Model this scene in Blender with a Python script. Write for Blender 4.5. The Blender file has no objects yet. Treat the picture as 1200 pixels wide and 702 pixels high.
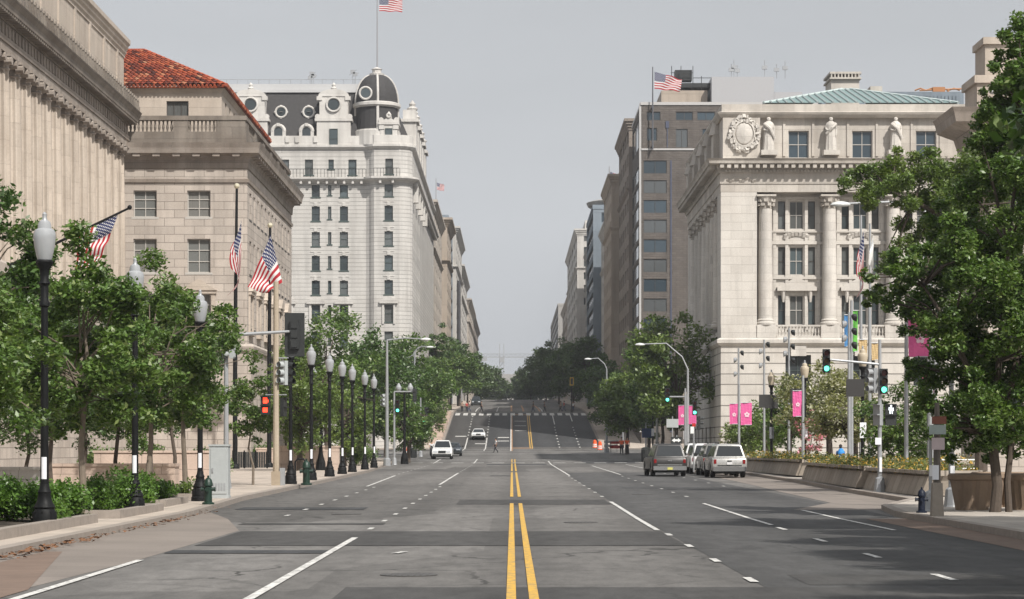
import bpy, bmesh, math, random
import numpy as np
from mathutils import Vector, Matrix
R = math.radians
random.seed(7)
S = bpy.context.scene
C = S.collection

# ------------------------------------------------------------------ camera, sky, sun, exposure
F = 2700.0            # focal length in pixels of the 1200 px wide photograph
CX, HY, EYE = 600.0, 525.0, 1.85
cam = bpy.data.objects.new('camera', bpy.data.cameras.new('camera'))
C.objects.link(cam)
cam.location = (0, 0, EYE)
cam.rotation_euler = (R(90), 0, 0)
cam.data.sensor_width = 36
cam.data.lens = 36 * F / 1200
cam.data.shift_y = (HY - 351) / 1200
cam.data.clip_start = 0.5
cam.data.clip_end = 6000
S.camera = cam

SUN_EL, SUN_AZ = 47, 147      # azimuth clockwise from +Y: behind the camera, to the right
w = bpy.data.worlds.new('World')
S.world = w
w.use_nodes = True
nt = w.node_tree
bg = nt.nodes['Background']
sky = nt.nodes.new('ShaderNodeTexSky')
sky.sky_type = 'NISHITA'
sky.sun_disc = False
sky.sun_elevation = R(SUN_EL)
sky.sun_rotation = R(SUN_AZ)
sky.air_density = 1.6
sky.dust_density = 6.0
sky.ozone_density = 1.0
hs = nt.nodes.new('ShaderNodeHueSaturation')
hs.inputs['Saturation'].default_value = 0.22
mixw = nt.nodes.new('ShaderNodeMix')
mixw.data_type = 'RGBA'
mixw.inputs[0].default_value = 0.72
mixw.inputs[7].default_value = (5.0, 5.25, 5.65, 1)   # a thin high overcast over the clear sky
gm = nt.nodes.new('ShaderNodeTexCoord')
sp = nt.nodes.new('ShaderNodeSeparateXYZ')
nt.links.new(gm.outputs['Generated'], sp.inputs[0])
rp = nt.nodes.new('ShaderNodeValToRGB')               # the overcast is paler low down, greyer higher up
for e_, (p_, c_) in zip(rp.color_ramp.elements, ((0.0, (.60, .625, .66, 1)), (0.22, (.42, .435, .46, 1)))): e_.position, e_.color = p_, c_
el = rp.color_ramp.elements.new(0.8); el.color = (.50, .525, .565, 1)
nt.links.new(sp.outputs[2], rp.inputs[0])
cl = nt.nodes.new('ShaderNodeTexNoise'); cl.inputs['Scale'].default_value = 3.5; cl.inputs['Detail'].default_value = 4
mpn = nt.nodes.new('ShaderNodeMapping'); mpn.inputs['Scale'].default_value = (1, 1, 4)
nt.links.new(gm.outputs['Generated'], mpn.inputs[0]); nt.links.new(mpn.outputs[0], cl.inputs['Vector'])
cm = nt.nodes.new('ShaderNodeMapRange'); cm.inputs[1].default_value = .3; cm.inputs[2].default_value = .7; cm.inputs[3].default_value = 9.4; cm.inputs[4].default_value = 10.6
nt.links.new(cl.outputs[0], cm.inputs[0])
vm = nt.nodes.new('ShaderNodeVectorMath'); vm.operation = 'SCALE'
nt.links.new(rp.outputs[0], vm.inputs[0]); nt.links.new(cm.outputs[0], vm.inputs['Scale'])
nt.links.new(vm.outputs[0], mixw.inputs[7])
nt.links.new(sky.outputs[0], hs.inputs['Color'])
nt.links.new(hs.outputs[0], mixw.inputs[6])
nt.links.new(mixw.outputs[2], bg.inputs[0])
bg.inputs[1].default_value = 0.108

sl = bpy.data.lights.new('sun', 'SUN')
sl.energy = 4.3
sl.angle = R(1.2)
sl.color = (1.0, 0.955, 0.89)
so = bpy.data.objects.new('sun', sl)
C.objects.link(so)
sd = Vector((math.sin(R(SUN_AZ)) * math.cos(R(SUN_EL)), math.cos(R(SUN_AZ)) * math.cos(R(SUN_EL)), math.sin(R(SUN_EL))))
so.rotation_euler = (-sd).to_track_quat('-Z', 'Y').to_euler()
so.location = (60, -60, 120)
S.view_settings.view_transform = 'Standard'
S.view_settings.look = 'None'
S.view_settings.gamma = 1
S.view_settings.exposure = 0.31
S.render.engine = 'CYCLES'
S.cycles.use_denoising = True
S.cycles.max_bounces = 6
S.cycles.transparent_max_bounces = 8
S.cycles.volume_bounces = 0
S.cycles.volume_step_rate = 4

# ------------------------------------------------------------------ ground profile and photo measuring helpers
_PY = [-60, 60, 110, 150, 200, 225, 262, 303, 318, 370, 400, 675, 1100, 1500]
_PZ = [0, 0, .12, .25, .40, .72, 1.15, 1.75, 2.9, 7.5, 8.6, 16.0, 21.0, 21.0]
def gz(y): return float(np.interp(y, _PY, _PZ))
def P(px, py, Y): return Vector(((px - CX) / F * Y, Y, EYE - (py - HY) / F * Y))
def X(px, Y): return (px - CX) / F * Y
def Zp(py, Y): return EYE - (py - HY) / F * Y

# ------------------------------------------------------------------ material helpers
MATS = {}
def newmat(name):
    m = bpy.data.materials.new(name)
    m.use_nodes = True
    MATS[name] = m
    return m, m.node_tree, m.node_tree.nodes['Principled BSDF']
def N(nt, t, **kw):
    n = nt.nodes.new(t)
    for k, v in kw.items():
        setattr(n, k, v)
    return n
def L(nt, a, b): nt.links.new(a, b)
def mathn(nt, op, a, b=None, c=None):
    n = N(nt, 'ShaderNodeMath', operation=op)
    for i, v in enumerate((a, b, c)):
        if v is None: continue
        if isinstance(v, (int, float)): n.inputs[i].default_value = v
        else: L(nt, v, n.inputs[i])
    return n.outputs[0]
def mixc(nt, fac, a, b, mode='MIX'):
    n = N(nt, 'ShaderNodeMix', data_type='RGBA', blend_type=mode)
    for i, v in ((0, fac), (6, a), (7, b)):
        if isinstance(v, (int, float)): n.inputs[i].default_value = v
        elif isinstance(v, (tuple, list)): n.inputs[i].default_value = (*v[:3], 1)
        else: L(nt, v, n.inputs[i])
    return n.outputs[2]
def ramp(nt, fac, stops):
    n = N(nt, 'ShaderNodeValToRGB')
    e = n.color_ramp.elements
    while len(e) < len(stops): e.new(0.5)
    for el, (p, c) in zip(e, stops):
        el.position = p
        el.color = (c, c, c, 1) if isinstance(c, (int, float)) else (*c, 1)
    L(nt, fac, n.inputs[0])
    return n.outputs[0]
def noise(nt, scale, detail=4, vec=None, rough=0.6):
    n = N(nt, 'ShaderNodeTexNoise')
    n.inputs['Scale'].default_value = scale
    n.inputs['Detail'].default_value = detail
    n.inputs['Roughness'].default_value = rough
    if vec is not None: L(nt, vec, n.inputs['Vector'])
    return n.outputs[0]
def objco(nt): return N(nt, 'ShaderNodeTexCoord').outputs['Object']
def geopos(nt): return N(nt, 'ShaderNodeNewGeometry').outputs['Position']
def scaled(nt, vec, s):
    n = N(nt, 'ShaderNodeMapping')
    n.inputs['Scale'].default_value = s
    L(nt, vec, n.inputs['Vector'])
    return n.outputs[0]
def bump(nt, h, strength, dist, bs):
    n = N(nt, 'ShaderNodeBump')
    n.inputs['Strength'].default_value = strength
    n.inputs['Distance'].default_value = dist
    L(nt, h, n.inputs['Height'])
    L(nt, n.outputs[0], bs.inputs['Normal'])

def plain(name, col, rough=0.6, metal=0.0, var=0.12, nscale=6.0, spec=0.5, coat=0):
    if name in MATS: return MATS[name]
    m, nt, bs = newmat(name)
    f = noise(nt, nscale, 5, objco(nt))
    c = mixc(nt, f, [v * (1 - var) for v in col], [min(1, v * (1 + var)) for v in col])
    L(nt, c, bs.inputs['Base Color'])
    r = ramp(nt, noise(nt, nscale * 2.3, 3, objco(nt)), [(0.3, max(0.02, rough - .1)), (0.7, min(1, rough + .1))])
    L(nt, r, bs.inputs['Roughness'])
    bs.inputs['Metallic'].default_value = metal
    bs.inputs['Specular IOR Level'].default_value = spec
    bs.inputs['Coat Weight'].default_value = coat
    return m

def stone(name, col, bh=0.6, bw=1.4, mort=0.02, jd=0.55, var=0.1, stain=0.38, rough=0.85, streak=0.5, off=0.5):
    """coursed masonry: blocks that differ a little, joints, weather streaks and dark stains"""
    if name in MATS: return MATS[name]
    m, nt, bs = newmat(name)
    pos = geopos(nt)
    sx = N(nt, 'ShaderNodeSeparateXYZ'); L(nt, pos, sx.inputs[0])
    u = mathn(nt, 'ADD', sx.outputs[0], sx.outputs[1])
    cb = N(nt, 'ShaderNodeCombineXYZ')
    L(nt, u, cb.inputs[0]); L(nt, sx.outputs[2], cb.inputs[1])
    br = N(nt, 'ShaderNodeTexBrick')
    br.offset = off
    br.inputs['Scale'].default_value = 1
    br.inputs['Brick Width'].default_value = bw
    br.inputs['Row Height'].default_value = bh
    br.inputs['Mortar Size'].default_value = mort
    br.inputs['Mortar Smooth'].default_value = 0.1
    br.inputs['Color1'].default_value = (*[v * (1 - var) for v in col], 1)
    br.inputs['Color2'].default_value = (*[min(1, v * (1 + var)) for v in col], 1)
    br.inputs['Mortar'].default_value = (*[v * jd for v in col], 1)
    L(nt, cb.outputs[0], br.inputs['Vector'])
    st = noise(nt, 1.0, 5, scaled(nt, pos, (0.9, 0.9, 0.09)))
    c = mixc(nt, mathn(nt, 'MULTIPLY', ramp(nt, st, [(0.45, 0.0), (0.75, 1.0)]), streak), br.outputs[0], [v * 0.45 for v in col])
    bl = noise(nt, 0.35, 6, pos)
    c = mixc(nt, mathn(nt, 'MULTIPLY', ramp(nt, bl, [(0.42, 0.0), (0.72, 1.0)]), stain), c, [col[0] * .62, col[1] * .58, col[2] * .55])
    fine = noise(nt, 9, 4, pos)
    c = mixc(nt, 0.18, c, fine, 'OVERLAY')
    L(nt, c, bs.inputs['Base Color'])
    bs.inputs['Roughness'].default_value = rough
    bs.inputs['Specular IOR Level'].default_value = 0.25
    h = mathn(nt, 'SUBTRACT', mathn(nt, 'MULTIPLY', fine, 0.25), br.outputs['Fac'])
    bump(nt, h, 0.6, 0.03, bs)
    return m

def glass(name, col, rough=0.08, var=0.5, sc=0.35):
    if name in MATS: return MATS[name]
    m, nt, bs = newmat(name)
    oi = N(nt, 'ShaderNodeObjectInfo')
    r = ramp(nt, oi.outputs['Random'], [(0.0, 1 - var), (1.0, 1 + var)])
    c = mixc(nt, 1.0, col, r, 'MULTIPLY')
    # drawn blinds and curtains behind some of the panes
    ob = objco(nt)
    wv = noise(nt, 5.0, 2, scaled(nt, ob, (6, 1, 0.05)))
    cur = mathn(nt, 'GREATER_THAN', mathn(nt, 'FRACT', mathn(nt, 'MULTIPLY', oi.outputs['Random'], 7.31)), 0.62)
    c = mixc(nt, mathn(nt, 'MULTIPLY', cur, sc), c, mixc(nt, wv, (.09, .09, .085), (.27, .26, .24)))
    L(nt, c, bs.inputs['Base Color'])
    bs.inputs['Roughness'].default_value = rough
    bs.inputs['Specular IOR Level'].default_value = 0.6
    return m

def emit(name, col, strength):
    if name in MATS: return MATS[name]
    m, nt, bs = newmat(name)
    bs.inputs['Base Color'].default_value = (*[v * .3 for v in col], 1)
    bs.inputs['Emission Color'].default_value = (*col, 1)
    bs.inputs['Emission Strength'].default_value = strength
    return m

def leafmat(name, col, trans=0.3, var=0.45, pale=None):
    if name in MATS: return MATS[name]
    m, nt, bs = newmat(name)
    g = N(nt, 'ShaderNodeNewGeometry')
    rnd = g.outputs['Random Per Island']
    c = mixc(nt, rnd, [v * (1 - var) for v in col], [min(1, v * (1 + var)) for v in col])
    big = noise(nt, 0.8, 2, objco(nt))
    c = mixc(nt, mathn(nt, 'MULTIPLY', ramp(nt, big, [(.4, 0.), (.65, 1.)]), 0.45), c, [col[0] * 1.7, col[1] * 1.45, col[2] * 0.9])
    if pale:
        c = mixc(nt, mathn(nt, 'GREATER_THAN', mathn(nt, 'FRACT', mathn(nt, 'MULTIPLY', rnd, 13.7)), 1 - pale[0]), c, pale[1])
    L(nt, c, bs.inputs['Base Color'])
    bs.inputs['Roughness'].default_value = 0.42
    bs.inputs['Specular IOR Level'].default_value = 0.5
    tr = N(nt, 'ShaderNodeBsdfTranslucent')
    L(nt, mixc(nt, 1.0, c, (1.3, 1.5, 0.6), 'MULTIPLY'), tr.inputs['Color'])
    mx = N(nt, 'ShaderNodeMixShader')
    mx.inputs[0].default_value = trans
    L(nt, bs.outputs[0], mx.inputs[1]); L(nt, tr.outputs[0], mx.inputs[2])
    L(nt, mx.outputs[0], nt.nodes['Material Output'].inputs[0])
    return m

# ------------------------------------------------------------------ object helpers
def wl(o):
    v = Vector((0, 0, 0))
    while o is not None:
        v += o.location
        o = o.parent
    return v
class B:
    """collects shapes in world coordinates; build() links them as one mesh object"""
    def __init__(s): s.v, s.f, s.m = [], [], []
    def add(s, vs, fs, m=0):
        k = len(s.v)
        s.v += [tuple(v) for v in vs]
        s.f += [tuple(i + k for i in f) for f in fs]
        s.m += [m] * len(fs)
        return s
    def box(s, x0, x1, y0, y1, z0, z1, m=0):
        return s.add([(x0, y0, z0), (x1, y0, z0), (x1, y1, z0), (x0, y1, z0), (x0, y0, z1), (x1, y0, z1), (x1, y1, z1), (x0, y1, z1)],
                     [(0, 3, 2, 1), (4, 5, 6, 7), (0, 1, 5, 4), (1, 2, 6, 5), (2, 3, 7, 6), (3, 0, 4, 7)], m)
    def cbox(s, c, d, m=0, rz=0, rx=0):
        M = Matrix.Rotation(rz, 3, 'Z') @ Matrix.Rotation(rx, 3, 'X')
        c = Vector(c)
        k = B().box(-d[0] / 2, d[0] / 2, -d[1] / 2, d[1] / 2, -d[2] / 2, d[2] / 2)
        return s.add([c + M @ Vector(v) for v in k.v], k.f, m)
    def quad(s, a, b, c, d, m=0): return s.add([a, b, c, d], [(0, 1, 2, 3)], m)
    def tube(s, pts, rad, n=8, m=0, cap=True):
        pts = [Vector(p) for p in pts]
        if not isinstance(rad, (list, tuple)): rad = [rad] * len(pts)
        vs, fs = [], []
        ref = None
        for i, p in enumerate(pts):
            t = (pts[min(i + 1, len(pts) - 1)] - pts[max(i - 1, 0)])
            t = t.normalized() if t.length > 1e-9 else Vector((0, 0, 1))
            if ref is None: ref = Vector((1, 0, 0)) if abs(t.x) < 0.9 else Vector((0, 1, 0))
            a = (ref - t * ref.dot(t)).normalized(); ref = a
            b = t.cross(a)
            for k in range(n):
                q = 2 * math.pi * k / n
                vs.append(p + (a * math.cos(q) + b * math.sin(q)) * rad[i])
        for i in range(len(pts) - 1):
            for k in range(n):
                fs.append((i * n + k, i * n + (k + 1) % n, (i + 1) * n + (k + 1) % n, (i + 1) * n + k))
        if cap:
            fs.append(tuple(reversed(range(n))))
            fs.append(tuple(range((len(pts) - 1) * n, len(pts) * n)))
        return s.add(vs, fs, m)
    def lathe(s, prof, c=(0, 0, 0), n=12, m=0, ph=0.0, cap=True):
        vs, fs = [], []
        for r, z in prof:
            for k in range(n):
                q = 2 * math.pi * k / n + ph
                vs.append((c[0] + r * math.cos(q), c[1] + r * math.sin(q), c[2] + z))
        for i in range(len(prof) - 1):
            for k in range(n):
                fs.append((i * n + k, i * n + (k + 1) % n, (i + 1) * n + (k + 1) % n, (i + 1) * n + k))
        if cap:
            fs.append(tuple(reversed(range(n))))
            fs.append(tuple(range((len(prof) - 1) * n, len(prof) * n)))
        return s.add(vs, fs, m)
    def sphere(s, c, r, n=10, m=0, sz=1.0):
        k = 6
        return s.lathe([(r * math.sin(math.pi * max(.03, min(.97, i / k))), -r * sz * math.cos(math.pi * i / k)) for i in range(k + 1)], c, n, m)
    def prism(s, poly, z0, z1, m=0):
        n = len(poly)
        vs = [(p[0], p[1], z0) for p in poly] + [(p[0], p[1], z1) for p in poly]
        return s.add(vs, [tuple(reversed(range(n))), tuple(range(n, 2 * n))] + [(i, (i + 1) % n, n + (i + 1) % n, n + i) for i in range(n)], m)
    def sweep(s, path, prof, side=1, m=0):
        """a moulding: profile [(out, z)] carried along a plan path; side=1 when outward is to the left of the path"""
        path = [Vector((p[0], p[1])) for p in path]
        n = len(path)
        nor = []
        for i in range(n - 1):
            d = (path[i + 1] - path[i]).normalized()
            nor.append(Vector((-d.y, d.x)) * side)
        vs = []
        for i, p in enumerate(path):
            if i == 0: mi = nor[0]
            elif i == n - 1: mi = nor[-1]
            else:
                mi = (nor[i - 1] + nor[i])
                mi = mi / max(0.2, mi.dot(nor[i]))
            for o, z in prof:
                vs.append((p.x + mi.x * o, p.y + mi.y * o, z))
        k = len(prof)
        fs = []
        for i in range(n - 1):
            for j in range(k):
                jj = (j + 1) % k
                q = (i * k + j, (i + 1) * k + j, (i + 1) * k + jj, i * k + jj)
                fs.append(q if side > 0 else q[::-1])
        fs.append(tuple(range(k))); fs.append(tuple(range((n - 1) * k, n * k))[::-1])
        return s.add(vs, fs, m)
    def wall(s, axis, plane, a0, a1, z0, z1, ops, depth, out, m=0):
        """a wall face with real openings: axis 'x' runs along x at y=plane; out = sign of the outward normal; ops = [(a0,a1,z0,z1)]"""
        A = sorted({a0, a1, *[round(v, 4) for o in ops for v in o[:2]]})
        Zs = sorted({z0, z1, *[round(v, 4) for o in ops for v in o[2:4]]})
        A = [v for v in A if a0 <= v <= a1]; Zs = [v for v in Zs if z0 <= v <= z1]
        def pt(a, d, z): return (a, plane - out * d, z) if axis == 'x' else (plane - out * d, a, z)
        for i in range(len(A) - 1):
            run = end = None
            for j in range(len(Zs) - 1):
                last = j == len(Zs) - 2
                ca, cz = (A[i] + A[i + 1]) / 2, (Zs[j] + Zs[j + 1]) / 2
                hole = any(o[0] < ca < o[1] and o[2] < cz < o[3] for o in ops)
                if not hole:
                    if run is None: run = Zs[j]
                    end = Zs[j + 1]
                if run is not None and (hole or last):
                    s.quad(pt(A[i], 0, run), pt(A[i + 1], 0, run), pt(A[i + 1], 0, end), pt(A[i], 0, end), m)
                    run = None
        for o in ops:
            a, b, c, d = o[:4]
            for q in ((a, c, b, c), (b, c, b, d), (b, d, a, d), (a, d, a, c)):
                s.quad(pt(q[0], 0, q[1]), pt(q[2], 0, q[3]), pt(q[2], depth, q[3]), pt(q[0], depth, q[1]), m)
        return s
    def build(s, name, mats, parent=None, smooth=False, loc=None):
        me = bpy.data.meshes.new(name)
        off = wl(parent) if parent is not None else Vector((0, 0, 0))
        if loc is not None: off = off + Vector(loc)
        me.from_pydata([(v[0] - off.x, v[1] - off.y, v[2] - off.z) for v in s.v], [], s.f)
        for mt in (mats if isinstance(mats, (list, tuple)) else [mats]): me.materials.append(mt)
        me.polygons.foreach_set('material_index', s.m)
        bm = bmesh.new(); bm.from_mesh(me)
        bmesh.ops.recalc_face_normals(bm, faces=bm.faces)
        bm.to_mesh(me); bm.free()
        if smooth:
            me.polygons.foreach_set('use_smooth', [True] * len(me.polygons))
            me.set_sharp_from_angle(angle=R(40))
        o = bpy.data.objects.new(name, me)
        C.objects.link(o)
        if parent is not None: o.parent = parent
        if loc is not None: o.location = loc
        return o

def tag(o, label=None, cat=None, group=None, kind=None):
    if label: o['label'] = label
    if cat: o['category'] = cat
    if group: o['group'] = group
    if kind: o['kind'] = kind
    return o
def thing(name, label, cat, loc=(0, 0, 0), group=None, rz=0):
    o = bpy.data.objects.new(name, None)
    o.empty_display_size = 0.3
    C.objects.link(o)
    o.location = loc
    o.rotation_euler = (0, 0, rz)
    return tag(o, label, cat, group)
def copy_tree(o, loc=None, rz=None, label=None, scale=None, parent=None):
    c = o.copy()
    C.objects.link(c)
    if parent is not None: c.parent = parent
    if loc is not None: c.location = loc
    if rz is not None: c.rotation_euler = (0, 0, rz)
    if scale is not None: c.scale = scale
    if label: c['label'] = label
    for ch in list(o.children): copy_tree(ch, parent=c)
    return c
def struct(b, name, mats, **kw): return tag(b.build(name, mats, **kw), kind='structure')

# ------------------------------------------------------------------ materials
LIME = stone('limestone', (.435, .385, .34), .62, 1.5, .022, .5, .10, .35)
LIMEP = stone('limestone plain', (.455, .395, .335), 1.4, 2.6, .008, .7, .06, .45)
LIMED = stone('weathered limestone', (.31, .27, .235), .9, 2.2, .012, .6, .1, .8, streak=.75)
MARB = stone('white marble', (.55, .52, .478), .75, 1.9, .01, .72, .06, .3)
MARBR = stone('rusticated marble', (.54, .51, .468), .93, 60, .05, .30, .05, .35)
MARBD = stone('weathered marble', (.48, .445, .40), 1.2, 2.8, .01, .7, .1, .55, streak=.6)
HOTEL = stone('pale hotel stone', (.50, .482, .455), .53, 60, .03, .52, .05, .25)
HOTELP = stone('pale hotel trim', (.54, .52, .49), 1.6, 3, .006, .75, .05, .3)
BRICK = stone('brown brick', (.125, .110, .099), .30, .9, .02, .7, .12, .3)
PINK = stone('pink granite', (.50, .395, .33), .8, 2.0, .015, .6, .06, .25)
GREYWALL = stone('grey granite', (.42, .40, .375), .7, 2.0, .012, .6, .05, .25)
def tint(nm, c, **k): return stone(nm, c, 3.6, 4.5, .02, .7, .05, .25, **k)

CONC = stone('planter concrete', (.33, .29, .245), 3.0, 1.15, .035, .5, .1, .7)
BLACKST = stone('soot stained stone', (.20, .175, .15), .9, 2.2, .012, .6, .15, .9, streak=.8)
IRON = plain('black painted iron', (.007, .0075, .008), .6, .0, var=.3, spec=.18)
GALV = plain('galvanised steel', (.33, .34, .35), .5, .4)
GREYP = plain('grey paint', (.36, .38, .38), .5)
RUSTY = stone('cream painted pole', (.46, .39, .30), 9, 9, .0, .6, .1, .7, rough=.6)
DARKP = plain('dark paint', (.02, .022, .022), .5)
SIGNB = plain('sign back', (.03, .028, .027), .6)
WHITEP = plain('white paint', (.75, .75, .73), .5, var=.05)
PAPER = plain('white paper', (.72, .73, .76), .7, var=.04)
SLATE = plain('slate roof', (.050, .048, .048), .75, var=.4, nscale=3, spec=.2)
COPPER = plain('verdigris copper', (.16, .23, .225), .6, var=.15, nscale=1.5)
FRAMED = plain('dark window frame', (.06, .055, .05), .5)
FRAMEW = plain('pale window frame', (.42, .40, .37), .5)
FRAMEG = plain('bronze green frame', (.05, .07, .065), .5)
GL = glass('window glass', (.055, .07, .075))
GLB = glass('blue window glass', (.035, .052, .066), var=.35)
GLC = glass('curtained window glass', (.13, .135, .13), var=.35, sc=.7)
GLD = glass('dark window glass', (.035, .042, .045), var=.4)
GLOBE = plain('frosted globe', (.30, .31, .32), .12, var=.1, spec=.7)
GLOBEO = plain('amber globe', (.42, .36, .27), .3, var=.1)
GREENP = plain('green hydrant paint', (.006, .026, .016), .45)
BLUEP = plain('blue paint', (.012, .035, .11), .4)
NAVYP = plain('navy paint', (.005, .009, .022), .5, spec=.3)
ORANGE = plain('orange', (.78, .10, .02), .6, var=.1)
REDP = plain('red paint', (.45, .02, .015), .45)
RUBBER = plain('tyre rubber', (.012, .012, .012), .85)
CHROME = plain('chrome', (.55, .55, .56), .25, .9)
CARGL = plain('car glass', (.012, .015, .017), .06, spec=.7)
BARK = plain('bark', (.075, .058, .045), .9, var=.45, nscale=9)
BARKL = plain('young bark', (.16, .13, .10), .9, var=.3, nscale=9)
SOIL = plain('soil', (.05, .038, .028), .95, var=.4, nscale=6)
LEAF1 = leafmat('leaf mid green', (.080, .138, .034), var=.55, pale=(.10, (.20, .25, .09)))  # bright highlights are put into the colour as a share of pale leaves
LEAF2 = leafmat('leaf dark green', (.056, .106, .028), var=.55, pale=(.08, (.14, .19, .07)))  # pale share paints highlights among the dark leaves
LEAF3 = leafmat('leaf light green', (.105, .155, .042))
LEAF4 = leafmat('leaf grey green', (.175, .185, .09), pale=(.2, (.42, .40, .30)))
LEAF5 = leafmat('leaf far green', (.078, .122, .052))
HEDGE = leafmat('hedge leaf', (.075, .150, .026))

def roof_tiles():
    m, nt, bs = newmat('red clay tile')
    g = N(nt, 'ShaderNodeNewGeometry')
    c = ramp(nt, g.outputs['Random Per Island'], [(0, (.06, .014, .009)), (.25, (.20, .034, .014)), (.7, (.36, .075, .03)), (.9, (.42, .11, .045)), (1, (.46, .22, .12))])
    st = noise(nt, .4, 5, geopos(nt))
    c = mixc(nt, mathn(nt, 'MULTIPLY', ramp(nt, st, [(.48, 0.), (.75, 1.)]), .55), c, (.07, .035, .025))
    L(nt, c, bs.inputs['Base Color'])
    bs.inputs['Roughness'].default_value = .8
    return m
TILE = roof_tiles()

def asphalt(name, base, crack=.5, patch=.5, warm=0.0):
    m, nt, bs = newmat(name)
    pos = geopos(nt)
    sp = noise(nt, 28, 3, pos, .7)
    lg = noise(nt, .16, 5, scaled(nt, pos, (1.0, .45, 1)))
    med = noise(nt, 1.1, 5, scaled(nt, pos, (1, .5, 1)))
    c = mixc(nt, lg, [v * .74 for v in base], [v * 1.28 for v in base])
    c = mixc(nt, mathn(nt, 'MULTIPLY', ramp(nt, med, [(.5, 0.), (.7, 1.)]), .5), c, [v * .68 for v in base])
    # worn wheel tracks and the oil strip in the middle of each lane
    sx = N(nt, 'ShaderNodeSeparateXYZ'); L(nt, pos, sx.inputs[0])
    wob = mathn(nt, 'ADD', sx.outputs[0], mathn(nt, 'MULTIPLY', noise(nt, .12, 2, pos), 1.2))
    lane = mathn(nt, 'MULTIPLY', mathn(nt, 'ADD', mathn(nt, 'SINE', mathn(nt, 'MULTIPLY', wob, 2 * math.pi / 3.05)), 1), .5)
    c = mixc(nt, mathn(nt, 'MULTIPLY', ramp(nt, lane, [(.35, 0.), (1., 1.)]), .42), c, [v * .55 for v in base])
    # mottling from polish, oil and weathering, drawn out along the traffic
    mt_ = noise(nt, 1.0, 7, scaled(nt, pos, (2.6, .7, 1)), .72)
    c = mixc(nt, 1.0, c, ramp(nt, mt_, [(.28, .68), (.5, 1.0), (.72, 1.28)]), 'MULTIPLY')
    spots = noise(nt, 1.0, 3, scaled(nt, pos, (1.7, .9, 1)), .5)
    c = mixc(nt, mathn(nt, 'MULTIPLY', ramp(nt, spots, [(.66, 0.), (.74, 1.)]), .5), c, [v * .45 for v in base])
    # big irregular re-surfaced areas
    ms = N(nt, 'ShaderNodeTexVoronoi', feature='F1', distance='CHEBYCHEV')
    ms.inputs['Scale'].default_value = 1
    L(nt, scaled(nt, pos, (.13, .045, 1)), ms.inputs['Vector'])
    sc = N(nt, 'ShaderNodeSeparateColor'); L(nt, ms.outputs['Color'], sc.inputs[0])
    c = mixc(nt, patch, c, mixc(nt, 1.0, c, ramp(nt, sc.outputs[0], [(0, .60), (.5, 1.), (1, 1.25)]), 'MULTIPLY'))
    vo = N(nt, 'ShaderNodeTexVoronoi', feature='DISTANCE_TO_EDGE')
    vo.inputs['Scale'].default_value = .30
    wv = N(nt, 'ShaderNodeVectorMath', operation='ADD')
    nz = N(nt, 'ShaderNodeTexNoise'); nz.inputs['Scale'].default_value = .8; nz.inputs['Detail'].default_value = 5
    L(nt, pos, nz.inputs['Vector'])
    L(nt, pos, wv.inputs[0]); L(nt, nz.outputs['Color'], wv.inputs[1])
    L(nt, wv.outputs[0], vo.inputs['Vector'])
    ck = mathn(nt, 'MULTIPLY', mathn(nt, 'LESS_THAN', vo.outputs['Distance'], .011), ramp(nt, noise(nt, .2, 2, pos), [(.45, 0.), (.6, 1.)]))
    c = mixc(nt, mathn(nt, 'MULTIPLY', ck, crack), c, [v * .3 for v in base])
    c = mixc(nt, .55, c, sp, 'OVERLAY')
    L(nt, c, bs.inputs['Base Color'])
    bs.inputs['Roughness'].default_value = .82
    bs.inputs['Specular IOR Level'].default_value = .3
    bump(nt, sp, .35, .01, bs)
    return m
ASPH = asphalt('worn asphalt', (.132, .126, .119), .85, .75)
ASPHD = asphalt('fresh asphalt', (.052, .053, .055), .2, .25)
ASPHM = asphalt('patched and shaded asphalt', (.062, .060, .058), .3, .2)
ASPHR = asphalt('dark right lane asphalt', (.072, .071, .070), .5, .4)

def paving(name, col, s=1.2, jd=.6):
    m, nt, bs = newmat(name)
    pos = geopos(nt)
    br = N(nt, 'ShaderNodeTexBrick')
    br.offset = 0
    br.inputs['Scale'].default_value = 1
    br.inputs['Brick Width'].default_value = s; br.inputs['Row Height'].default_value = s
    br.inputs['Mortar Size'].default_value = .018
    br.inputs['Color1'].default_value = (*[v * .9 for v in col], 1)
    br.inputs['Color2'].default_value = (*[v * 1.1 for v in col], 1)
    br.inputs['Mortar'].default_value = (*[v * jd for v in col], 1)
    L(nt, pos, br.inputs['Vector'])
    c = mixc(nt, mathn(nt, 'MULTIPLY', ramp(nt, noise(nt, .5, 6, pos), [(.4, 0.), (.7, 1.)]), .5), br.outputs[0], [v * .62 for v in col])
    c = mixc(nt, .2, c, noise(nt, 20, 3, pos), 'OVERLAY')
    L(nt, c, bs.inputs['Base Color'])
    bs.inputs['Roughness'].default_value = .9
    return m
PAVE = paving('pale concrete paving', (.42, .36, .305))
PAVE2 = paving('plaza paving', (.40, .36, .315), 1.6)
KERB = plain('granite kerb', (.26, .225, .195), .85, var=.3, nscale=4)
PAD = paving('bus pad concrete', (.20, .172, .15), 3.0, .7)
PADB = plain('brown stained concrete', (.155, .108, .082), .9, var=.3, nscale=1.2)
def paint(name, col, wear=.45):
    m, nt, bs = newmat(name)
    pos = geopos(nt)
    n = noise(nt, 7, 6, pos, .75)
    c = mixc(nt, ramp(nt, n, [(wear - .12, 1.), (wear + .03, 0.)]), col, [.14, .135, .13])
    L(nt, c, bs.inputs['Base Color'])
    bs.inputs['Roughness'].default_value = .7
    return m
WLINE = paint('white road paint', (.62, .61, .58), .50)
YLINE = paint('yellow road paint', (.57, .335, .04), .475)
OLINE = paint('faded orange road paint', (.42, .20, .06), .5)

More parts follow.
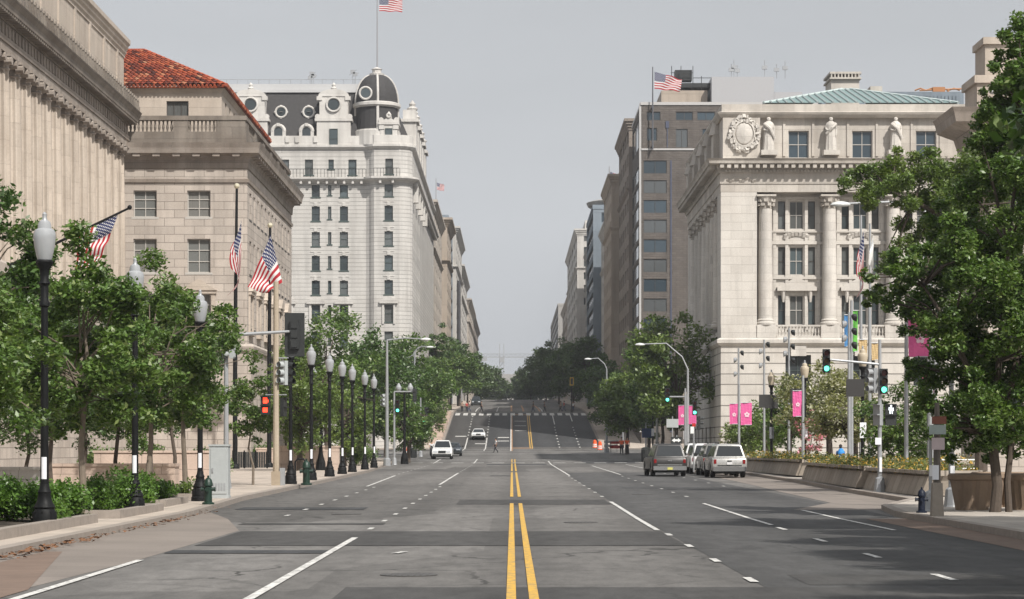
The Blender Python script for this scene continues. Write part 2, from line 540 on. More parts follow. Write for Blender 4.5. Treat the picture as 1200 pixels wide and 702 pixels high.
# ------------------------------------------------------------------ ground, roads, pavements
YS = [-60, -20, 0, 20, 40, 60, 80, 95, 110, 130, 150, 175, 200, 212, 225, 243, 262, 282, 303, 310, 318, 330, 345, 360, 370, 385, 400, 450, 520, 600, 675, 800, 950, 1100, 1300, 1500]
def strip(b, fl, fr, dz, ys, m=0):
    for i in range(len(ys) - 1):
        a, c = ys[i], ys[i + 1]
        b.quad((fl(a), a, gz(a) + dz), (fr(a), a, gz(a) + dz), (fr(c), c, gz(c) + dz), (fl(c), c, gz(c) + dz), m)
def lin(pts):
    ys, xs = [p[0] for p in pts], [p[1] for p in pts]
    return lambda y: float(np.interp(y, ys, xs))
def yr(a, b, extra=()): return sorted({a, b, *[y for y in YS if a < y < b], *[y for y in extra if a < y < b]})
g = B()
xs = [-900, -300, -80, 80, 300, 900]
for i in range(len(xs) - 1): strip(g, lambda y: xs[i], lambda y: xs[i + 1], -.06, YS)
struct(g, 'ground', paving('city ground', (.22, .20, .18), 4))

LKERB = lin([(-60, -8.5), (62, -8.6), (79, -9.2), (150, -9.35), (205, -10.6), (222, -12.0)])
RK = [(-60, 10.3), (62, 10.3), (68, 10.9), (76, 13.1), (90, 13.3), (113, 14.0), (139, 14.2), (178, 14.4), (190, 13.4), (214, 12.6)]
RKERB = lin(RK)
rd = B()
strip(rd, lambda y: -16, lambda y: 18, 0, yr(-60, 303))
strip(rd, lambda y: -9.5 + .2 * (y > 380), lambda y: 12, 0, yr(303, 1500))
struct(rd, 'road', ASPH)
cr = B()
strip(cr, lambda y: -400, lambda y: -16, -.004, yr(226, 292)); strip(cr, lambda y: 18, lambda y: 400, -.004, yr(218, 294))
struct(cr, 'crossing_road', ASPH)
hr = B()
strip(hr, lambda y: -3.3, lambda y: 11.7, .004, yr(306, 369))
struct(hr, 'hill_road_surface', ASPHD)
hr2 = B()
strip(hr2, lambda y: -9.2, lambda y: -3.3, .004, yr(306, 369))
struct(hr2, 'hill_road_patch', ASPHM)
rr = B()
strip(rr, lin([(20, 3.36), (300, 3.36)]), lin([(20, 10.3), (62, 10.2), (66, 10.3), (300, 10.3)]), .004, yr(15, 150, (66,)))
struct(rr, 'road_patch', ASPHR)

def footway(name, kerbf, xo, ys, side, mat=PAVE):
    b = B()
    strip(b, (lambda y: xo(y)) if side < 0 else kerbf, kerbf if side < 0 else (lambda y: xo(y)), .15, ys)
    struct(b, name, mat)
    k = B()
    kt = lambda y: kerbf(y) - .28 * -side
    strip(k, (lambda y: kerbf(y) - .28) if side < 0 else (lambda y: kerbf(y) - .002), (lambda y: kerbf(y) + .002) if side < 0 else (lambda y: kerbf(y) + .28), .155, ys)
    for i in range(len(ys) - 1):
        a, c = ys[i], ys[i + 1]
        x0, x1 = kerbf(a) + .002 * -side, kerbf(c) + .002 * -side
        k.quad((x0, a, gz(a) - .05), (x1, c, gz(c) - .05), (x1, c, gz(c) + .155), (x0, a, gz(a) + .155))
    for y in (ys[0], ys[-1]):
        k.quad((kerbf(y), y, gz(y) - .05), (xo(y), y, gz(y) - .05), (xo(y), y, gz(y) + .15), (kerbf(y), y, gz(y) + .15))
    struct(k, 'kerb', KERB)
footway('sidewalk', LKERB, lambda y: -60, yr(-60, 222, (62, 79, 150, 205)), -1)
footway('sidewalk', RKERB, lambda y: 120, yr(-60, 214, [p[0] for p in RK]), 1, PAVE2)
footway('sidewalk', lambda y: -9.3, lambda y: -60, yr(296, 1400), -1)
footway('sidewalk', lambda y: 11.8, lambda y: 80, yr(299, 1400), 1)
# low planted islands in the far pavement on the hill: pale steps beside the left kerb
st = B()
for i in range(9):
    y = 308 + i * 6.8
    st.box(-11.2, -9.6, y, y + 3.4, gz(y) + .1, gz(y + 3.4) + .55)
struct(st, 'hill_steps', PINK)

bp = B()
strip(bp, LKERB, lin([(20, -6.7), (38, -6.16), (51.5, -6.1), (60, -7.4), (66, -8.66)]), .004, yr(15, 66, (38, 42, 46, 51.5, 54, 57, 62)))
struct(bp, 'concrete_bus_pad', PAD)
bq = B()
strip(bq, lin([(20, -8.1), (41, -8.3)]), lin([(20, -6.3), (30, -6.3), (41, -8.0)]), .008, yr(15, 41, (30, 36)))
struct(bq, 'stained_bus_pad', PADB)
gp = B()
strip(gp, lambda y: RKERB(y) - 2.6, lambda y: RKERB(y) - .01, .008, yr(68, 165, (76,)))
struct(gp, 'parking_lane', PAD)
og = B()
strip(og, lambda y: RKERB(y) - 1.1, lambda y: RKERB(y) - .02, .009, yr(28, 60))
struct(og, 'gutter', PADB)

# transverse utility patches, plus a shadow band painted in at the near right
def flat(name, m, rects, dz):
    b = B()
    for x0, x1, y0, y1 in rects:
        ys = yr(y0, y1)
        strip(b, lambda y: x0, lambda y: x1, dz, ys)
    struct(b, name, m)
flat('asphalt_patch_and_shade', ASPHM, [(-6.0, 3.3, 43.5, 51), (-2.2, 10, 23.5, 30.5), (-1.8, 3.2, 74, 80), (-6.6, -3.1, 55.4, 56.6), (4, 9.8, 31, 33.5)], .008)  # nearest right-hand rects also paint a shadow band in dark asphalt
flat('tar_patch', ASPHD, [(-2.4, 7.0, 22.2, 25.8), (-6.1, -3.3, 40.3, 41.5), (-8.2, -4.4, 68, 70.5), (-2.2, 3.0, 196, 202), (6.5, 11.5, 205, 216), (4.8, 10.1, 100, 101.5), (-1.3, 0, 135, 137)], .011)

# painted markings
mk, ym, om = B(), B(), B()
def line(b, x0, y0, x1, y1, wd=.12, dz=.016):
    ys = yr(y0, y1)
    f = lin([(y0, x0), (y1, x1)])
    strip(b, lambda y: f(y) - wd / 2, lambda y: f(y) + wd / 2, dz, ys)
def dots(b, x, y0, y1, step, ln=1.1, wd=.12):
    y = y0
    while y < y1:
        line(b, x, y, x, y + ln, wd); y += step
line(mk, -3.2, 18, -3.22, 47.3, .13)
line(mk, -6.0, 18, -6.1, 37.8, .13)
line(mk, -2.05, 40.2, -1.9, 40.9, .13)
dots(mk, -3.22, 52, 104, 5.6); dots(mk, -6.1, 62, 104, 5.6)
line(mk, -6.55, 104, -6.9, 136); line(mk, -3.4, 108, -3.42, 147)
dots(mk, -3.4, 152, 196, 6); dots(mk, -7.0, 142, 196, 6)
line(mk, -3.4, 205, -3.4, 226); line(mk, -7.0, 205, -7.0, 226)
line(mk, 3.25, 51.5, 3.3, 77); dots(mk, 3.33, 26, 49, 5.6); dots(mk, 3.3, 84, 134, 7)
line(mk, 3.4, 136, 3.4, 216)
line(mk, 6.2, 55, 6.23, 75); dots(mk, 6.15, 32, 53, 6.6, 1.6); dots(mk, 6.4, 84, 134, 7)
line(mk, 6.6, 140, 6.6, 190)
line(mk, 8.55, 51.5, 8.5, 67.5); line(mk, 8.85, 27, 8.8, 38, .14)
dots(mk, 9.6, 104, 150, 8); line(mk, 9.9, 160, 9.9, 200)
for i in range(26):
    x = -11 + i * .92
    if i % 2 == 0: strip(mk, lambda y: x, lambda y: x + 1.1, .016, [207, 208.2])
for y0, y1 in ((221.5, 222.2), (262, 262.7), (282, 282.6), (296.5, 297.2)):
    strip(mk, lambda y: -9.2, lambda y: 11.6, .016, [y0, y1])
for i in range(17):
    x = -9 + i * 1.25
    strip(mk, lambda y: x, lambda y: x + .72, .02, [364.2, 369.0])
for x, a, b2 in ((-6.2, 286, 322), (-3.5, 286, 322), (-.15, 284, 369), (6.4, 346, 369), (9.2, 352, 369)): line(mk, x, a, x, b2, .16)
for x in (-6.2, -3.5): dots(mk, x, 326, 369, 5, 1.2, .2)
for x in (6.3, 9.0): dots(mk, x, 300, 345, 5, 1.2, .2)
for x, y in ((-8.0, 324), (-5, 311), (-2, 322), (-2, 316)): strip(mk, lambda q: x, lambda q: x + 1.6, .016, [y, y + 1.2])
for y in (334, 343, 352): strip(mk, lambda q: .4, lambda q: 2.1, .016, [y, y + .7])
for x in (-6, -2.5, 5): line(mk, x, 378, x, 430, .16)
struct(mk, 'lane_markings', WLINE)
for dx in (-.14, .14):
    for a, b2 in ((18, 75), (84, 150), (156, 205), (209, 226)): line(ym, .13 + dx, a, .13 + dx, b2, .12)
    line(ym, 2.55 + dx, 303, 2.55 + dx, 369, .13)
struct(ym, 'centre_line', YLINE)
line(om, 0, 284, 0, 369, .13, .018)
for y in (303.5, 365.2): strip(om, lambda q: 0, lambda q: 2.7, .017, [y, y + .9])
for x in (-.1, 1.9, 4.6): line(om, x, 380, x, 470, .3)
struct(om, 'faded_centre_line', OLINE)

# dry leaves that have gathered along the left gutter
lv = B()
rn = random.Random(3)
for i in range(420):
    y = 36 + rn.random() ** 1.2 * 34
    if not (rn.random() < .35 + .6 * (38 < y < 47) + .4 * (55 < y < 60)): continue
    x = LKERB(y) + abs(rn.gauss(0, .16)) + .03
    a, r = rn.random() * 6.28, rn.uniform(.03, .075)
    z = gz(y) + .015 + rn.random() * .05
    lv.quad(*[(x + math.cos(a + k * 1.57) * r, y + math.sin(a + k * 1.57) * r, z + rn.uniform(0, .05)) for k in range(4)])
tag(lv.build('dry_leaves', plain('dry leaf', (.16, .075, .035), .9, var=.5, nscale=30)), 'brown dry leaves gathered in the gutter by the left kerb', 'leaves', kind='stuff')

# iron manhole covers set flush in the road
for i, (x, y, lb) in enumerate(((-4.6, 64, 'round iron manhole cover in the left lane before the dotted line'), (1.7, 57, 'round iron manhole cover right of the yellow centre line'), (5.0, 88, 'round iron manhole cover in the right lane before the parked cars'), (-1.5, 33.5, 'round iron manhole cover nearest the camera'))):
    b = B()
    b.lathe([(.42, .002), (.42, .013), (.36, .014), (.35, .011), (.01, .012)], (x, y, gz(y)), 24)
    for k in range(-3, 4): b.cbox((x + k * .09, y, gz(y) + .0145), (.03, .5, .004))
    tag(b.build('manhole_cover', plain('worn iron', (.06, .056, .052), .55)), lb, 'manhole cover')

# ------------------------------------------------------------------ windows
_win = {}
def win_mesh(w, h, nx, nz, gm, fm, sill=False, arch=False, fw=.07):
    key = (round(w, 2), round(h, 2), nx, nz, gm.name, fm.name if fm else '', sill, arch)
    if key in _win: return _win[key]
    b = B()
    if arch:
        pts = [(-w / 2, 0, 0), (w / 2, 0, 0)] + [(w / 2 * math.cos(q), 0, h - w / 2 + w / 2 * math.sin(q)) for q in [math.pi * k / 8 for k in range(9)]]
        b.add(pts, [tuple(range(len(pts)))])
    else:
        b.quad((-w / 2, 0, 0), (w / 2, 0, 0), (w / 2, 0, h), (-w / 2, 0, h))
    g = b.build('window', gm)
    fr = None
    if fm:
        f = B()
        d0, d1 = -.07, .02
        f.box(-w / 2, -w / 2 + fw, d0, d1, 0, h); f.box(w / 2 - fw, w / 2, d0, d1, 0, h)
        f.box(-w / 2 + fw, w / 2 - fw, d0, d1, 0, fw); f.box(-w / 2 + fw, w / 2 - fw, d0, d1, h - fw, h)
        for i in range(1, nx):
            x = -w / 2 + w * i / nx
            f.box(x - fw * .4, x + fw * .4, d0 + .012, d1, fw, h - fw)
        for j in range(1, nz):
            z = h * j / nz
            f.box(-w / 2 + fw, w / 2 - fw, d0 + .006, d1, z - fw * .45, z + fw * .45)
        if sill: f.box(-w / 2 - .15, w / 2 + .15, -.32, .02, -.16, -.003)
        fr = f.build('frame', fm)
    _win[key] = (g.data, fr.data if fr else None)
    bpy.data.objects.remove(g)
    if fr: bpy.data.objects.remove(fr)
    return _win[key]
def put_win(par, pos, w, h, face, nx=1, nz=2, gm=None, fm=None, sill=False, arch=False, frame=True, name='window'):
    """face: direction the window looks towards: '-y', '+x' or '-x' (or an angle)"""
    gmesh, fmesh = win_mesh(w, h, nx, nz, gm or GL, (fm or FRAMED) if frame else None, sill, arch)
    o = bpy.data.objects.new(name, gmesh)
    C.objects.link(o)
    o.parent = par
    o.location = Vector(pos) - wl(par)
    o.rotation_euler = (0, 0, {'-y': 0, '+x': R(90), '-x': R(-90)}[face] if isinstance(face, str) else face)
    if fmesh:
        f = bpy.data.objects.new('frame', fmesh)
        C.objects.link(f)
        f.parent = o
    return o
def cornice_prof(z0, z1, out, steps=4, base=0.0):
    """a stepped and coved cornice profile between z0 and z1"""
    p = [(-.05, z0)]
    for i in range(steps):
        t0, t1 = i / steps, (i + 1) / steps
        o = base + out * ((i + 1) / steps) ** 1.3
        p += [(o, z0 + (z1 - z0) * t0), (o, z0 + (z1 - z0) * (t1 - .12))]
    p += [(out + base, z1), (-.05, z1)]
    return p
def blocks_along(b, p0, p1, step, size, z0, z1, out0, side=1, m=0):
    """modillions or dentils: small blocks along a straight run"""
    p0, p1 = Vector(p0), Vector(p1)
    d = (p1 - p0); n = max(1, int(d.length / step)); d.normalize()
    nr = Vector((-d.y, d.x)) * side
    ang = math.atan2(d.y, d.x)
    for i in range(n):
        c = p0 + d * ((i + .5) * (p1 - p0).length / n) + nr * (out0 + size[1] / 2)
        b.cbox((c.x, c.y, (z0 + z1) / 2), (size[0], size[1], z1 - z0), m, ang)
def balusters(b, p0, p1, step, z0, z1, r=.11):
    p0, p1 = Vector(p0), Vector(p1)
    n = max(1, int((p1 - p0).length / step))
    h = z1 - z0
    for i in range(n):
        c = p0.lerp(p1, (i + .5) / n)
        b.lathe([(r * .8, 0), (r * .55, h * .12), (r, h * .38), (r * .5, h * .75), (r * .8, h)], (c.x, c.y, z0), 6)

# ------------------------------------------------------------------ colonnaded office building, left
A = thing('columned_building', 'beige stone office building with a long colonnade of fluted columns, nearest building on the left', 'building', (-31, 174, .2))
b = B()
b.wall('y', -31, 60, 173.95, .2, 24.5, [], .3, 1)
b.wall('x', 60, -60, -31, .2, 24.5, [], .3, -1)
b.quad((-60, 60, 32), (-31, 60, 32), (-31, 173.9, 32), (-60, 173.9, 32))
b.build('wall', LIMEP, A)
b = B()
b.box(-31, -27.6, 60, 173.9, .2, 11.2)
b.sweep([(-27.6, 60), (-27.6, 173.9)], [(0, 11.2), (.35, 11.25), (.35, 11.75), (.1, 12.0), (-3.3, 12.0), (-3.3, 11.2)], -1)
b.build('base_storey', LIME, A)
b = B()
b.box(-31, -28.95, 60, 173.9, 24.5, 25.0); b.box(-31, -28.87, 60, 173.9, 25.02, 25.35)
b.box(-31, -28.97, 60, 173.9, 25.37, 26.15)
for y in np.arange(60.4, 173.8, .9): b.box(-28.97, -28.88, y, y + .3, 25.45, 26.05)
b.build('entablature', LIMED, A)
b = B()
b.sweep([(-28.97, 60), (-28.97, 173.95)], [(-1.9, 26.17), (.1, 26.17), (.15, 26.32), (.75, 26.4), (.8, 26.75), (1.0, 27.0), (1.05, 27.1), (-1.9, 27.1)], -1)
for y in np.arange(60.2, 174, .52): b.box(-28.9, -28.25, y, y + .22, 26.22, 26.41)
for y in np.arange(60.3, 174, .85):
    b.box(-28.25, -28.05, y, y + .42, 27.1, 27.55); b.box(-28.22, -28.1, y + .08, y + .34, 27.55, 27.95)
    b.cbox((-28.16, y + .21, 28.02), (.1, .3, .2), 0, 0, R(45))
b.build('cornice', BLACKST, A)
b = B()
b.box(-45, -29.3, 60, 173.9, 27.1, 31.7)
for y in np.arange(66, 174, 5.5): b.box(-29.3, -29.2, y, y + .5, 27.6, 31.5)
b.sweep([(-29.3, 60), (-29.3, 173.95)], cornice_prof(31.3, 32.6, .5), -1)
b.build('attic_wall', LIMEP, A)
sh = B()
n = 40
vs, fs = [], []
for i, (z, r) in enumerate([(0, .80), (3.5, .80), (7.5, .76), (11.3, .68)]):
    for k in range(n):
        q = 2 * math.pi * k / n
        rr2 = r - (.14 if k % 4 in (1, 2) else 0)
        vs.append((rr2 * math.cos(q), rr2 * math.sin(q), z + .6))
for i in range(3):
    for k in range(n): fs.append((i * n + k, i * n + (k + 1) % n, (i + 1) * n + (k + 1) % n, (i + 1) * n + k))
sh.add(vs, fs)
sh.lathe([(1.0, 0), (1.02, .2), (.92, .3), (.95, .5), (.82, .6)], n=20)
shaft = sh.build('column', LIMEP)
cp = B()
cp.lathe([(.66, 0), (.76, .12), (.68, .2), (.74, .5), (.98, .62)], n=14)
cp.box(-1.0, 1.0, -.9, .9, .74, .9)
for sx_ in (-.82, .82):
    for sy in (-.7, .7): cp.tube([(sx_ - .22, sy, .5), (sx_ + .22, sy, .5)], .25, 9)
capm = cp.build('capital', LIMED)
for i in range(26):
    y = 172.6 - i * 3.04
    c = shaft.copy(); C.objects.link(c); c.parent = A; c.location = Vector((-29.75, y, 12.0)) - A.location
    k = capm.copy(); C.objects.link(k); k.parent = c; k.location = (0, 0, 11.6)
for o in (shaft, capm): bpy.data.objects.remove(o)

# ------------------------------------------------------------------ red roofed pavilion
PV = thing('red_roofed_building', 'beige stone building with red clay tile hip roof and balustrade', 'building', (-20, 174, .3))
YE = 209
east = [(174.0 + 2.2 + i * 2.72) for i in range(12)]
rowsz = [(19.3, 21.3), (15.1, 17.65)]
so_ops, ea_ops = [], []
for z0, z1 in rowsz + [(11.0, 13.5)]:
    for px in (170, 233): so_ops.append((X(px, 174) - .88, X(px, 174) + .88, z0, z1))
    for y in east: ea_ops.append((y - .62, y + .62, z0, z1))
lo_ops = [(y - .65, y + .65, 3.0, 6.6) for y in east]
b = B()
b.wall('x', 174, -31.3, -20, 9.7, 23.0, so_ops, .35, -1)
b.wall('y', -20, 174, YE, 9.7, 23.0, ea_ops, .35, 1)
b.quad((-20, YE, .3), (-29, YE, .3), (-29, YE, 23), (-20, YE, 23))
b.build('wall', LIME, PV)
b = B()
b.wall('x', 173.7, -30, -19.7, .3, 9.2, [], .3, -1)
b.wall('y', -19.7, 173.7, YE, .3, 9.2, lo_ops, .4, 1)
b.sweep([(-30, 173.7), (-19.7, 173.7), (-19.7, YE)], [(0, 9.2), (.2, 9.2), (.28, 9.5), (.12, 9.7), (-.6, 9.7)], -1)
b.build('base_storey', LIME, PV)
for o in so_ops: put_win(PV, ((o[0] + o[1]) / 2, 174.3, o[2]), o[1] - o[0], o[3] - o[2], '-y', 2, 3, GLC, FRAMEW, True)
for o in ea_ops: put_win(PV, (-20.3, (o[0] + o[1]) / 2, o[2]), o[1] - o[0], o[3] - o[2], '+x', 2, 3, GLC, FRAMED, True)
for o in lo_ops: put_win(PV, (-20.05, (o[0] + o[1]) / 2, o[2]), o[1] - o[0], o[3] - o[2], '+x', 2, 3, GL, FRAMED)
b = B()
for cx, cy, fx in [(X(233, 174), 174, 0)] + [(-20, y, 1) for y in east[::2]]:
    q = B()
    q.add([(-1.4, 0, 13.75), (1.4, 0, 13.75), (0, 0, 14.6), (-1.4, -.35, 13.75), (1.4, -.35, 13.75), (0, -.35, 14.6)], [(0, 1, 2), (5, 4, 3), (0, 3, 4, 1), (1, 4, 5, 2), (2, 5, 3, 0)])
    q.box(-1.35, 1.35, -.25, 0, 13.5, 13.75); q.box(-1.25, -.95, -.14, 0, 10.6, 13.5); q.box(.95, 1.25, -.14, 0, 10.6, 13.5); q.box(-1.35, 1.35, -.3, 0, 10.4, 10.7)
    B().add([(cx - v[1], cy + v[0], v[2]) if fx else (cx + v[0], cy + v[1], v[2]) for v in q.v], q.f).build('pediment', LIMEP, PV)
b = B()
path = [(-31, 174), (-20, 174), (-20, YE)]
b.sweep(path, [(-.1, 21.9), (.12, 21.9), (.16, 22.15), (.03, 22.2), (-.1, 22.2)], -1)
b.sweep(path, [(-.1, 22.98), (.1, 22.98), (.14, 23.6), (.3, 23.85), (.95, 24.02), (1.0, 24.4), (1.15, 24.78), (-.1, 24.85)], -1)
blocks_along(b, (-29, 174), (-20, 174), 1.35, (.55, .6), 23.78, 24.0, .25, -1)
blocks_along(b, (-20, 174), (-20, YE), 1.35, (.55, .6), 23.78, 24.0, .25, -1)
b.build('cornice', LIMED, PV)
b = B()
b.box(-29.2, -20.1, 174.05, 174.6, 24.85, 25.75); b.box(-20.6, -20.1, 174.6, YE, 24.85, 25.75)
b.box(-29.2, -20.05, 174.0, 174.65, 26.62, 26.95); b.box(-20.65, -20.05, 174.65, YE, 26.62, 26.95)
for x0, x1 in ((-22.4, -20.15), (-25.6, -24.5)): b.box(x0, x1, 174.07, 174.57, 25.75, 26.62)
balusters(b, (-24.5, 174.3), (-22.4, 174.3), .30, 25.75, 26.62); balusters(b, (-29, 174.3), (-25.6, 174.3), .30, 25.75, 26.62)
for i in range(6):
    y = 174.6 + i * 5.8
    b.box(-20.55, -20.12, y, y + 1.6, 25.75, 26.62)
    if i < 5: balusters(b, (-20.33, y + 1.6), (-20.33, y + 5.8), .34, 25.75, 26.62)
b.build('balustrade', BLACKST, PV)
b = B()
aw = [(X(208, 177) - .85, X(208, 177) + .85, 27.0, 28.5)]
ae = [(177 + 2.5 + i * 2.72 - .5, 177 + 2.5 + i * 2.72 + .5, 27, 28.7) for i in range(11)]
b.wall('x', 177, -42, -22.3, 24.8, 29.5, aw, .3, -1); b.wall('y', -22.3, 177, YE - 2, 24.8, 29.5, ae, .3, 1)
b.quad((-22.3, 174, 24.87), (-22.3, YE, 24.87), (-20, YE, 24.87), (-20, 174, 24.87)); b.quad((-31, 174, 24.87), (-20, 174, 24.87), (-20, 177, 24.87), (-31, 177, 24.87))
b.sweep([(-42, 177), (-22.3, 177), (-22.3, YE)], cornice_prof(29.1, 29.5, .25), -1)
b.build('attic_storey', LIMEP, PV)
for o in aw: put_win(PV, ((o[0] + o[1]) / 2, 177.25, o[2]), 1.7, 1.5, '-y', 3, 1, GLD, FRAMED)
for o in ae: put_win(PV, (-22.55, (o[0] + o[1]) / 2, o[2]), 1.0, 1.7, '+x', 2, 1, GLD, FRAMED)
b = B()
ex, ey, ez, hp = -21.9, 176.5, 29.6, 7.4
# pantile rows modelled as ridged strips on the two visible slopes
def slope(b, a0, a1, r0, r1, nrm, n, rows_=17):
    """courses of barrel tiles, every tile a curved piece lapping over the one below"""
    a0, a1, r0, r1 = map(Vector, (a0, a1, r0, r1))
    prof = ((0, 0), (.2, .13), (.5, .18), (.8, .13), (1, 0))
    for j in range(rows_):
        v0, v1 = j / rows_, (j + 1.12) / rows_
        for i in range(n):
            vs = []
            for v, lift in ((v0, .07), (v1, .0)):
                for t, h in prof:
                    u = (i + t) / n
                    vs.append(a0.lerp(a1, u).lerp(r0.lerp(r1, u), min(1, v)) + nrm * (h + lift))
            b.add(vs, [(k, k + 1, k + 6, k + 5) for k in range(4)])
slope(b, (-42, ey, ez), (ex, ey, ez), (-42, ey + hp, ez + 3.9), (ex - hp, ey + hp, ez + 3.9), Vector((0, -.46, .88)), 44)
slope(b, (ex, ey, ez), (ex, YE, ez), (ex - hp, ey + hp, ez + 3.9), (ex - hp, YE - hp, ez + 3.9), Vector((.46, 0, .88)), 72)
b.quad((-42, ey + hp, ez + 3.9), (ex - hp, ey + hp, ez + 3.9), (ex - hp, YE - hp, ez + 3.9), (-42, YE - hp, ez + 3.9))
b.tube([(ex, ey, ez + .05), (ex - hp, ey + hp, ez + 3.95)], .16, 7)
b.tube([(-42, ey + hp, ez + 3.95), (ex - hp, ey + hp, ez + 3.95)], .18, 7)
for x in np.arange(-42, ex, .31): b.tube([(x, ey - .1, ez - .05), (x, ey + .2, ez + .1)], .11, 6)
for y in np.arange(ey, YE, .31): b.tube([(ex + .1, y, ez - .05), (ex - .2, y, ez + .1)], .11, 6)
b.box(-42, ex - .05, ey + .05, ey + .6, ez - .14, ez - .05); b.box(ex - .6, ex - .05, ey, YE, ez - .14, ez - .05)
b.build('roof', TILE, PV)

# ------------------------------------------------------------------ grand hotel with mansard roof and domed corner
HT = thing('grand_hotel', 'tall white grand hotel with dark mansard roof and domed round corner', 'building', (-13, 300, 1.7))
XL, XR, YF = -46, -19.0, 300.0
TX0, TX1, YT = -17.9, -14.6, 299.0
ZC, ZT = 41.0, 36.6
rows = [(29, 217, 231), (0, 242, 259), (0, 272, 288.6), (0, 300, 317), (0, 329, 345.6), (0, 357.5, 378), (0, 389, 406), (0, 420, 440)]
fx_ = [(370, 1.06), (386.3, .45), (403, 1.06)]
more = [(X(370, 300) - 11.0 + d, w_) for d, w_ in ((0, 1.06), (1.8, .45), (3.6, 1.06), (7.2, 1.06))]
cols = [(X(p, 300), w_) for p, w_ in fx_] + [(X(437 - 10, 300), .0)] + more
cols = [c for c in cols if c[1] > 0]
f_ops, t_ops, s_ops = [], [], []
sidey = [304.2 + i * 3.9 for i in range(6)]
for _, t, bt in rows:
    z0, z1 = Zp(bt, 300), Zp(t, 300)
    for x, w_ in cols: f_ops.append((x - w_ / 2, x + w_ / 2, z0 + (.25 if w_ < .6 else 0), z1))
    t_ops.append((X(455.5, 299) - .55, X(455.5, 299) + .55, z0, z1))
    for y in sidey: s_ops.append((y - .6, y + .6, z0, z1))
z0, z1 = Zp(205, 300), Zp(187, 300)
f_top = [(X(p, 300) - w_ / 2, X(p, 300) + w_ / 2, z0 + o, z1) for p, w_, o in ((334, 1.06, 0), (362, 1.06, 0), (388, .7, .75), (413, 1.06, 0), (305, 1.06, 0))]
t_top = [(X(456, 299) - .5, X(456, 299) + .5, z0, z1)]
b = B()
b.wall('x', YF, XL, XR, 1.5, 36.6, f_ops, .3, -1); b.wall('x', YF, XL, XR, 37.0, ZC, f_top, .3, -1)
b.wall('x', YT, TX0, TX1, 1.5, 36.6, t_ops, .3, -1); b.wall('x', YT, TX0, TX1, 37.0, ZC, t_top, .3, -1)
b.wall('y', -13, 300.6, 382, 1.5, 36.6, s_ops, .35, 1); b.wall('y', -13, 300.6, 382, 37.0, ZC, [(y - .5, y + .5, z0, z1) for y in sidey], .3, 1)
arcL = [(XR, YF), (-18.6, 299.75), (-18.3, 299.35), (TX0, YT)]
arcR = [(TX1, YT), (-13.9, 299.3), (-13.3, 299.9), (-13, 300.6)]
for arc in (arcL, arcR):
    for p, q in zip(arc, arc[1:]):
        b.quad((*p, 1.5), (*q, 1.5), (*q, 36.6), (*p, 36.6)); b.quad((*p, 37.0), (*q, 37.0), (*q, ZC), (*p, ZC))
b.build('wall', HOTEL, HT)
HP = [(XL, YF)] + arcL + arcR + [(-13, 382)]
b = B()
b.sweep(HP, [(-.4, 36.3), (.12, 36.3), (.2, 36.45), (.75, 36.65), (.9, 36.8), (.9, 37.02), (-.4, 37.02)], -1)
for p, q in zip(HP, HP[1:]):
    if (Vector(p) - Vector(q)).length > 1.5: blocks_along(b, p, q, 1.1, (.3, .55), 36.2, 36.64, .1, -1)
b.sweep(HP, [(-.4, 40.7), (.12, 40.7), (.4, 41.0), (.4, 41.3), (-.4, 41.3)], -1)
b.sweep(HP, [(-.4, 41.3), (.02, 41.3), (.02, 42.5), (-.4, 42.5)], -1)
b.sweep(HP, cornice_prof(13.2, 13.9, .45), -1); b.sweep(HP, cornice_prof(9.6, 10.1, .6), -1)
b.build('cornice', HOTELP, HT)
for par, y, ops in ((HT, YF + .27, f_ops + f_top), (HT, YT + .27, t_ops + t_top)):
    for o in ops: put_win(par, ((o[0] + o[1]) / 2, y, o[2]), o[1] - o[0], o[3] - o[2], '-y', 1, 2, GL, FRAMEG, True)
for o in s_ops: put_win(HT, (-13.3, (o[0] + o[1]) / 2, o[2]), 1.2, o[3] - o[2], '+x', 1, 2, GLD, FRAMEG)
for x, w_ in cols + [(X(455.5, 299), 1.1)]:
    if w_ < .6: continue
    b = B()
    y = YT if x > -18 else YF
    za = Zp(353, 300)
    b.box(x - 1.2, x + 1.2, y - .35, y, za - .35, za - .02); b.box(x - .85, x - .6, y - .15, y, za - 3, za - .37); b.box(x + .6, x + .85, y - .15, y, za - 3, za - .37)
    b.add([(x - 1.2, y - .35, za), (x + 1.2, y - .35, za), (x, y - .35, za + .6), (x - 1.2, y, za), (x + 1.2, y, za), (x, y, za + .6)], [(0, 1, 2), (0, 2, 5, 3), (1, 4, 5, 2)])
    for _, t, bt in rows[:5]:
        zz = Zp(t, 300); kb = B(); kb.box(x - .2, x + .2, y - .1, y, zz + .08, zz + .5); kb.box(x - .7, x + .7, y - .06, y, zz + .5, zz + .62); kb.build('keystone', HOTELP, HT)
    if y == YT:
        b.box(x - 1.6, x + 1.6, y - .8, y, 11.0, 11.3)
    b.build('window_surround', HOTELP, HT)
b = B()
for i in range(int((XR - XL) / .45) + 1): b.box(XL + i * .45, XL + i * .45 + .05, YF - .82, YF - .77, 37.0, 38.05)
for i in range(9): b.box(TX0 + i * .42, TX0 + i * .42 + .05, YT - .82, YT - .77, 37.0, 38.05)
b.box(XL, XR, YF - .83, YF - .76, 38.05, 38.12); b.box(TX0, TX1, YT - .83, YT - .76, 38.05, 38.12)
b.build('balcony_railing', IRON, HT)
b = B()
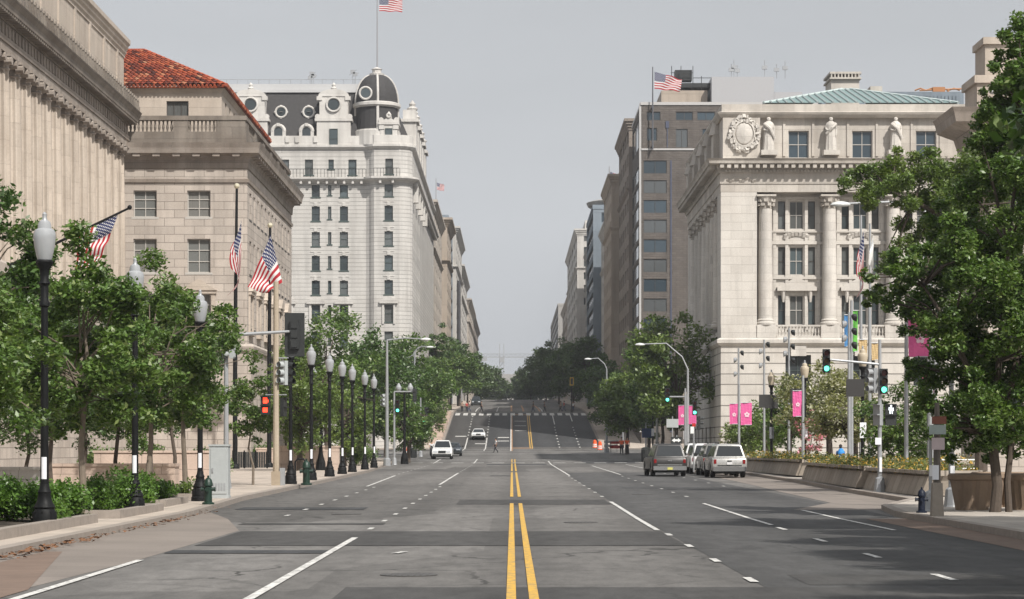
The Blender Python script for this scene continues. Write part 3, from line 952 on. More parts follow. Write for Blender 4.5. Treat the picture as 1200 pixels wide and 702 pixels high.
# mansard slopes (front and side) with a flat deck
b.quad((XL, YF + .5, 42.5), (-18.6, YF + .5, 42.5), (-18.6, YF + 3.2, 48.6), (XL, YF + 3.2, 48.6))
b.quad((-13.5, 303, 42.5), (-13.5, 380, 42.5), (-16.2, 380, 48.6), (-16.2, 303, 48.6))
b.quad((-18.6, YF + .5, 42.5), (-13.5, 303, 42.5), (-16.2, 303, 48.6), (-18.6, YF + 3.2, 48.6))
b.build('mansard_roof', SLATE, HT)
b = B()
b.prism([(XL, YF + 2.9), (-19, YF + 2.9), (-16, 303), (-16, 380), (XL, 380)], 48.6, 49.0)
b.prism([(XL, YF + 3.2), (-19.2, YF + 3.2), (-16.3, 303.2), (-16.3, 380), (XL, 380)], 49.0, 49.75)
b.build('roof_deck', plain('grey roof edge', (.42, .42, .42), .6), HT)
b = B()
x0_ = XL
for i in range(20): b.tube([(XL + i * 1.4, YF + 3.6, 49.75), (XL + i * 1.4, YF + 3.6, 50.4)], .03, 5)
b.tube([(XL, YF + 3.6, 50.4), (-19.5, YF + 3.6, 50.4)], .04, 5)
for px, h in ((365, 1.6), (367, 1.2), (413, 1.9), (416, 1.5), (363, .9)):
    x = X(px, 303); b.tube([(x, 303.6, 49.7), (x, 303.6, 49.8 + h)], .04, 5); b.cbox((x, 303.6, 49.9 + h * .8), (.6, .1, .5)); b.tube([(x - .5, 303.6, 49.8 + h * .6), (x + .5, 303.6, 49.8 + h)], .03, 5)
b.build('roof_antenna', GALV, HT)
def dormer(cx, yf, w, zb, zsp, ztop, orad, zc):
    """a tall stone dormer: body, volutes, segment gable and round window"""
    d = B()
    d.box(cx - w / 2, cx + w / 2, yf, yf + 3.4, zb, zsp)
    d.box(cx - w / 2 - .25, cx + w / 2 + .25, yf - .15, yf + 3.2, zsp, zsp + .35)
    w2 = w * .42
    d.box(cx - w2, cx + w2, yf + .05, yf + 3.2, zsp + .35, ztop - 1.0)
    arc = [(cx + w2 * 1.1 * math.cos(q), ztop - 1.0 + .95 * math.sin(q)) for q in [math.pi * k / 8 for k in range(9)]]
    d.add([(p[0], yf - .05, p[1]) for p in arc] + [(p[0], yf + 3, p[1]) for p in arc], [tuple(range(9)), tuple(range(17, 8, -1))] + [(k, k + 1, 10 + k, 9 + k) for k in range(8)] + [(8, 0, 9, 17)])
    for s_ in (-1, 1):
        d.box(cx + s_ * w2 - .35, cx + s_ * w2 + .35, yf - .1, yf + .5, ztop - 1.5, ztop - 1.0)
        d.tube([(cx + s_ * (w / 2 - .1), yf + .0, zsp + .6), (cx + s_ * (w / 2 - .1), yf + .6, zsp + .6)], .35, 9)
    d.lathe([(.3, 0), (.42, .25), (.2, .45), (.28, .7), (.05, 1.0)], (cx, yf + .4, ztop - .15), 8)
    rim = [(cx + (orad + .22) * math.cos(q), yf - .1, zc + (orad + .22) * math.sin(q)) for q in [2 * math.pi * k / 18 for k in range(19)]]
    d.tube(rim, .13, 6, 0, False)
    return d.build('dormer', HOTELP, HT)
def oculus(par, cx, y, zc, r, name='round_window', m=GL):
    o = B(); o.add([(cx + r * math.cos(2 * math.pi * k / 18), y, zc + r * math.sin(2 * math.pi * k / 18)) for k in range(18)], [tuple(range(18))])
    o.build(name, m, par)
for px, ww in ((391, 4.4), (293.6, 4.4)):
    cx = X(px, 300)
    d = dormer(cx, YF - .1, ww, 41.3, Zp(142, 300), Zp(104, 300), .68, Zp(122.7, 300))
    oculus(d, cx, YF - .16, Zp(122.7, 300), .72)
    put_win(d, (cx, YF - .13, Zp(174, 300)), 1.1, 2.55, '-y', 1, 2, GL, FRAMEG)
for px in (329.7, 362):
    cx, y = X(px, 302), 302.0
    d = B(); rim = [(cx + .72 * math.cos(q), y - .35, Zp(129, 300) + .72 * math.sin(q)) for q in [2 * math.pi * k / 18 for k in range(19)]]
    d.tube(rim, .14, 8, 0, False)
    for q in (0, 1.57, 3.14, 4.71): d.cbox((cx + .8 * math.cos(q), y - .3, Zp(129, 300) + .8 * math.sin(q)), (.22, .22, .22))
    d.lathe([(.7, 0), (.7, .01)], (cx, y, Zp(129, 300)), 4)
    rd_ = d.build('round_dormer', HOTELP, HT)
    oculus(rd_, cx, y - .36, Zp(129, 300), .6)
for px in (326, 359):
    cx, y = X(px, 300), YF + .05
    d = B(); zb, zt = Zp(167, 300), Zp(147, 300)
    d.box(cx - .95, cx - .55, y, y + 1.8, zb, zt - .7); d.box(cx + .55, cx + .95, y, y + 1.8, zb, zt - .7)
    arc = [(cx + .78 * math.cos(q), y + .2, zt - .75 + .78 * math.sin(q)) for q in [math.pi * k / 8 for k in range(9)]]
    d.tube(arc, .26, 8); d.cbox((cx, y, zt + .1), (.4, .4, .4))
    d.cbox((cx - 1.2, y, zb + .4), (.5, .5, .8)); d.cbox((cx + 1.2, y, zb + .4), (.5, .5, .8))
    ad = d.build('arched_dormer', HOTELP, HT)
    put_win(ad, (cx, y + .1, zb), 1.1, zt - zb - .05, '-y', 1, 1, GLD, None, False, True, False)
# domed corner
tc, r0 = (X(441.5, 302), 302.2), 2.75
b = B()
b.lathe([(r0 + .35, 41.3), (r0 + .35, 43.2), (r0 + .15, 43.3), (r0 + .15, 43.4)], (*tc, 0), 24)
b.lathe([(r0 + .1, 46.3), (r0 + .4, 46.5), (r0 + .4, 46.85), (r0 + .05, 47.0)], (*tc, 0), 24)
dome = [(r0 * math.cos(a) ** .75, 46.95 + 3.85 * math.sin(a)) for a in [R(k * 10) for k in range(9)]]
for k in range(4):
    q = R(-84 + 90 * k)
    b.tube([(tc[0] + math.cos(q) * (r + .03), tc[1] + math.sin(q) * (r + .03), z) for r, z in dome], .16, 6)
    b.box(tc[0] + math.cos(q) * (r0 + .05) - .16, tc[0] + math.cos(q) * (r0 + .05) + .16, tc[1] + math.sin(q) * (r0 + .05) - .16, tc[1] + math.sin(q) * (r0 + .05) + .16, 43.3, 46.4)
b.lathe([(.95, 50.6), (1.0, 50.9), (.6, 51.0), (.6, 51.4), (.75, 51.5), (.1, 51.8)], (*tc, 0), 10)
b.build('dome_trim', HOTELP, HT)
b = B()
b.lathe([(r0, 43.3), (r0, 46.4)], (*tc, 0), 24); b.lathe(dome, (*tc, 0), 24)
dm = b.build('dome', SLATE, HT)
cx = X(428, 299)
q = B(); q.tube([(cx + .78 * math.cos(a), tc[1] - r0 + .2, Zp(109.5, 300) + .78 * math.sin(a)) for a in [2 * math.pi * k / 18 for k in range(19)]], .14, 8, 0, False)
od = q.build('round_dormer', HOTELP, HT)
oculus(od, cx, tc[1] - r0 + .18, Zp(109.5, 300), .62)
cx = X(455.5, 299)
d = dormer(cx, YT + .1, 2.2, 41.3, Zp(147, 300), Zp(139, 300), .01, 45)
put_win(d, (cx, YT + .06, Zp(174, 300)), .95, 2.5, '-y', 1, 2, GL, FRAMEG)
for i in range(5):
    y = 303.5 + i * 8
    d = B()
    d.box(-14.6, -12.6, y, y + 3.6, 41.3, 44.8); d.box(-14.7, -12.3, y - .25, y + 3.85, 44.8, 45.2); d.box(-14.4, -12.7, y + .5, y + 3.1, 45.2, 46.5)
    d.lathe([(.6, 46.5), (.75, 46.8), (.35, 47.1), (.45, 47.4), (.05, 47.9)], (-13.2, y + 1.8, 0), 8)
    d.build('side_dormer', HOTELP, HT)
    d = B()
    d.box(-13.0, -12.35, y + .2, y + 1.4, 34.2, 36.25)
    d.build('bracket', HOTELP, HT)
b = B()
b.tube([(X(442, 302), 302.2, 51.6), (X(442, 302), 302.2, 61.5)], [.1, .06], 8); b.sphere((X(442, 302), 302.2, 61.6), .16)
tag(b.build('flagpole', plain('grey pole', (.25, .25, .26), .5)), 'slender flagpole on top of the hotel dome', 'flagpole')

# ------------------------------------------------------------------ the rows of street buildings behind
def street_building(label, side, ya, yb, xp, zt, m, floors=10, bays=5, gm=GLD, ribbon=False, front=None, cor=.8, depth=24, crown=None, name='street_building', group=None, wfrac=.55):
    zb = gz(ya) - .5
    o = thing(name, label, 'building', (xp, ya, zb), group)
    s = -1 if side == 'L' else 1         # the building lies on this side of its street face
    out = -s
    ops, fops = [], []
    fh = (zt - zb - 5) / floors
    for i in range(floors):
        z0 = zb + 5 + i * fh + fh * (.25 if not ribbon else .18)
        z1 = z0 + fh * (.55 if not ribbon else .6)
        if ribbon: ops.append((ya + .6, yb - .6, z0, z1))
        else:
            p = (yb - ya) / bays
            for k in range(bays): ops.append((ya + p * (k + .5 - wfrac / 2), ya + p * (k + .5 + wfrac / 2), z0, z1))
        if front and z0 > front:
            for k in range(3): fops.append((xp + s * (1.6 + k * 3.4), xp + s * (3.4 + k * 3.4), z0, z1))
    fops = [(min(f[0], f[1]), max(f[0], f[1]), f[2], f[3]) for f in fops]
    b = B()
    b.wall('y', xp, ya, yb, zb, zt, ops, .35, out)
    xe = xp + s * depth
    b.wall('x', ya, min(xp, xe), max(xp, xe), zb, zt, fops, .35, -1)
    b.quad((xp, yb, zb), (xe, yb, zb), (xe, yb, zt), (xp, yb, zt)); b.quad((xe, ya, zb), (xe, yb, zb), (xe, yb, zt), (xe, ya, zt))
    b.quad((xp, ya, zt - .02), (xe, ya, zt - .02), (xe, yb, zt - .02), (xp, yb, zt - .02))
    b.build('wall', m, o)
    for q in ops: put_win(o, (xp - out * .3, (q[0] + q[1]) / 2, q[2]), q[1] - q[0], q[3] - q[2], '+x' if out > 0 else '-x', 6 if ribbon else 1, 1 if ribbon else 2, gm, FRAMED, frame=ribbon)
    for q in fops: put_win(o, ((q[0] + q[1]) / 2, ya + .3, q[2]), q[1] - q[0], q[3] - q[2], '-y', 1, 2, gm, FRAMED, frame=False)
    b = B()
    path = [(xe, ya), (xp, ya), (xp, yb)]
    sd2 = -1 if side == 'L' else 1
    if cor:
        b.sweep(path, cornice_prof(zt - .9, zt + .7, cor), sd2)
        for zq, hq, k in ((zb + (zt - zb) * .78, .6, .5), (zb + 6, .7, .6)): B().sweep(path, cornice_prof(zq, zq + hq, cor * k), sd2).build('string_course', m, o)
    else: b.sweep(path, [(-.2, zt - .02), (.1, zt - .02), (.1, zt + .8), (-.2, zt + .8)], sd2)
    if crown: B().box(min(xp + s * 2, xe), max(xp + s * 2, xe), ya + 3, yb - 2, zt, zt + crown).build('rooftop_block', m, o)
    b.build('cornice', m, o)
    return o
T1, T2, T3, T4, T5, T6 = (tint('tan stone', (.38, .325, .27)), tint('buff stone', (.44, .395, .345)), tint('grey stone', (.34, .33, .315)), tint('pale stone', (.50, .48, .45)), tint('brown stone', (.25, .215, .185)), tint('blue grey cladding', (.20, .235, .27)))
street_building('tan stone office block just beyond the white grand hotel, with heavy cornice', 'L', 384, 432, -13.2, 42.5, T2, 10, 6, front=38, cor=.8, crown=2, wfrac=.4)
street_building('tan stone block with projecting cornice, just before the blue glass block', 'L', 434, 462, -12.2, 44.5, T1, 10, 4, front=40, cor=1.0)
street_building('narrow blue glass office block between stone blocks on the left row', 'L', 464, 500, -12.9, 48, T6, 12, 4, GLB, True, 36, 0)
street_building('pale grey office block with flat cornice, past the blue glass block', 'L', 503, 560, -12.2, 49.5, T4, 11, 6, cor=.9, front=44)
street_building('pale stone block lower than the grey block before it on the left row', 'L', 563, 640, -12.5, 46, T4, 10, 6, cor=.9, front=40)
street_building('buff stone block far up the street, second last of the left row', 'L', 645, 730, -12.2, 43, T2, 9, 6, cor=.9, front=38)
street_building('last reddish low block at the far end of the left row', 'L', 735, 840, -12.4, 43, T5, 8, 6, cor=.9)

street_building('dark brown stone block with deep cornice behind the brown hotel slab', 'R', 335, 366, 17.0, 49.0, T5, 12, 5, front=40, cor=.7)
street_building('carved tan stone block with tall flag mast on its roof', 'R', 369, 398, 15.9, 45.0, T1, 11, 5, front=30, cor=.6, crown=3, wfrac=.4)
street_building('tan stone block with ornate balcony beside the glass round-topped block', 'R', 401, 436, 16.9, 41.5, T4, 10, 6, cor=.6, front=30, wfrac=.45)
RB = street_building('glass fronted block with curved overhanging roof rim', 'R', 440, 478, 15.5, 47.5, T6, 11, 5, GLB, True, 28, 0, 14)
b = B(); b.lathe([(5.5, 47.6), (7.5, 48.6), (7.8, 49.3), (7.0, 49.6)], (22.2, 447, 0), 24); b.lathe([(5.0, 44), (5.0, 47.6)], (23, 447, 0), 24)
b.build('roof_rim', T3, RB)
street_building('grey office block with vertical glass bands on the right row', 'R', 482, 540, 17.2, 46, T3, 11, 6, GLB, cor=.5, front=30)
street_building('pale stone office block with rounded top near the right row end', 'R', 545, 640, 15.4, 53, T4, 12, 6, cor=.7, front=34, crown=3)
street_building('buff block far up the street behind dark trees', 'R', 645, 770, 16.9, 46, T2, 9, 6, cor=.7, front=34)
street_building('last dark glazed block of the right row', 'R', 780, 930, 15.6, 50, T3, 10, 6, GLD, True, 36, 0)
for nm, lb, x0, x1, y, zt, m in (('distant_building', 'pale low building closing the far end of the street', -40, 60, 1150, 33, T4), ('distant_building', 'grey rooftop block behind the pale building at the street end', -6, 5, 1190, 40, T3)):
    o = thing(nm, lb, 'building', (x0, y, 20))
    ops = [(x0 + 1 + k * 2.2, x0 + 2.2 + k * 2.2, 24 + j * 4, 26.4 + j * 4) for k in range(int((x1 - x0) / 2.2)) for j in range(int((zt - 27) / 4))]
    B().wall('x', y, x0, x1, 20, zt, ops, .4, -1).quad((x0, y, zt), (x1, y, zt), (x1, y + 20, zt), (x0, y + 20, zt)).quad((x0, y, 20), (x0, y + 20, 20), (x0, y + 20, zt), (x0, y, zt)).quad((x1, y, 20), (x1, y + 20, 20), (x1, y + 20, zt), (x1, y, zt)).build('wall', m, o)
    for q in ops: put_win(o, ((q[0] + q[1]) / 2, y + .35, q[2]), 1.2, 2.4, '-y', 1, 1, GLD, None, frame=False)
# far tower crane
b = B()
cx, cy = X(588, 1000), 1000
zt = Zp(419, 1000)
for s_ in (-.9, .9): b.box(cx + s_ - .15, cx + s_ + .15, cy - .15, cy + .15, 21, zt + 6)
for z in np.arange(22, zt, 2.5): b.tube([(cx - .9, cy, z), (cx + .9, cy, z + 2.5)], .12, 4)
crane = thing('tower_crane', 'thin tower crane far away above the street end', 'crane', (cx, cy, 21))
b.build('mast', GALV, crane)
b = B(); b.box(cx - 9, cx + 22, cy - .3, cy + .3, zt, zt + .35); b.box(cx - 9, cx + 22, cy - .2, cy + .2, zt + 1.5, zt + 1.7)
for x in np.arange(cx - 9, cx + 22, 2): b.tube([(x, cy, zt + .2), (x + 1, cy, zt + 1.6), (x + 2, cy, zt + .2)], .1, 4)
b.build('jib', GALV, crane)
b = B(); b.box(cx - .9, cx + .9, cy - .9, cy + .9, zt - 2, zt - .1); b.box(cx - 9, cx - 6.5, cy - .5, cy + .5, zt - 1.5, zt - .1)
b.build('cab', GALV, crane)

# ------------------------------------------------------------------ brown brick hotel slab, right
BR = thing('brick_slab_building', 'tall plain brown brick slab building with ribbon windows and rooftop plant', 'building', (17.4, 310, 1.5))
YB, XB = 310, 17.4
ops = []
for i in range(14):
    t = 188 + i * 23.1
    if t < 440: ops.append((X(753.5, YB) + .05, X(781.5, YB), Zp(t + 15.5, YB), Zp(t, YB)))
for p0, p1, t, bt in ((757, 774, 131, 141), (791, 812, 131, 141), (816, 838, 131, 141), (757, 770, 150, 165), (791, 806, 151, 173), (822, 837, 151, 173)): ops.append((X(p0, YB) + .1, X(p1, YB), Zp(bt, YB), Zp(t, YB)))
b = B(); b.wall('x', YB, XB, 50, 1, Zp(121, YB), ops, .18, -1)
sops = [(YB + .4, 332.6, Zp(t + 17, YB), Zp(t - 1, YB)) for t in [188 + i * 23.1 for i in range(12)]] + [(YB + .4, 332.6, Zp(165, YB), Zp(131, YB))]
zt = Zp(121, YB)
b.wall('y', XB, YB, 333, 1, zt, sops, .15, -1)
b.quad((XB, YB, zt), (50, YB, zt), (50, 333, zt), (XB, 333, zt)); b.quad((XB, 333, 1), (50, 333, 1), (50, 333, zt), (XB, 333, zt)); b.quad((50, YB, 1), (50, 333, 1), (50, 333, zt), (50, YB, zt))
b.build('wall', BRICK, BR)
for q in ops: put_win(BR, ((q[0] + q[1]) / 2, YB + .13, q[2]), q[1] - q[0], q[3] - q[2], '-y', 2, 1, GLB, FRAMED)
for q in sops: put_win(BR, (XB + .1, (q[0] + q[1]) / 2, q[2]), q[1] - q[0], q[3] - q[2], '-x', 3, 1, GLB, FRAMED)
b = B()
b.box(X(785.5, YB), X(787.2, YB), YB - .09, YB, 4, Zp(188, YB)); b.box(X(780, YB), X(784, YB), YB - .12, YB, Zp(150, YB), Zp(142, YB)); b.box(X(781.5, YB), X(782.5, YB), YB - .08, YB, Zp(173, YB), Zp(150, YB))
b.build('drain_pipe', plain('blue grey metal', (.06, .07, .11), .5), BR)
b = B(); b.sweep([(50, YB), (XB, YB), (XB, 333)], [(-.2, zt - .25), (.12, zt - .25), (.12, zt + .15), (-.2, zt + .15)], 1); b.sweep([(50, YB), (XB, YB)], [(-.2, Zp(176, YB)), (.1, Zp(176, YB)), (.1, Zp(174, YB)), (-.2, Zp(174, YB))], 1)
b.box(XB - .28, XB, YB + .02, YB + .3, 4, zt)
b.build('coping', plain('pale metal coping', (.42, .41, .40), .5), BR)
b = B(); b.box(X(775, 316), X(829, 316), 316, 326, zt, Zp(106, 316)); b.build('plant_room', T1, BR)
b = B(); b.box(X(834, 314), X(907, 314), 314, 330, zt, Zp(90, 314)); b.box(X(907, 318), X(940, 318), 318, 330, zt, Zp(108, 318)); b.build('penthouse', plain('grey cladding', (.36, .36, .37), .5), BR)
b = B()
b.box(X(791, 317), X(811, 317), 317, 319, Zp(94, 317), Zp(82, 317)); b.box(X(786, 317), X(834, 317), 316.5, 322, Zp(103, 317), Zp(98, 317))
for px in (787, 798, 812, 822): b.tube([(X(px, 316.5), 316.5, Zp(106, 317)), (X(px, 316.5), 316.5, Zp(78 if px < 815 else 90, 317))], .05, 5)
b.tube([(X(786, 316.5), 316.5, Zp(86, 317)), (X(812, 316.5), 316.5, Zp(86, 317))], .05, 5); b.tube([(X(812, 316.5), 316.5, Zp(92, 317)), (X(834, 316.5), 316.5, Zp(92, 317))], .05, 5)
b.build('cooling_tower', DARKP, BR)
for px, h in ((857, 2), (860, 2.6), (864, 1.8), (910, 2), (920, 2.4), (896, 2.5)): b = B(); b.tube([(X(px, 316), 316, Zp(92, 316)), (X(px, 316), 316, Zp(92, 316) + h)], .05, 5); b.cbox((X(px, 316), 316, Zp(92, 316) + h * .6), (.7, .3, .5)); b.build('roof_antenna', GALV, BR)
b = B(); b.tube([(X(765, 309), 309.2, Zp(175, 309)), (X(765, 309), 309.2, Zp(78, 309))], [.12, .07], 8); b.box(X(765, 309) - .15, X(765, 309) + .15, 309.2, 310, Zp(172, 309), Zp(170, 309)); b.box(X(765, 309) - .15, X(765, 309) + .15, 309.2, 310, Zp(126, 309), Zp(124, 309))
tag(b.build('flagpole', plain('dark grey pole', (.09, .09, .10), .5)), 'grey flagpole rising along the brown slab building front', 'flagpole')
b = B(); b.tube([(X(714, 374), 374, 45), (X(714, 374), 374, Zp(195, 374))], [.12, .06], 8)
tag(b.build('flagpole', MATS['grey pole']), 'distant flagpole on the carved tan block roof', 'flagpole')
b = B(); b.tube([(X(511, 440), 440, 45), (X(511, 440), 440, Zp(209, 440))], [.12, .06], 8)
tag(b.build('flagpole', MATS['grey pole']), 'distant flagpole on the tan block beyond the hotel', 'flagpole')

# ------------------------------------------------------------------ white marble government building, right
WB = thing('marble_government_building', 'white marble classical building with giant columns, attic statues and green roof', 'building', (18.4, 203, .4))
YW, XW, XE = 203.0, 18.4, 62.0
s203 = 2700 / 203.0
col_px = [898 + 75 * i for i in range(8)]
bay_px = [938.5 + 75 * i for i in range(7)]
def zz(p): return Zp(p, YW)
ops = []
trip = [(0, 8.2), (-20.5, 4.2), (14.5 + 0, 4.2)]
WW = []
for bp_ in bay_px:
    for t, bt in ((234, 267), (288, 321), (345, 380)):
        for dx, hw in ((-3, 8.2), (-20.5, 4.3), (14.8, 4.3)):
            ops.append((X(bp_ + dx - hw, YW), X(bp_ + dx + hw, YW), zz(bt), zz(t)))
    WW.append((X(bp_ - 3 - 15, YW), X(bp_ - 3 + 15, YW), zz(452), zz(416)))
aops = [(X(p - 12, YW), X(p + 12, YW), zz(184), zz(152)) for p in (937, 1012, 1087, 1162, 1237)]
zl, zc0, zc1 = zz(396), zz(225), zz(189)
yr_ = YW + 1.3
b = B()
b.wall('x', yr_, X(886, YW), XE, zl, zc0 + .3, [o for o in ops], .3, -1)
b.wall('y', XW + 1.0, 206.5, 241, zl, zc0 + .3, [(y - .5, y + .5, zz(bt), zz(t)) for y in np.arange(209.5, 236, 4.4) for t, bt in ((234, 267), (288, 321), (345, 380))], .3, -1)
b.box(XW, X(887, YW), YW, 206.5, zl, zc0 + .25)
b.box(XW, XW + 3.5, 236.5, 241, zl, zc0 + .25)
b.quad((XE, YW, 0), (XE, 241, 0), (XE, 241, 30), (XE, YW, 30)); b.quad((XW, 241, 0), (XE, 241, 0), (XE, 241, 30), (XW, 241, 30))
b.build('wall', MARB, WB)
b = B()
b.wall('x', YW, XW, XE, .3, zl - .7, WW, .5, -1)
b.wall('y', XW, YW, 241, .3, zl - .7, [(y - .7, y + .7, z_, z_ + 2.2) for y in np.arange(209.5, 236, 4.4) for z_ in (1.6, 6.6)], .5, -1)
b.build('base_storey', MARBR, WB)
b = B()
b.sweep([(XE, YW), (XW, YW), (XW, 241)], [(-1.5, zl - .7), (.1, zl - .7), (.35, zl - .45), (.35, zl - .15), (.1, zl), (-1.5, zl)], 1)
b.box(XW + .0, X(886, YW), YW - .12, YW, zl, zl + .9)
# pedestals below the columns and balustrades between them
for p in col_px: b.box(X(p - 11, YW), X(p + 11, YW), YW - .15, YW + 1.25, zl, zl + 1.15)
for p in bay_px:
    b.box(X(p - 28, YW), X(p + 24, YW), YW - .02, YW + .3, zl + 1.0, zl + 1.15); b.box(X(p - 28, YW), X(p + 24, YW), YW - .02, YW + .3, zl, zl + .2)
    balusters(b, (X(p - 27, YW), YW + .14), (X(p + 23, YW), YW + .14), .27, zl + .2, zl + 1.0, .1)
    # keystone panel and bracket under each balcony
    b.box(X(p - 12, YW), X(p + 6, YW), YW - .25, YW, zl - 1.6, zl - .72)
b.build('belt_course', MARB, WB)
# window bays: mullion piers, spandrels, pediments
for p in bay_px:
    b = B()
    cx = X(p - 3, YW)
    for dx in (-1.95, -.86, .86, 1.95): b.box(cx + dx - .14, cx + dx + .14, yr_ - .14, yr_, zz(386), zz(231))
    for t0, t1 in ((271, 269), (285, 281), (232, 229)): b.box(cx - 2.3, cx + 2.3, yr_ - .2, yr_, zz(t0), zz(t1))
    for k in range(7): b.cbox((cx - 1.0 + k * .33, yr_ - .08, zz(276) + .28 * math.sin(k / 6 * math.pi)), (.28, .2, .38), 0, 0, .4)
    za = zz(336)
    b.box(cx - 1.75, cx + 1.75, yr_ - .5, yr_, za - .3, za)
    b.add([(cx - 1.8, yr_ - .5, za), (cx + 1.8, yr_ - .5, za), (cx, yr_ - .5, za + .95), (cx - 1.8, yr_, za), (cx + 1.8, yr_, za), (cx, yr_, za + .95)], [(0, 1, 2), (0, 2, 5, 3), (1, 4, 5, 2)])
    b.box(cx - 2.3, cx + 2.3, yr_ - .2, yr_, zz(326), zz(323))
    for s_ in (-1, 1): b.tube([(cx + s_ * 1.2, yr_ - .25, za - .3), (cx + s_ * 1.2, yr_ - .2, za - 1.3)], [.22, .1], 7)
    b.build('window_surround', MARB, WB)
for o in ops: put_win(WB, ((o[0] + o[1]) / 2, yr_ + .25, o[2]), o[1] - o[0], o[3] - o[2], '-y', 2 if o[1] - o[0] > 1 else 1, 2, GL, FRAMEW if o[1] - o[0] > 1 else FRAMED) if o[0] < 56 else None
for o in WW[:6]: put_win(WB, ((o[0] + o[1]) / 2, YW + .45, o[2]), o[1] - o[0], o[3] - o[2], '-y', 2, 2, GLD, FRAMEG)
for y in np.arange(209.5, 236, 4.4):
    for t, bt in ((234, 267), (288, 321), (345, 380)): put_win(WB, (XW + 1.25, y, zz(bt)), 1.0, zz(t) - zz(bt), '-x', 1, 2, GLD, FRAMED)
    for z_ in (1.6, 6.6): put_win(WB, (XW + .45, y, z_), 1.4, 2.2, '-x', 1, 1, GLD, FRAMED, frame=False)
ck = B()
hsh = zz(244) - (zl + 1.15)
ck.lathe([(.82, 0), (.84, .2), (.72, .3), (.76, .45), (.64, .55), (.64, hsh * .35), (.57, hsh)], n=24)
shaft = ck.build('column', MARB, None, True)
ck = B()
ck.lathe([(.56, 0), (.64, .06), (.56, .12), (.6, .5), (.85, 1.0)], n=12)
for k in range(8):
    q = k * math.pi / 4
    for zq, rq in ((.35, .68), (.7, .76)): ck.cbox((rq * math.cos(q + zq), rq * math.sin(q + zq), zq), (.2, .34, .26), 0, q + zq)
ck.box(-.85, .85, -.85, .85, 1.02, 1.2)
capm = ck.build('capital', MARBD)
posn = [(X(p, YW), YW + .55) for p in col_px] + [(XW + .35, y) for y in np.arange(207.6, 236, 4.4)]
for x, y in posn:
    c = shaft.copy(); C.objects.link(c); c.parent = WB; c.location = Vector((x, y, zl + 1.15)) - WB.location
    k = capm.copy(); C.objects.link(k); k.parent = c; k.location = (0, 0, hsh)
for o in (shaft, capm): bpy.data.objects.remove(o)
b = B()
pth = [(XE, YW), (XW, YW), (XW, 241)]
b.sweep(pth, [(-2.5, zc0), (.02, zc0), (.02, zc0 + .7), (.1, zc0 + .72), (.1, zz(203)), (-2.5, zz(203))], 1)
b.sweep(pth, [(-2.5, zz(203)), (.25, zz(203)), (.3, zz(199)), (.35, zz(199)), (.45, zz(193.5)), (1.1, zz(193)), (1.15, zz(190)), (1.3, zz(187.5)), (.4, zz(186)), (-2.5, zz(186))], 1)
blocks_along(b, (XE, YW), (XW - .3, YW), .62, (.34, .55), zz(198), zz(193.4), .45, 1); blocks_along(b, (XW, YW), (XW, 241), .62, (.34, .55), zz(198), zz(193.4), .45, 1)
blocks_along(b, (XE, YW), (XW, YW), .3, (.17, .14), zz(202), zz(199.4), .3, 1)
for k in range(12): b.cbox((X(853, YW) + k * .22, YW - .14, zz(211) - .12 * math.sin(k * 1.4)), (.2, .1, .22), 0, 0, .5)
b.build('cornice', MARBD, WB)
b = B()
ya_ = YW + .7
b.wall('x', ya_, XW + .5, XE, zz(186), zz(137), aops, .35, -1); b.wall('y', XW + .5, ya_, 241, zz(186), zz(137), [], .3, -1)
b.box(XW + .2, X(891, YW), ya_ - .5, ya_ + 3, zz(186), zz(137.5))
b.sweep([(XE, ya_ - .3), (XW + .2, ya_ - .3), (XW + .2, 241)], [(-.6, zz(137.5)), (.15, zz(137.5)), (.4, zz(134)), (.5, zz(131.5)), (.1, zz(130)), (.1, zz(121.5)), (-.6, zz(121.5))], 1)
for p in col_px[:6]: b.box(X(p - 12, YW), X(p + 12, YW), ya_ - .35, ya_, zz(186), zz(182))
for p in (937, 1012, 1087, 1162): 
    for s_ in (-1, 1): b.box(X(p + s_ * 17 - 1.5, YW), X(p + s_ * 17 + 1.5, YW), ya_ - .1, ya_, zz(182), zz(141))
for i in range(5):
    y = 207 + i * 7.4
    b.box(XW - .3, XW + .6, y, y + 2.4, zz(186), zz(150)); b.lathe([(1.0, 0), (.7, .9), (.5, 1.6), (.1, 2.2)], (XW + .3, y + 1.2, zz(150)), 9)
b.build('attic_wall', MARBD, WB)
b = B()
cx, cz = X(872, YW), zz(157)
b.lathe([(1.0, 0), (1.0, .3), (.86, .34), (.8, .2), (.7, .34), (.3, .46), (.05, .48)], (0, 0, 0), 18)
vs = [(cx + v[0], ya_ - .5 - v[2], cz + v[1] * 1.25) for v in b.v]
fs = b.f
b = B(); b.add(vs, fs)
rn = random.Random(5)
for k in range(90):
    q = k / 90 * 6.283
    rr_ = rn.uniform(1.1, 1.6)
    b.cbox((cx + rr_ * .85 * math.cos(q), ya_ - .6 - rn.random() * .12, cz + rr_ * 1.0 * math.sin(q)), [rn.uniform(.16, .34)] * 3, 0, rn.random() * 3, rn.random() * 3)
b.build('carved_crest', MARB, WB)
for o in aops: put_win(WB, ((o[0] + o[1]) / 2, ya_ + .3, o[2]), o[1] - o[0], o[3] - o[2], '-y', 2, 2, GLB, FRAMEW)
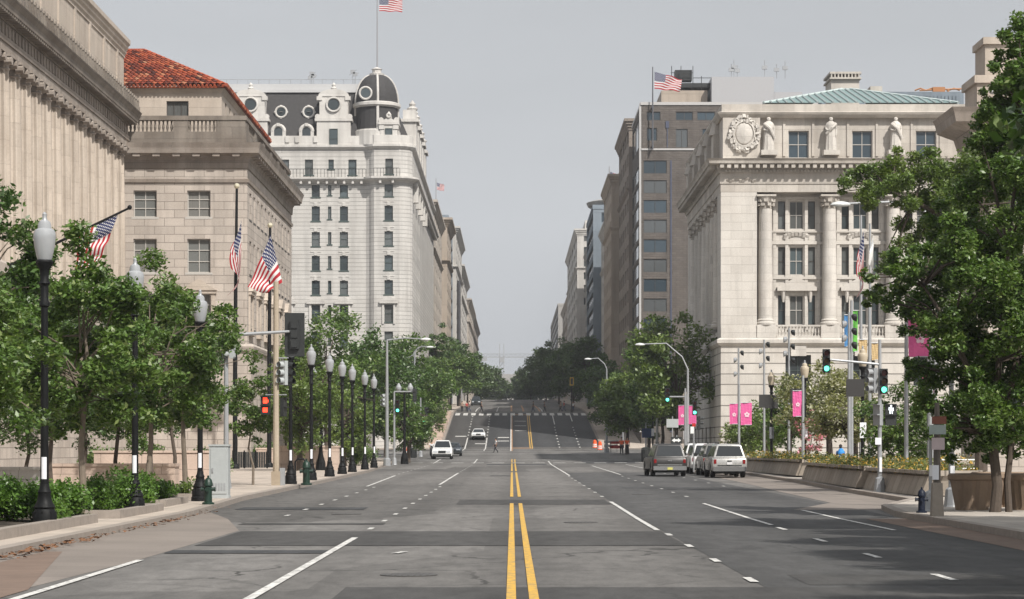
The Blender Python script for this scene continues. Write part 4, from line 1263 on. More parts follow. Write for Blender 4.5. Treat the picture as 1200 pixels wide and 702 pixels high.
# green seamed hip roof
b = B()
xl, xr, xa, xb = X(892, 208), X(1118, 208), X(990, 216), X(1000, 216)
ze, zr = 32.72, Zp(105, 218)
b.quad((xl, 206, ze), (xr, 206, ze), (xb, 218, zr), (xa, 218, zr)); b.add([(xl, 206, ze), (xa, 218, zr), (xl, 232, ze)], [(0, 1, 2)]); b.add([(xr, 206, ze), (xr, 232, ze), (xb, 218, zr)], [(0, 1, 2)])
for i in range(26):
    t = i / 25
    x = xl + (xr - xl) * t
    if x < xa: f_ = (x - xl) / (xa - xl)
    elif x > xb: f_ = (xr - x) / (xr - xb)
    else: f_ = 1
    f_ = max(.02, f_)
    b.tube([(x, 205.95, ze + .06), (x, 206 + 12 * f_, ze + (zr - ze) * f_ + .08)], .09, 4, 1)
b.tube([(xl, 206, ze), (xa, 218, zr + .05)], .14, 5, 1); b.tube([(xr, 206, ze), (xb, 218, zr + .05)], .14, 5, 1); b.tube([(xa, 218, zr), (xb, 218, zr)], .14, 5, 1)
b.build('roof', [COPPER, plain('pale roof seam', (.40, .46, .45), .5)], WB)
b = B(); b.box(X(974, 222), X(1007, 222), 222, 226, 29, Zp(92, 222)); b.box(X(972, 222), X(1009, 222), 221.7, 226.3, Zp(93, 222), Zp(91, 222))
for k in range(9): b.tube([(X(974 + k * 4, 222), 221.8, Zp(91, 222)), (X(974 + k * 4, 222), 221.8, Zp(85, 222))], .09, 6)
b.box(X(972, 222), X(1009, 222), 221.7, 226.3, Zp(87, 222), Zp(84.5, 222)); b.box(X(1020, 222), X(1034, 222), 222, 225, 29, Zp(101, 222))
b.build('chimney', MARBD, WB)
b = B(); b.box(X(960, 240), X(1125, 240), 238, 240.9, 28, Zp(111, 240))
for k in range(22): b.box(X(1030 + k * 4.3, 238), X(1030 + k * 4.3, 238) + .08, 237.9, 238, Zp(122, 238), Zp(112, 238))
b.build('plant_screen', T6, WB)
b = B(); b.tube([(X(1070, 250), 246, Zp(106, 246)), (X(1120, 250), 246, Zp(104, 246))], .09, 6); b.cbox((X(1100, 246), 246, Zp(105, 246)), (1.3, .4, .5)); b.box(X(1110, 246), X(1112, 246), 245.8, 246.2, 20, Zp(105, 246))
for x in np.arange(X(1072, 246), X(1120, 246), 1.2): b.tube([(x, 246, Zp(106, 246)), (x + .6, 246, Zp(103.5, 246)), (x + 1.2, 246, Zp(106, 246))], .08, 4)
tag(b.build('crane_jib', plain('faded orange', (.36, .16, .06), .6)), 'orange crane arm just above the rear roof of the marble building', 'crane')

# ------------------------------------------------------------------ stone federal building at the far right
FB = thing('stepped_federal_building', 'stone building with stepped upper blocks behind the large right tree', 'building', (30.2, 150, .2))
b = B()
fo = [(x - .8, x + .8, z_, z_ + 2.6) for x in np.arange(32.5, 70, 3.6) for z_ in (2.5, 7.2, 11.9, 16.6)]
b.wall('x', 150, 30.2, 75, .2, 22.2, fo, .4, -1); b.wall('y', 30.2, 150, 155, .2, 22.2, [], .3, -1)
b.quad((30.2, 150, 22.2), (75, 150, 22.2), (75, 155, 22.2), (30.2, 155, 22.2)); b.quad((75, 150, .2), (75, 155, .2), (75, 155, 22.2), (75, 150, 22.2)); b.quad((30.2, 155, .2), (75, 155, .2), (75, 155, 22.2), (30.2, 155, 22.2))
b.build('wall', LIME, FB)
for o in fo: put_win(FB, ((o[0] + o[1]) / 2, 150.35, o[2]), 1.6, 2.6, '-y', 2, 3, GLD, FRAMED)
b = B(); b.sweep([(75, 150), (30.2, 150), (30.2, 155)], [(-.3, 21.6), (.2, 21.6), (.4, 22.2), (.5, 22.5), (1.6, 22.9), (1.75, 23.5), (1.9, 23.8), (-.3, 24.0)], 1); b.build('cornice', LIMED, FB)
b = B(); b.box(30.4, 74, 150.6, 154.6, 22.25, 25.7); b.box(30.2, 74, 150.4, 154.8, 25.7, 26.2); b.box(31.0, 74, 151, 154.2, 26.2, 28.3); b.box(30.85, 74, 150.8, 154.4, 28.3, 28.75); b.build('attic_block', LIMEP, FB)

# ------------------------------------------------------------------ statues (stone figures on the marble building)
def skin_mesh(name, joints, bones, m, levels=2):
    """grow one continuous surface from a jointed skeleton: joints {name: (pos, radius)}, first joint is the root"""
    names = list(joints)
    me = bpy.data.meshes.new(name)
    me.from_pydata([joints[k][0] for k in names], [(names.index(a), names.index(c)) for a, c in bones], [])
    o = bpy.data.objects.new(name, me)
    C.objects.link(o)
    md = o.modifiers.new('skin', 'SKIN')
    for i, k in enumerate(names):
        r = joints[k][1]
        me.skin_vertices[0].data[i].radius = r if isinstance(r, tuple) else (r, r)
    me.skin_vertices[0].data[0].use_root = True
    ms = o.modifiers.new('sub', 'SUBSURF'); ms.levels = levels; ms.render_levels = levels
    dg = bpy.context.evaluated_depsgraph_get()
    dg.update()
    nm = bpy.data.meshes.new_from_object(o.evaluated_get(dg))
    bpy.data.objects.remove(o)
    nm.name = name
    nm.materials.clear(); nm.materials.append(m)
    nm.polygons.foreach_set('use_smooth', [True] * len(nm.polygons))
    return nm
def pose(kind):
    J = {'pelvis': ((0, 0, .95), (.15, .11)), 'chest': ((0, -.01, 1.28), (.17, .115)), 'shoul': ((0, 0, 1.43), (.13, .09)), 'neck': ((0, .0, 1.53), .055), 'jaw': ((0, .025, 1.60), .078), 'head': ((0, .01, 1.70), .092), 'nose': ((0, .115, 1.665), .016)}
    if kind == 'walk':
        legs = {-1: ((-.10, .16, .50), (-.10, .25, .09), (-.10, .37, .04)), 1: ((.10, .03, .50), (.10, -.28, .14), (.10, -.20, .03))}
        arms = {-1: ((-.26, -.10, 1.13), (-.27, -.02, .88), (-.26, .04, .78)), 1: ((.26, .08, 1.13), (.26, .22, .92), (.25, .28, .83))}
    elif kind == 'ride':
        legs = {-1: ((-.12, .36, .82), (-.12, .18, .42), (-.12, .32, .36)), 1: ((.12, .42, .62), (.12, .26, .22), (.12, .40, .17))}
        arms = {-1: ((-.26, .16, 1.18), (-.22, .42, 1.10), (-.2, .5, 1.08)), 1: ((.26, .16, 1.18), (.22, .42, 1.10), (.2, .5, 1.08))}
    else:
        legs = {-1: ((-.10, .02, .50), (-.11, -.02, .09), (-.13, .12, .04)), 1: ((.10, .02, .50), (.12, -.01, .09), (.15, .13, .04))}
        arms = {-1: ((-.27, -.03, 1.13), (-.26, .06, .89), (-.25, .10, .79)), 1: ((.26, -.02, 1.14), (.22, .17, 1.03), (.12, .26, 1.03))}
    E = [('pelvis', 'chest'), ('chest', 'shoul'), ('shoul', 'neck'), ('neck', 'jaw'), ('jaw', 'head'), ('head', 'nose')]
    for s, nm in ((-1, 'l'), (1, 'r')):
        k, a, t = legs[s]
        J[nm + 'hip'] = ((s * .10, 0, .88), .095); J[nm + 'knee'] = (k, .058); J[nm + 'ankle'] = (a, .040); J[nm + 'toe'] = (t, .034)
        E += [('pelvis', nm + 'hip'), (nm + 'hip', nm + 'knee'), (nm + 'knee', nm + 'ankle'), (nm + 'ankle', nm + 'toe')]
        e, wr, h = arms[s]
        J[nm + 'sh'] = ((s * .19, 0, 1.40), .058); J[nm + 'el'] = (e, .042); J[nm + 'wr'] = (wr, .029); J[nm + 'ha'] = (h, .030)
        E += [('shoul', nm + 'sh'), (nm + 'sh', nm + 'el'), (nm + 'el', nm + 'wr'), (nm + 'wr', nm + 'ha')]
        d = (Vector(h) - Vector(wr)).normalized()
        up = Vector((1, 0, 0)) if abs(d.x) < .8 else Vector((0, 0, 1))
        sd_ = (up - d * up.dot(d)).normalized(); sd_ = d.cross(sd_)
        for q in range(4):
            J[f'{nm}f{q}'] = (tuple(Vector(h) + d * (.085 - .012 * abs(q - 1.3)) + sd_ * (.018 * (q - 1.5))), .008); E.append((nm + 'ha', f'{nm}f{q}'))
        J[nm + 'th'] = (tuple(Vector(h) + d * .03 + sd_ * .055), .009); E.append((nm + 'ha', nm + 'th'))
    return J, E
SKIN = plain('skin', (.36, .21, .14), .6, var=.08)
HAIR = plain('dark hair', (.02, .015, .012), .7)
def sub(J, E, keep, grow, fix={}):
    JJ = {k: (J[k][0], tuple(r + grow for r in J[k][1]) if isinstance(J[k][1], tuple) else J[k][1] + grow) for k in keep}
    for k, (p, r) in fix.items(): JJ[k] = (p, r)
    EE = [(a, c) for a, c in E if a in JJ and c in JJ]
    return JJ, EE
_body = {}
def body_meshes(kind):
    if kind in _body: return _body[kind]
    J, E = pose(kind)
    body = skin_mesh('person', J, E, SKIN)
    mid = lambda a, c, t: tuple(Vector(J[a][0]).lerp(Vector(J[c][0]), t))
    JS, ES = sub(J, E, ['pelvis', 'chest', 'shoul', 'lsh', 'rsh'], .022, {'lsl': (mid('lsh', 'lel', .6), .062), 'rsl': (mid('rsh', 'rel', .6), .062)})
    ES += [('lsh', 'lsl'), ('rsh', 'rsl')]
    shirt = skin_mesh('shirt', JS, ES, SKIN)
    JT, ET = sub(J, E, ['pelvis', 'lhip', 'rhip', 'lknee', 'rknee', 'lankle', 'rankle'], .02)
    tr = skin_mesh('trousers', JT, ET, SKIN)
    sh = B()
    for a in ('l', 'r'):
        p, q = Vector(J[a + 'ankle'][0]), Vector(J[a + 'toe'][0])
        sh.tube([p + (p - q) * .3 + Vector((0, 0, -.03)), p.lerp(q, .5), q + (q - p) * .15], [.045, .055, .04], 8)
    shoes = sh.build('shoe', DARKP, None, True)
    hb = B(); hb.sphere((0, -.02, 1.73), .108, 10, 0, .95); hb.sphere((0, -.05, 1.66), .085)
    hair = hb.build('hair', HAIR, None, True)
    _body[kind] = (body, shirt, tr, shoes.data, hair.data)
    bpy.data.objects.remove(shoes); bpy.data.objects.remove(hair)
    return _body[kind]
def person(label, loc, kind, rz, shirt, trousers, group=None, h=1.75):
    b, s, t, sh, hr = body_meshes(kind)
    o = bpy.data.objects.new('person', b)
    C.objects.link(o)
    o.location = loc; o.rotation_euler = (0, 0, rz); k = h / 1.8; o.scale = (k, k, k)
    tag(o, label, 'person', group)
    for nm, me, m in (('shirt', s, shirt), ('trousers', t, trousers), ('shoe', sh, None), ('hair', hr, None)):
        c = bpy.data.objects.new(nm, me); C.objects.link(c); c.parent = o
        if m:
            c.material_slots[0].link = 'OBJECT'; c.material_slots[0].material = m
    return o
def statue(label, px, robe):
    J, E = pose('stand')
    x, z = X(px, YW), zz(182)
    for k_, q_ in (('jaw', .10), ('head', .125), ('neck', .07), ('lsh', .085), ('rsh', .085), ('lel', .07), ('rel', .07), ('lwr', .055), ('rwr', .055)): J[k_] = (J[k_][0], q_)
    me = skin_mesh('statue', J, E, MARB, 2)
    b = B()
    # draped robe: an open fluted cone round the standing figure, shoulders to feet, and a low plinth
    n = 28
    prof = [(.27, 0), (.27, .2), (.24, .6), (.235, .9), (.2, 1.12), (.225, 1.3), (.2, 1.42), (.1, 1.5)]
    vs, fs = [], []
    for i, (r, zq) in enumerate(prof):
        for k in range(n):
            q = 2 * math.pi * k / n
            f_ = 1 + (.10 if (k + robe) % 3 == 0 else -.03) * (1 - i / 8)
            vs.append((r * f_ * math.cos(q) * 1.05, r * f_ * math.sin(q) * .8, zq))
    for i in range(len(prof) - 1):
        for k in range(n): fs.append((i * n + k, i * n + (k + 1) % n, (i + 1) * n + (k + 1) % n, (i + 1) * n + k))
    b.add(vs, fs)
    b.tube([(-.24, .1, 1.38), (.0, .24, 1.15), (.26, .12, .85)], [.09, .1, .07], 8) if robe else b.tube([(.24, .1, 1.38), (-.05, .26, 1.1), (-.3, .1, .6)], [.09, .1, .08], 8)
    b.box(-.42, .42, -.36, .36, -.25, 0)
    o = bpy.data.objects.new('statue', me)
    C.objects.link(o)
    k = (zz(138) - zz(182) - .25) / 1.8
    o.scale = (k, k, k); o.rotation_euler = (0, 0, math.pi); o.location = (x, YW + .1, z + .25 * k)
    tag(o, label, 'statue', 'statues on the attic of the marble building')
    r = b.build('robe', MARB, None, True); r.parent = o
statue('stone statue beside the carved crest on the marble building attic', 901, 0)
statue('robed stone statue between the first two attic windows of the marble building', 974, 1)
statue('robed stone statue partly above the pale tree branch, between later attic windows', 1050, 0)

# ------------------------------------------------------------------ flags
def flag_mat():
    m, nt, bs = newmat('flag cloth')
    uv = N(nt, 'ShaderNodeUVMap')
    sx = N(nt, 'ShaderNodeSeparateXYZ'); L(nt, uv.outputs[0], sx.inputs[0])
    u, v = sx.outputs[0], sx.outputs[1]
    stripe = mathn(nt, 'MODULO', mathn(nt, 'FLOOR', mathn(nt, 'MULTIPLY', v, 13)), 2)   # 0 = red
    c = mixc(nt, stripe, (.40, .012, .022), (.70, .69, .68))
    can = mathn(nt, 'MULTIPLY', mathn(nt, 'LESS_THAN', u, .40), mathn(nt, 'LESS_THAN', v, 7 / 13))
    # nine offset rows of stars in the canton
    row = mathn(nt, 'MULTIPLY', v, 13 / 7 * 9)
    fr = mathn(nt, 'SUBTRACT', mathn(nt, 'FRACT', row), .5)
    odd = mathn(nt, 'MULTIPLY', mathn(nt, 'MODULO', mathn(nt, 'FLOOR', row), 2), .5)
    fc = mathn(nt, 'SUBTRACT', mathn(nt, 'FRACT', mathn(nt, 'ADD', mathn(nt, 'MULTIPLY', u, 6 / .40), odd)), .5)
    d2 = mathn(nt, 'ADD', mathn(nt, 'MULTIPLY', fr, fr), mathn(nt, 'MULTIPLY', mathn(nt, 'MULTIPLY', fc, fc), 1.6))
    ang = mathn(nt, 'ARCTAN2', fr, fc)
    lim = mathn(nt, 'ADD', .085, mathn(nt, 'MULTIPLY', mathn(nt, 'SINE', mathn(nt, 'MULTIPLY', ang, 5)), .035))
    star = mathn(nt, 'LESS_THAN', d2, lim)
    c = mixc(nt, can, c, mixc(nt, star, (.010, .018, .085), (.70, .69, .68)))
    L(nt, c, bs.inputs['Base Color'])
    bs.inputs['Roughness'].default_value = .75
    tr = N(nt, 'ShaderNodeBsdfTranslucent'); L(nt, c, tr.inputs[0])
    mx = N(nt, 'ShaderNodeMixShader'); mx.inputs[0].default_value = .2
    L(nt, bs.outputs[0], mx.inputs[1]); L(nt, tr.outputs[0], mx.inputs[2]); L(nt, mx.outputs[0], nt.nodes['Material Output'].inputs[0])
    return m
FLAG = flag_mat()
def cloth(name, label, cat, f, m, nu=26, nv=14, group=None):
    vs, fs, uvs = [], [], []
    for j in range(nv + 1):
        for i in range(nu + 1): vs.append(f(i / nu, j / nv))
    o0 = Vector(vs[0])
    for j in range(nv):
        for i in range(nu): fs.append((j * (nu + 1) + i, j * (nu + 1) + i + 1, (j + 1) * (nu + 1) + i + 1, (j + 1) * (nu + 1) + i))
    me = bpy.data.meshes.new(name)
    me.from_pydata([tuple(Vector(v) - o0) for v in vs], [], fs)
    uvl = me.uv_layers.new(name='UVMap')
    for lp in me.loops:
        k = lp.vertex_index
        uvl.data[lp.index].uv = ((k % (nu + 1)) / nu, (k // (nu + 1)) / nv)
    me.materials.append(m)
    me.polygons.foreach_set('use_smooth', [True] * len(me.polygons))
    o = bpy.data.objects.new(name, me); C.objects.link(o); o.location = o0
    return tag(o, label, cat, group)
def flag(label, ht, hb, ft, fb, Y, amp=.12, waves=2.2, m=None, name='flag', cat='flag'):
    """corner pixels measured on the photo: hoist top/bottom and fly top/bottom, hung at distance Y"""
    ht, hb, ft, fb = [P(*p, Y) for p in (ht, hb, ft, fb)]
    def f(u, v):
        p = ht.lerp(ft, u).lerp(hb.lerp(fb, u), v)
        return p + Vector((amp * .25 * math.sin(u * 5 + v * 3) * u, amp * math.sin((u * waves + v * .55) * 6.283) * (.25 + .75 * u), amp * .35 * math.sin((u * waves * 1.3 + v) * 6.283) * u))
    return cloth(name, label, cat, f, m or FLAG)
# slanted pole on the colonnaded building
YP = 125
b = B(); pa, pb = P(12, 311, YP), P(151, 244, YP); b.tube([pa, pb], [.09, .06], 8); b.sphere(tuple(P(152, 243, YP)), .13)
bb = pa; b.box(-27.9, bb.x + .2, YP - .2, YP + .2, bb.z - .5, bb.z + .1)
tag(b.build('flagpole', IRON), 'slanted black flagpole projecting from the colonnaded building', 'flagpole')
flag('flag hanging from the slanted pole of the colonnaded building', (138, 252), (93, 272), (117, 306), (88, 318), YP - .05, .16, 2.5)
for px, pt, pb_, Yp, lb in ((275.5, 216, 553, 158, 'tall black flagpole with a limp flag in front of the red roofed building'), (315.5, 262, 549, 166, 'tall black flagpole with an open flag in front of the red roofed building')):
    z0 = gz(Yp) + .15
    b = B(); x = X(px, Yp); x2 = X(px + 2 if px < 300 else px + 1, Yp)
    b.tube([(x, Yp, z0), (x, Yp, z0 + 8), (x2, Yp, Zp(pt + 4, Yp))], [.17, .15, .085], 10)
    b.lathe([(.32, 0), (.3, .2), (.2, .35)], (x, Yp, z0), 12); 
    o = b.build('flagpole', IRON, None, True); tag(o, lb, 'flagpole')
    k = B(); k.sphere(tuple(P(px + (2 if px < 300 else 1), pt + 2, Yp)), .2); k.build('finial', plain('gilt ball', (.65, .6, .45), .3, .5), o)
def limp(label, px0, py0, py1, Y, wpx, name='flag', m=None, cat='flag'):
    a = P(px0, py0, Y); hgt = (py1 - py0) / F * Y; wd = wpx / F * Y
    def f(u, v):
        z = a.z - hgt * (.42 * v + .58 * u ** .9 * (1 - .15 * v))
        return Vector((a.x - wd * u * (.55 + .45 * math.sin(v * 4 + u * 3)) * (1 if u < .6 else .9), a.y - .15 + .22 * math.sin(v * 9 + u * 7) * (.3 + u * .7), z))
    return cloth(name, label, cat, f, m or FLAG)
limp('limp red and white striped flag drooping along the first tall black pole', 283, 258, 356, 157.7, 22)
flag('large open flag with starry canton at the top, on the second tall black pole', (317, 275), (331, 331), (291, 337), (311, 344), 165.8, .18, 1.6)
flag('small flag high on the hotel dome pole', (444.5, -3), (444.5, 13), (472, -1), (471, 14), 302.1, .2, 1.4)
flag('flag flying over the brown brick slab building', (767, 84), (767, 104), (800, 93), (796, 107), 309.1, .3, 1.5)
flag('small flag on the distant mast of the carved tan block', (715, 201), (715, 210), (724, 205), (723, 211), 373.8, .2, 1.2)
flag('tiny flag on the roof of the tan block past the hotel', (512, 214), (512, 222), (521, 217), (520, 224), 439.8, .2, 1.2)

# ------------------------------------------------------------------ street lamps
def lamp_proto(h, globe_m, name='street_lamp'):
    t = thing(name, 'lamp', 'street lamp')
    b = B()
    b.lathe([(.33, 0), (.33, .12), (.30, .15), (.30, .32), (.24, .42), (.27, .46), (.19, .58), (.15, .74), (.17, .78), (.13, .84), (.11, .95)], n=12)
    for k in range(8): b.cbox((.27 * math.cos(k * .785), .27 * math.sin(k * .785), .24), (.05, .05, .26), 0, k * .785)
    b.build('base', IRON, t, True)
    b = B()
    hp = h - 1.05
    b.lathe([(.105, .95), (.085, hp - .95), (.13, hp - .92), (.13, hp - .85), (.095, hp - .8), (.10, hp - .5), (.15, hp - .45), (.10, hp - .38), (.12, hp - .15), (.20, hp - .06), (.22, hp), (.2, hp + .04)], n=12)
    b.build('pole', IRON, t, True)
    b = B()
    b.lathe([(.17, hp + .04), (.20, hp + .12), (.245, hp + .3), (.275, hp + .5), (.275, hp + .58), (.245, hp + .66), (.17, hp + .70), (.165, hp + .77), (.14, hp + .84), (.07, hp + .88)], n=16)
    g = b.build('globe', globe_m, t, True)
    b = B(); b.lathe([(.07, hp + .88), (.05, hp + .95), (.06, hp + 1.0), (.015, h)], n=8); b.build('finial', GALV, g, True)
    return t
def notice(t, m=PAPER, z=1.05, w_=.17, h=.46, r=.112):
    b = B(); n = 6
    for k in range(n):
        a0, a1 = R(-118 + k * 11), R(-118 + (k + 1) * 11)
        b.quad((r * math.cos(a0), r * math.sin(a0), z), (r * math.cos(a1), r * math.sin(a1), z), (r * math.cos(a1), r * math.sin(a1), z + h), (r * math.cos(a0), r * math.sin(a0), z + h))
    o = b.build('notice', m); o.parent = t
    return o
LP = lamp_proto(6.65, GLOBE); notice(LP)
LG = 'black globe lamps along the left kerb'
lampY = [48.3, 59.9, 72.4, 102, 112.5, 123.8, 133, 141.4, 153.4, 163.6]
lamplab = ['black globe lamp nearest the camera, rising from the hedge by the kerb', 'black globe lamp in front of the second hedge gap, its globe against the pediment window', 'black globe lamp beside the green hydrant and grey cabinet', 'black globe lamp behind the backplated signal, at the cream traffic pole',
           'black globe lamp just past the second green hydrant', 'black globe lamp sixth from the camera along the left kerb', 'black globe lamp seventh from the camera along the left kerb', 'black globe lamp eighth from the camera along the left kerb', 'black globe lamp ninth from the camera, last but one of the close row', 'black globe lamp ending the close row by the tall silver pole']
for i, (y, lb) in enumerate(zip(lampY, lamplab)):
    o = LP if i == 0 else copy_tree(LP)
    o.location = (-9.8, y, gz(y) + .15); o['label'] = lb; o['group'] = LG; o.rotation_euler = (0, 0, .3 * i)
    if i > 0: o.rotation_euler = (0, 0, R(-8 + 3 * i))
    o.scale = (.86, .86, 1)
def twin_lamp(label, px, py_top, Y, group, h=None):
    x = X(px, Y); z0 = gz(Y) + .15; h = Zp(py_top, Y) - z0
    t = thing('twin_globe_lamp', label, 'street lamp', (x, Y, z0), group)
    b = B(); b.lathe([(.33, 0), (.3, .5), (.2, .8), (.12, 1.2), (.09, h - .8), (.14, h - .75)], (x, Y, z0), 10); b.build('base', IRON, t)
    b = B(); b.tube([(x - .48, Y, z0 + h - .72), (x, Y, z0 + h - .95), (x + .48, Y, z0 + h - .72)], .06, 6); b.build('arm', IRON, t)
    for s_ in (-.48, .48):
        b = B(); b.lathe([(.14, 0), (.24, .2), (.25, .35), (.16, .5), (.05, .7)], (x + s_, Y, z0 + h - .7), 12); b.build('globe', GLOBE, t)
twin_lamp('twin globe lamp set back among trees behind the close row of lamps', 376 , 430, 150, 'twin globe lamps')
twin_lamp('twin globe lamp by the blue green signal far down the left kerb', 474, 449, 190, 'twin globe lamps')
# right side lamps
LR = lamp_proto(6.65, GLOBEO)
for i, (px, pt, pb_, lb) in enumerate(((1011, 405, 576, 'black globe lamp with a dark square sign, nearest of the right plaza lamps'), (943, 422, 566, 'black globe lamp beside a pink banner, amber globe'), (904, 433, 560, 'black globe lamp carrying a dark square board behind the parked cars'), (803, 457, 548, 'amber globe lamp at the far marble building corner'), (765, 458, 538, 'dark globe lamp under the far right trees'))):
    Y = 2700 * 6.65 / ((pb_ - pt)); z0 = Zp(pb_, Y)
    Yg = Y
    o = LR if i == 0 else copy_tree(LR)
    o.location = (X(px, Yg), Yg, gz(Yg) + .15); o['label'] = lb; o['group'] = 'globe lamps on the right pavement'
    k = (Zp(pt, Yg) - gz(Yg) - .15) / 6.65; o.scale = (.86, .86, k)
    if i in (0, 2):
        d = B(); d.cbox((-.02 if i == 2 else -.42, -.12, 4.55 if i == 2 else 4.6), (.95, .06, .85)); s_ = d.build('board', SIGNB); s_.parent = o
        n_ = B(); n_.cbox((0, -.13, 2.55), (.34, .03, .75)); s_ = n_.build('notice', PAPER); s_.parent = o
def cobra(label, px, py_top, head, Y, m=GALV, low=None, group=None):
    """davit street light: tapered pole, curved arm and a flat oval head at each given pixel"""
    x, z0 = X(px, Y), gz(Y) + .15
    zt = Zp(py_top, Y)
    t = thing('street_light', label, 'street light', (x, Y, z0), group)
    b = B(); b.lathe([(.3, 0), (.28, .5), (.14, .6), (.12, (zt - z0) * .6), (.08, zt - z0)], (x, Y, z0), 10); b.build('pole', m, t)
    for hx, hy in head:
        e = P(hx, hy, Y)
        d = 1 if e.x > x else -1
        b = B(); L_ = abs(e.x - x)
        pts = [(x, Y, zt - .05), (x + d * .12 * L_, Y, zt + .5 * (e.z - zt)), (x + d * .45 * L_, Y, e.z + .12), (e.x - d * .3, Y, e.z + .05)]
        b.tube(pts, [.07, .06, .05, .045], 7)
        a = b.build('arm', m, t)
        b = B(); vs = B(); vs.lathe([(.02, -.09), (.28, -.05), (.32, 0), (.24, .1), (.05, .15)], (0, 0, 0), 14)
        b.add([(e.x + v[0] * 1.35, Y + v[1] * .6, e.z + v[2]) for v in vs.v], vs.f)
        b.build('lamp_head', plain('pale lamp housing', (.55, .56, .55), .4), t, True)
cobra('silver street light arching over the far right corner with raised oval head', 806, 432, [(750, 404)], 196)
cobra('silver street light with a level arm by the far orange workers', 711, 432, [(689, 421)], 262)
cobra('short armed street light half hidden in the right hand trees', 770, 440, [(751, 433)], 215)
cobra('tall silver street light with long level arm at the end of the lamp row', 453.5, 398, [(499, 398)], 178)
cobra('thin street light among the left trees with two raised oval heads', 486, 412, [(504, 407), (471, 420)], 250)
cobra('street light with two heads behind the close lamp row', 438, 420, [(414, 411), (428, 411)], 240)
cobra('distant street light above the far left trees', 541, 425, [(548, 419)], 420)
cobra('silver street light whose oval head pokes out of the big right tree', 1090, 250, [(985, 240)], 96)
cobra('near street light whose large head shows at the right picture edge', 1262, 120, [(1176, 108)], 66)
b = B(); x = X(537.6, 445)
b.tube([(x, 445, gz(445)), (x, 445, Zp(329, 445))], .36, 8)
tag(b.build('tall_mast', plain('dark mast', (.05, .05, .055), .6)), 'tall dark mast rising above the far left trees', 'mast')

# ------------------------------------------------------------------ traffic signals
GREENL = emit('green signal light', (.12, 1.0, .62), 3.0)
REDL = emit('red signal light', (1.0, .05, .02), 3.0)
WHITEL = emit('white walk light', (.9, .95, 1.0), 1.6)
LENS = {'r': plain('dark red lens', (.10, .012, .01), .3), 'y': plain('dark amber lens', (.10, .05, .008), .3), 'g': plain('dark green lens', (.01, .05, .035), .3)}
def signal_head(par, c, rz, body, lit=None, back=None, size=.32):
    """three lamp signal: face looks along local -y before turning by rz"""
    M = Matrix.Rotation(rz, 3, 'Z'); c = Vector(c); k = size / .32
    def tr_(bb): return [c + M @ (Vector(v) * k) for v in bb.v]
    h = B()
    h.box(-.16, .16, -.02, .16, -.52, .52)
    for i in (-1, 0, 1):
        z = i * .34
        pts = []
        n = 12
        for q in range(n + 1):
            a = R(-40) + R(260) * q / n
            for y in (-.02, -.26): pts.append((.135 * math.cos(a), y, z + .135 * math.sin(a)))
        h.add(pts, [(2 * q, 2 * q + 1, 2 * q + 3, 2 * q + 2) for q in range(n)])
        h.lathe([(.12, .16), (.1, .2)], (0, 0, 0), 4) if False else None
        h.box(-.12, .12, .16, .2, z - .12, z + .12)
    o = B().add(tr_(h), h.f, 0).build('signal_head', body, par)
    if back:
        q = B(); q.box(-.36, .36, .0, .02, -.78, .78)
        B().add(tr_(q), q.f).build('backplate', back, o)
    for i, col in ((1, 'r'), (0, 'y'), (-1, 'g')):
        q = B(); q.add([(.115 * math.cos(a), -.03, i * .34 + .115 * math.sin(a)) for a in [2 * math.pi * k_ / 14 for k_ in range(14)]], [tuple(range(14))])
        m = LENS[col]
        if lit == col: m = GREENL if col == 'g' else REDL
        B().add(tr_(q), q.f).build('lens', m, o)
    return o
def ped_head(par, c, rz, top, bot, body=DARKP):
    M = Matrix.Rotation(rz, 3, 'Z'); c = Vector(c)
    def mk_(q, nm, m, p): return B().add([c + M @ Vector(v) for v in q.v], q.f).build(nm, m, p)
    q = B(); q.box(-.2, .2, 0, .16, -.4, .4); q.box(-.2, .2, -.12, 0, .37, .4); q.box(-.2, .2, -.12, 0, -.02, .02)
    o = mk_(q, 'pedestrian_signal', body, par)
    # upper symbol: raised hand (red) or walking figure (white)
    q = B()
    if top is REDL:
        q.box(-.09, .09, -.012, -.004, .08, .22)
        for k in range(4): q.box(-.09 + k * .048, -.06 + k * .048, -.012, -.004, .222, .33)
        q.cbox((.12, -.008, .18), (.03, .008, .12), 0, 0, 0)
    elif top is WHITEL:
        q.sphere((0, -.008, .33), .035, 8); q.cbox((0, -.008, .22), (.07, .008, .14)); q.cbox((-.04, -.008, .1), (.035, .008, .14)); q.cbox((.04, -.008, .1), (.035, .008, .14)); q.cbox((-.075, -.008, .22), (.03, .008, .12)); q.cbox((.075, -.008, .2), (.03, .008, .12))
    if q.v: mk_(q, 'symbol', top, o)
    if bot:
        q = B(); q.box(-.1, .1, -.012, -.004, -.3, -.1); mk_(q, 'symbol', bot, o)
    return o
def pole(b, x, y, z0, z1, r0=.1, r1=.075, base=True):
    b.tube([(x, y, z0), (x, y, z1)], [r0, r1], 10)
    if base: b.lathe([(.24, 0), (.22, .05), (.17, .5), (r0 + .01, .56)], (x, y, z0), 8)
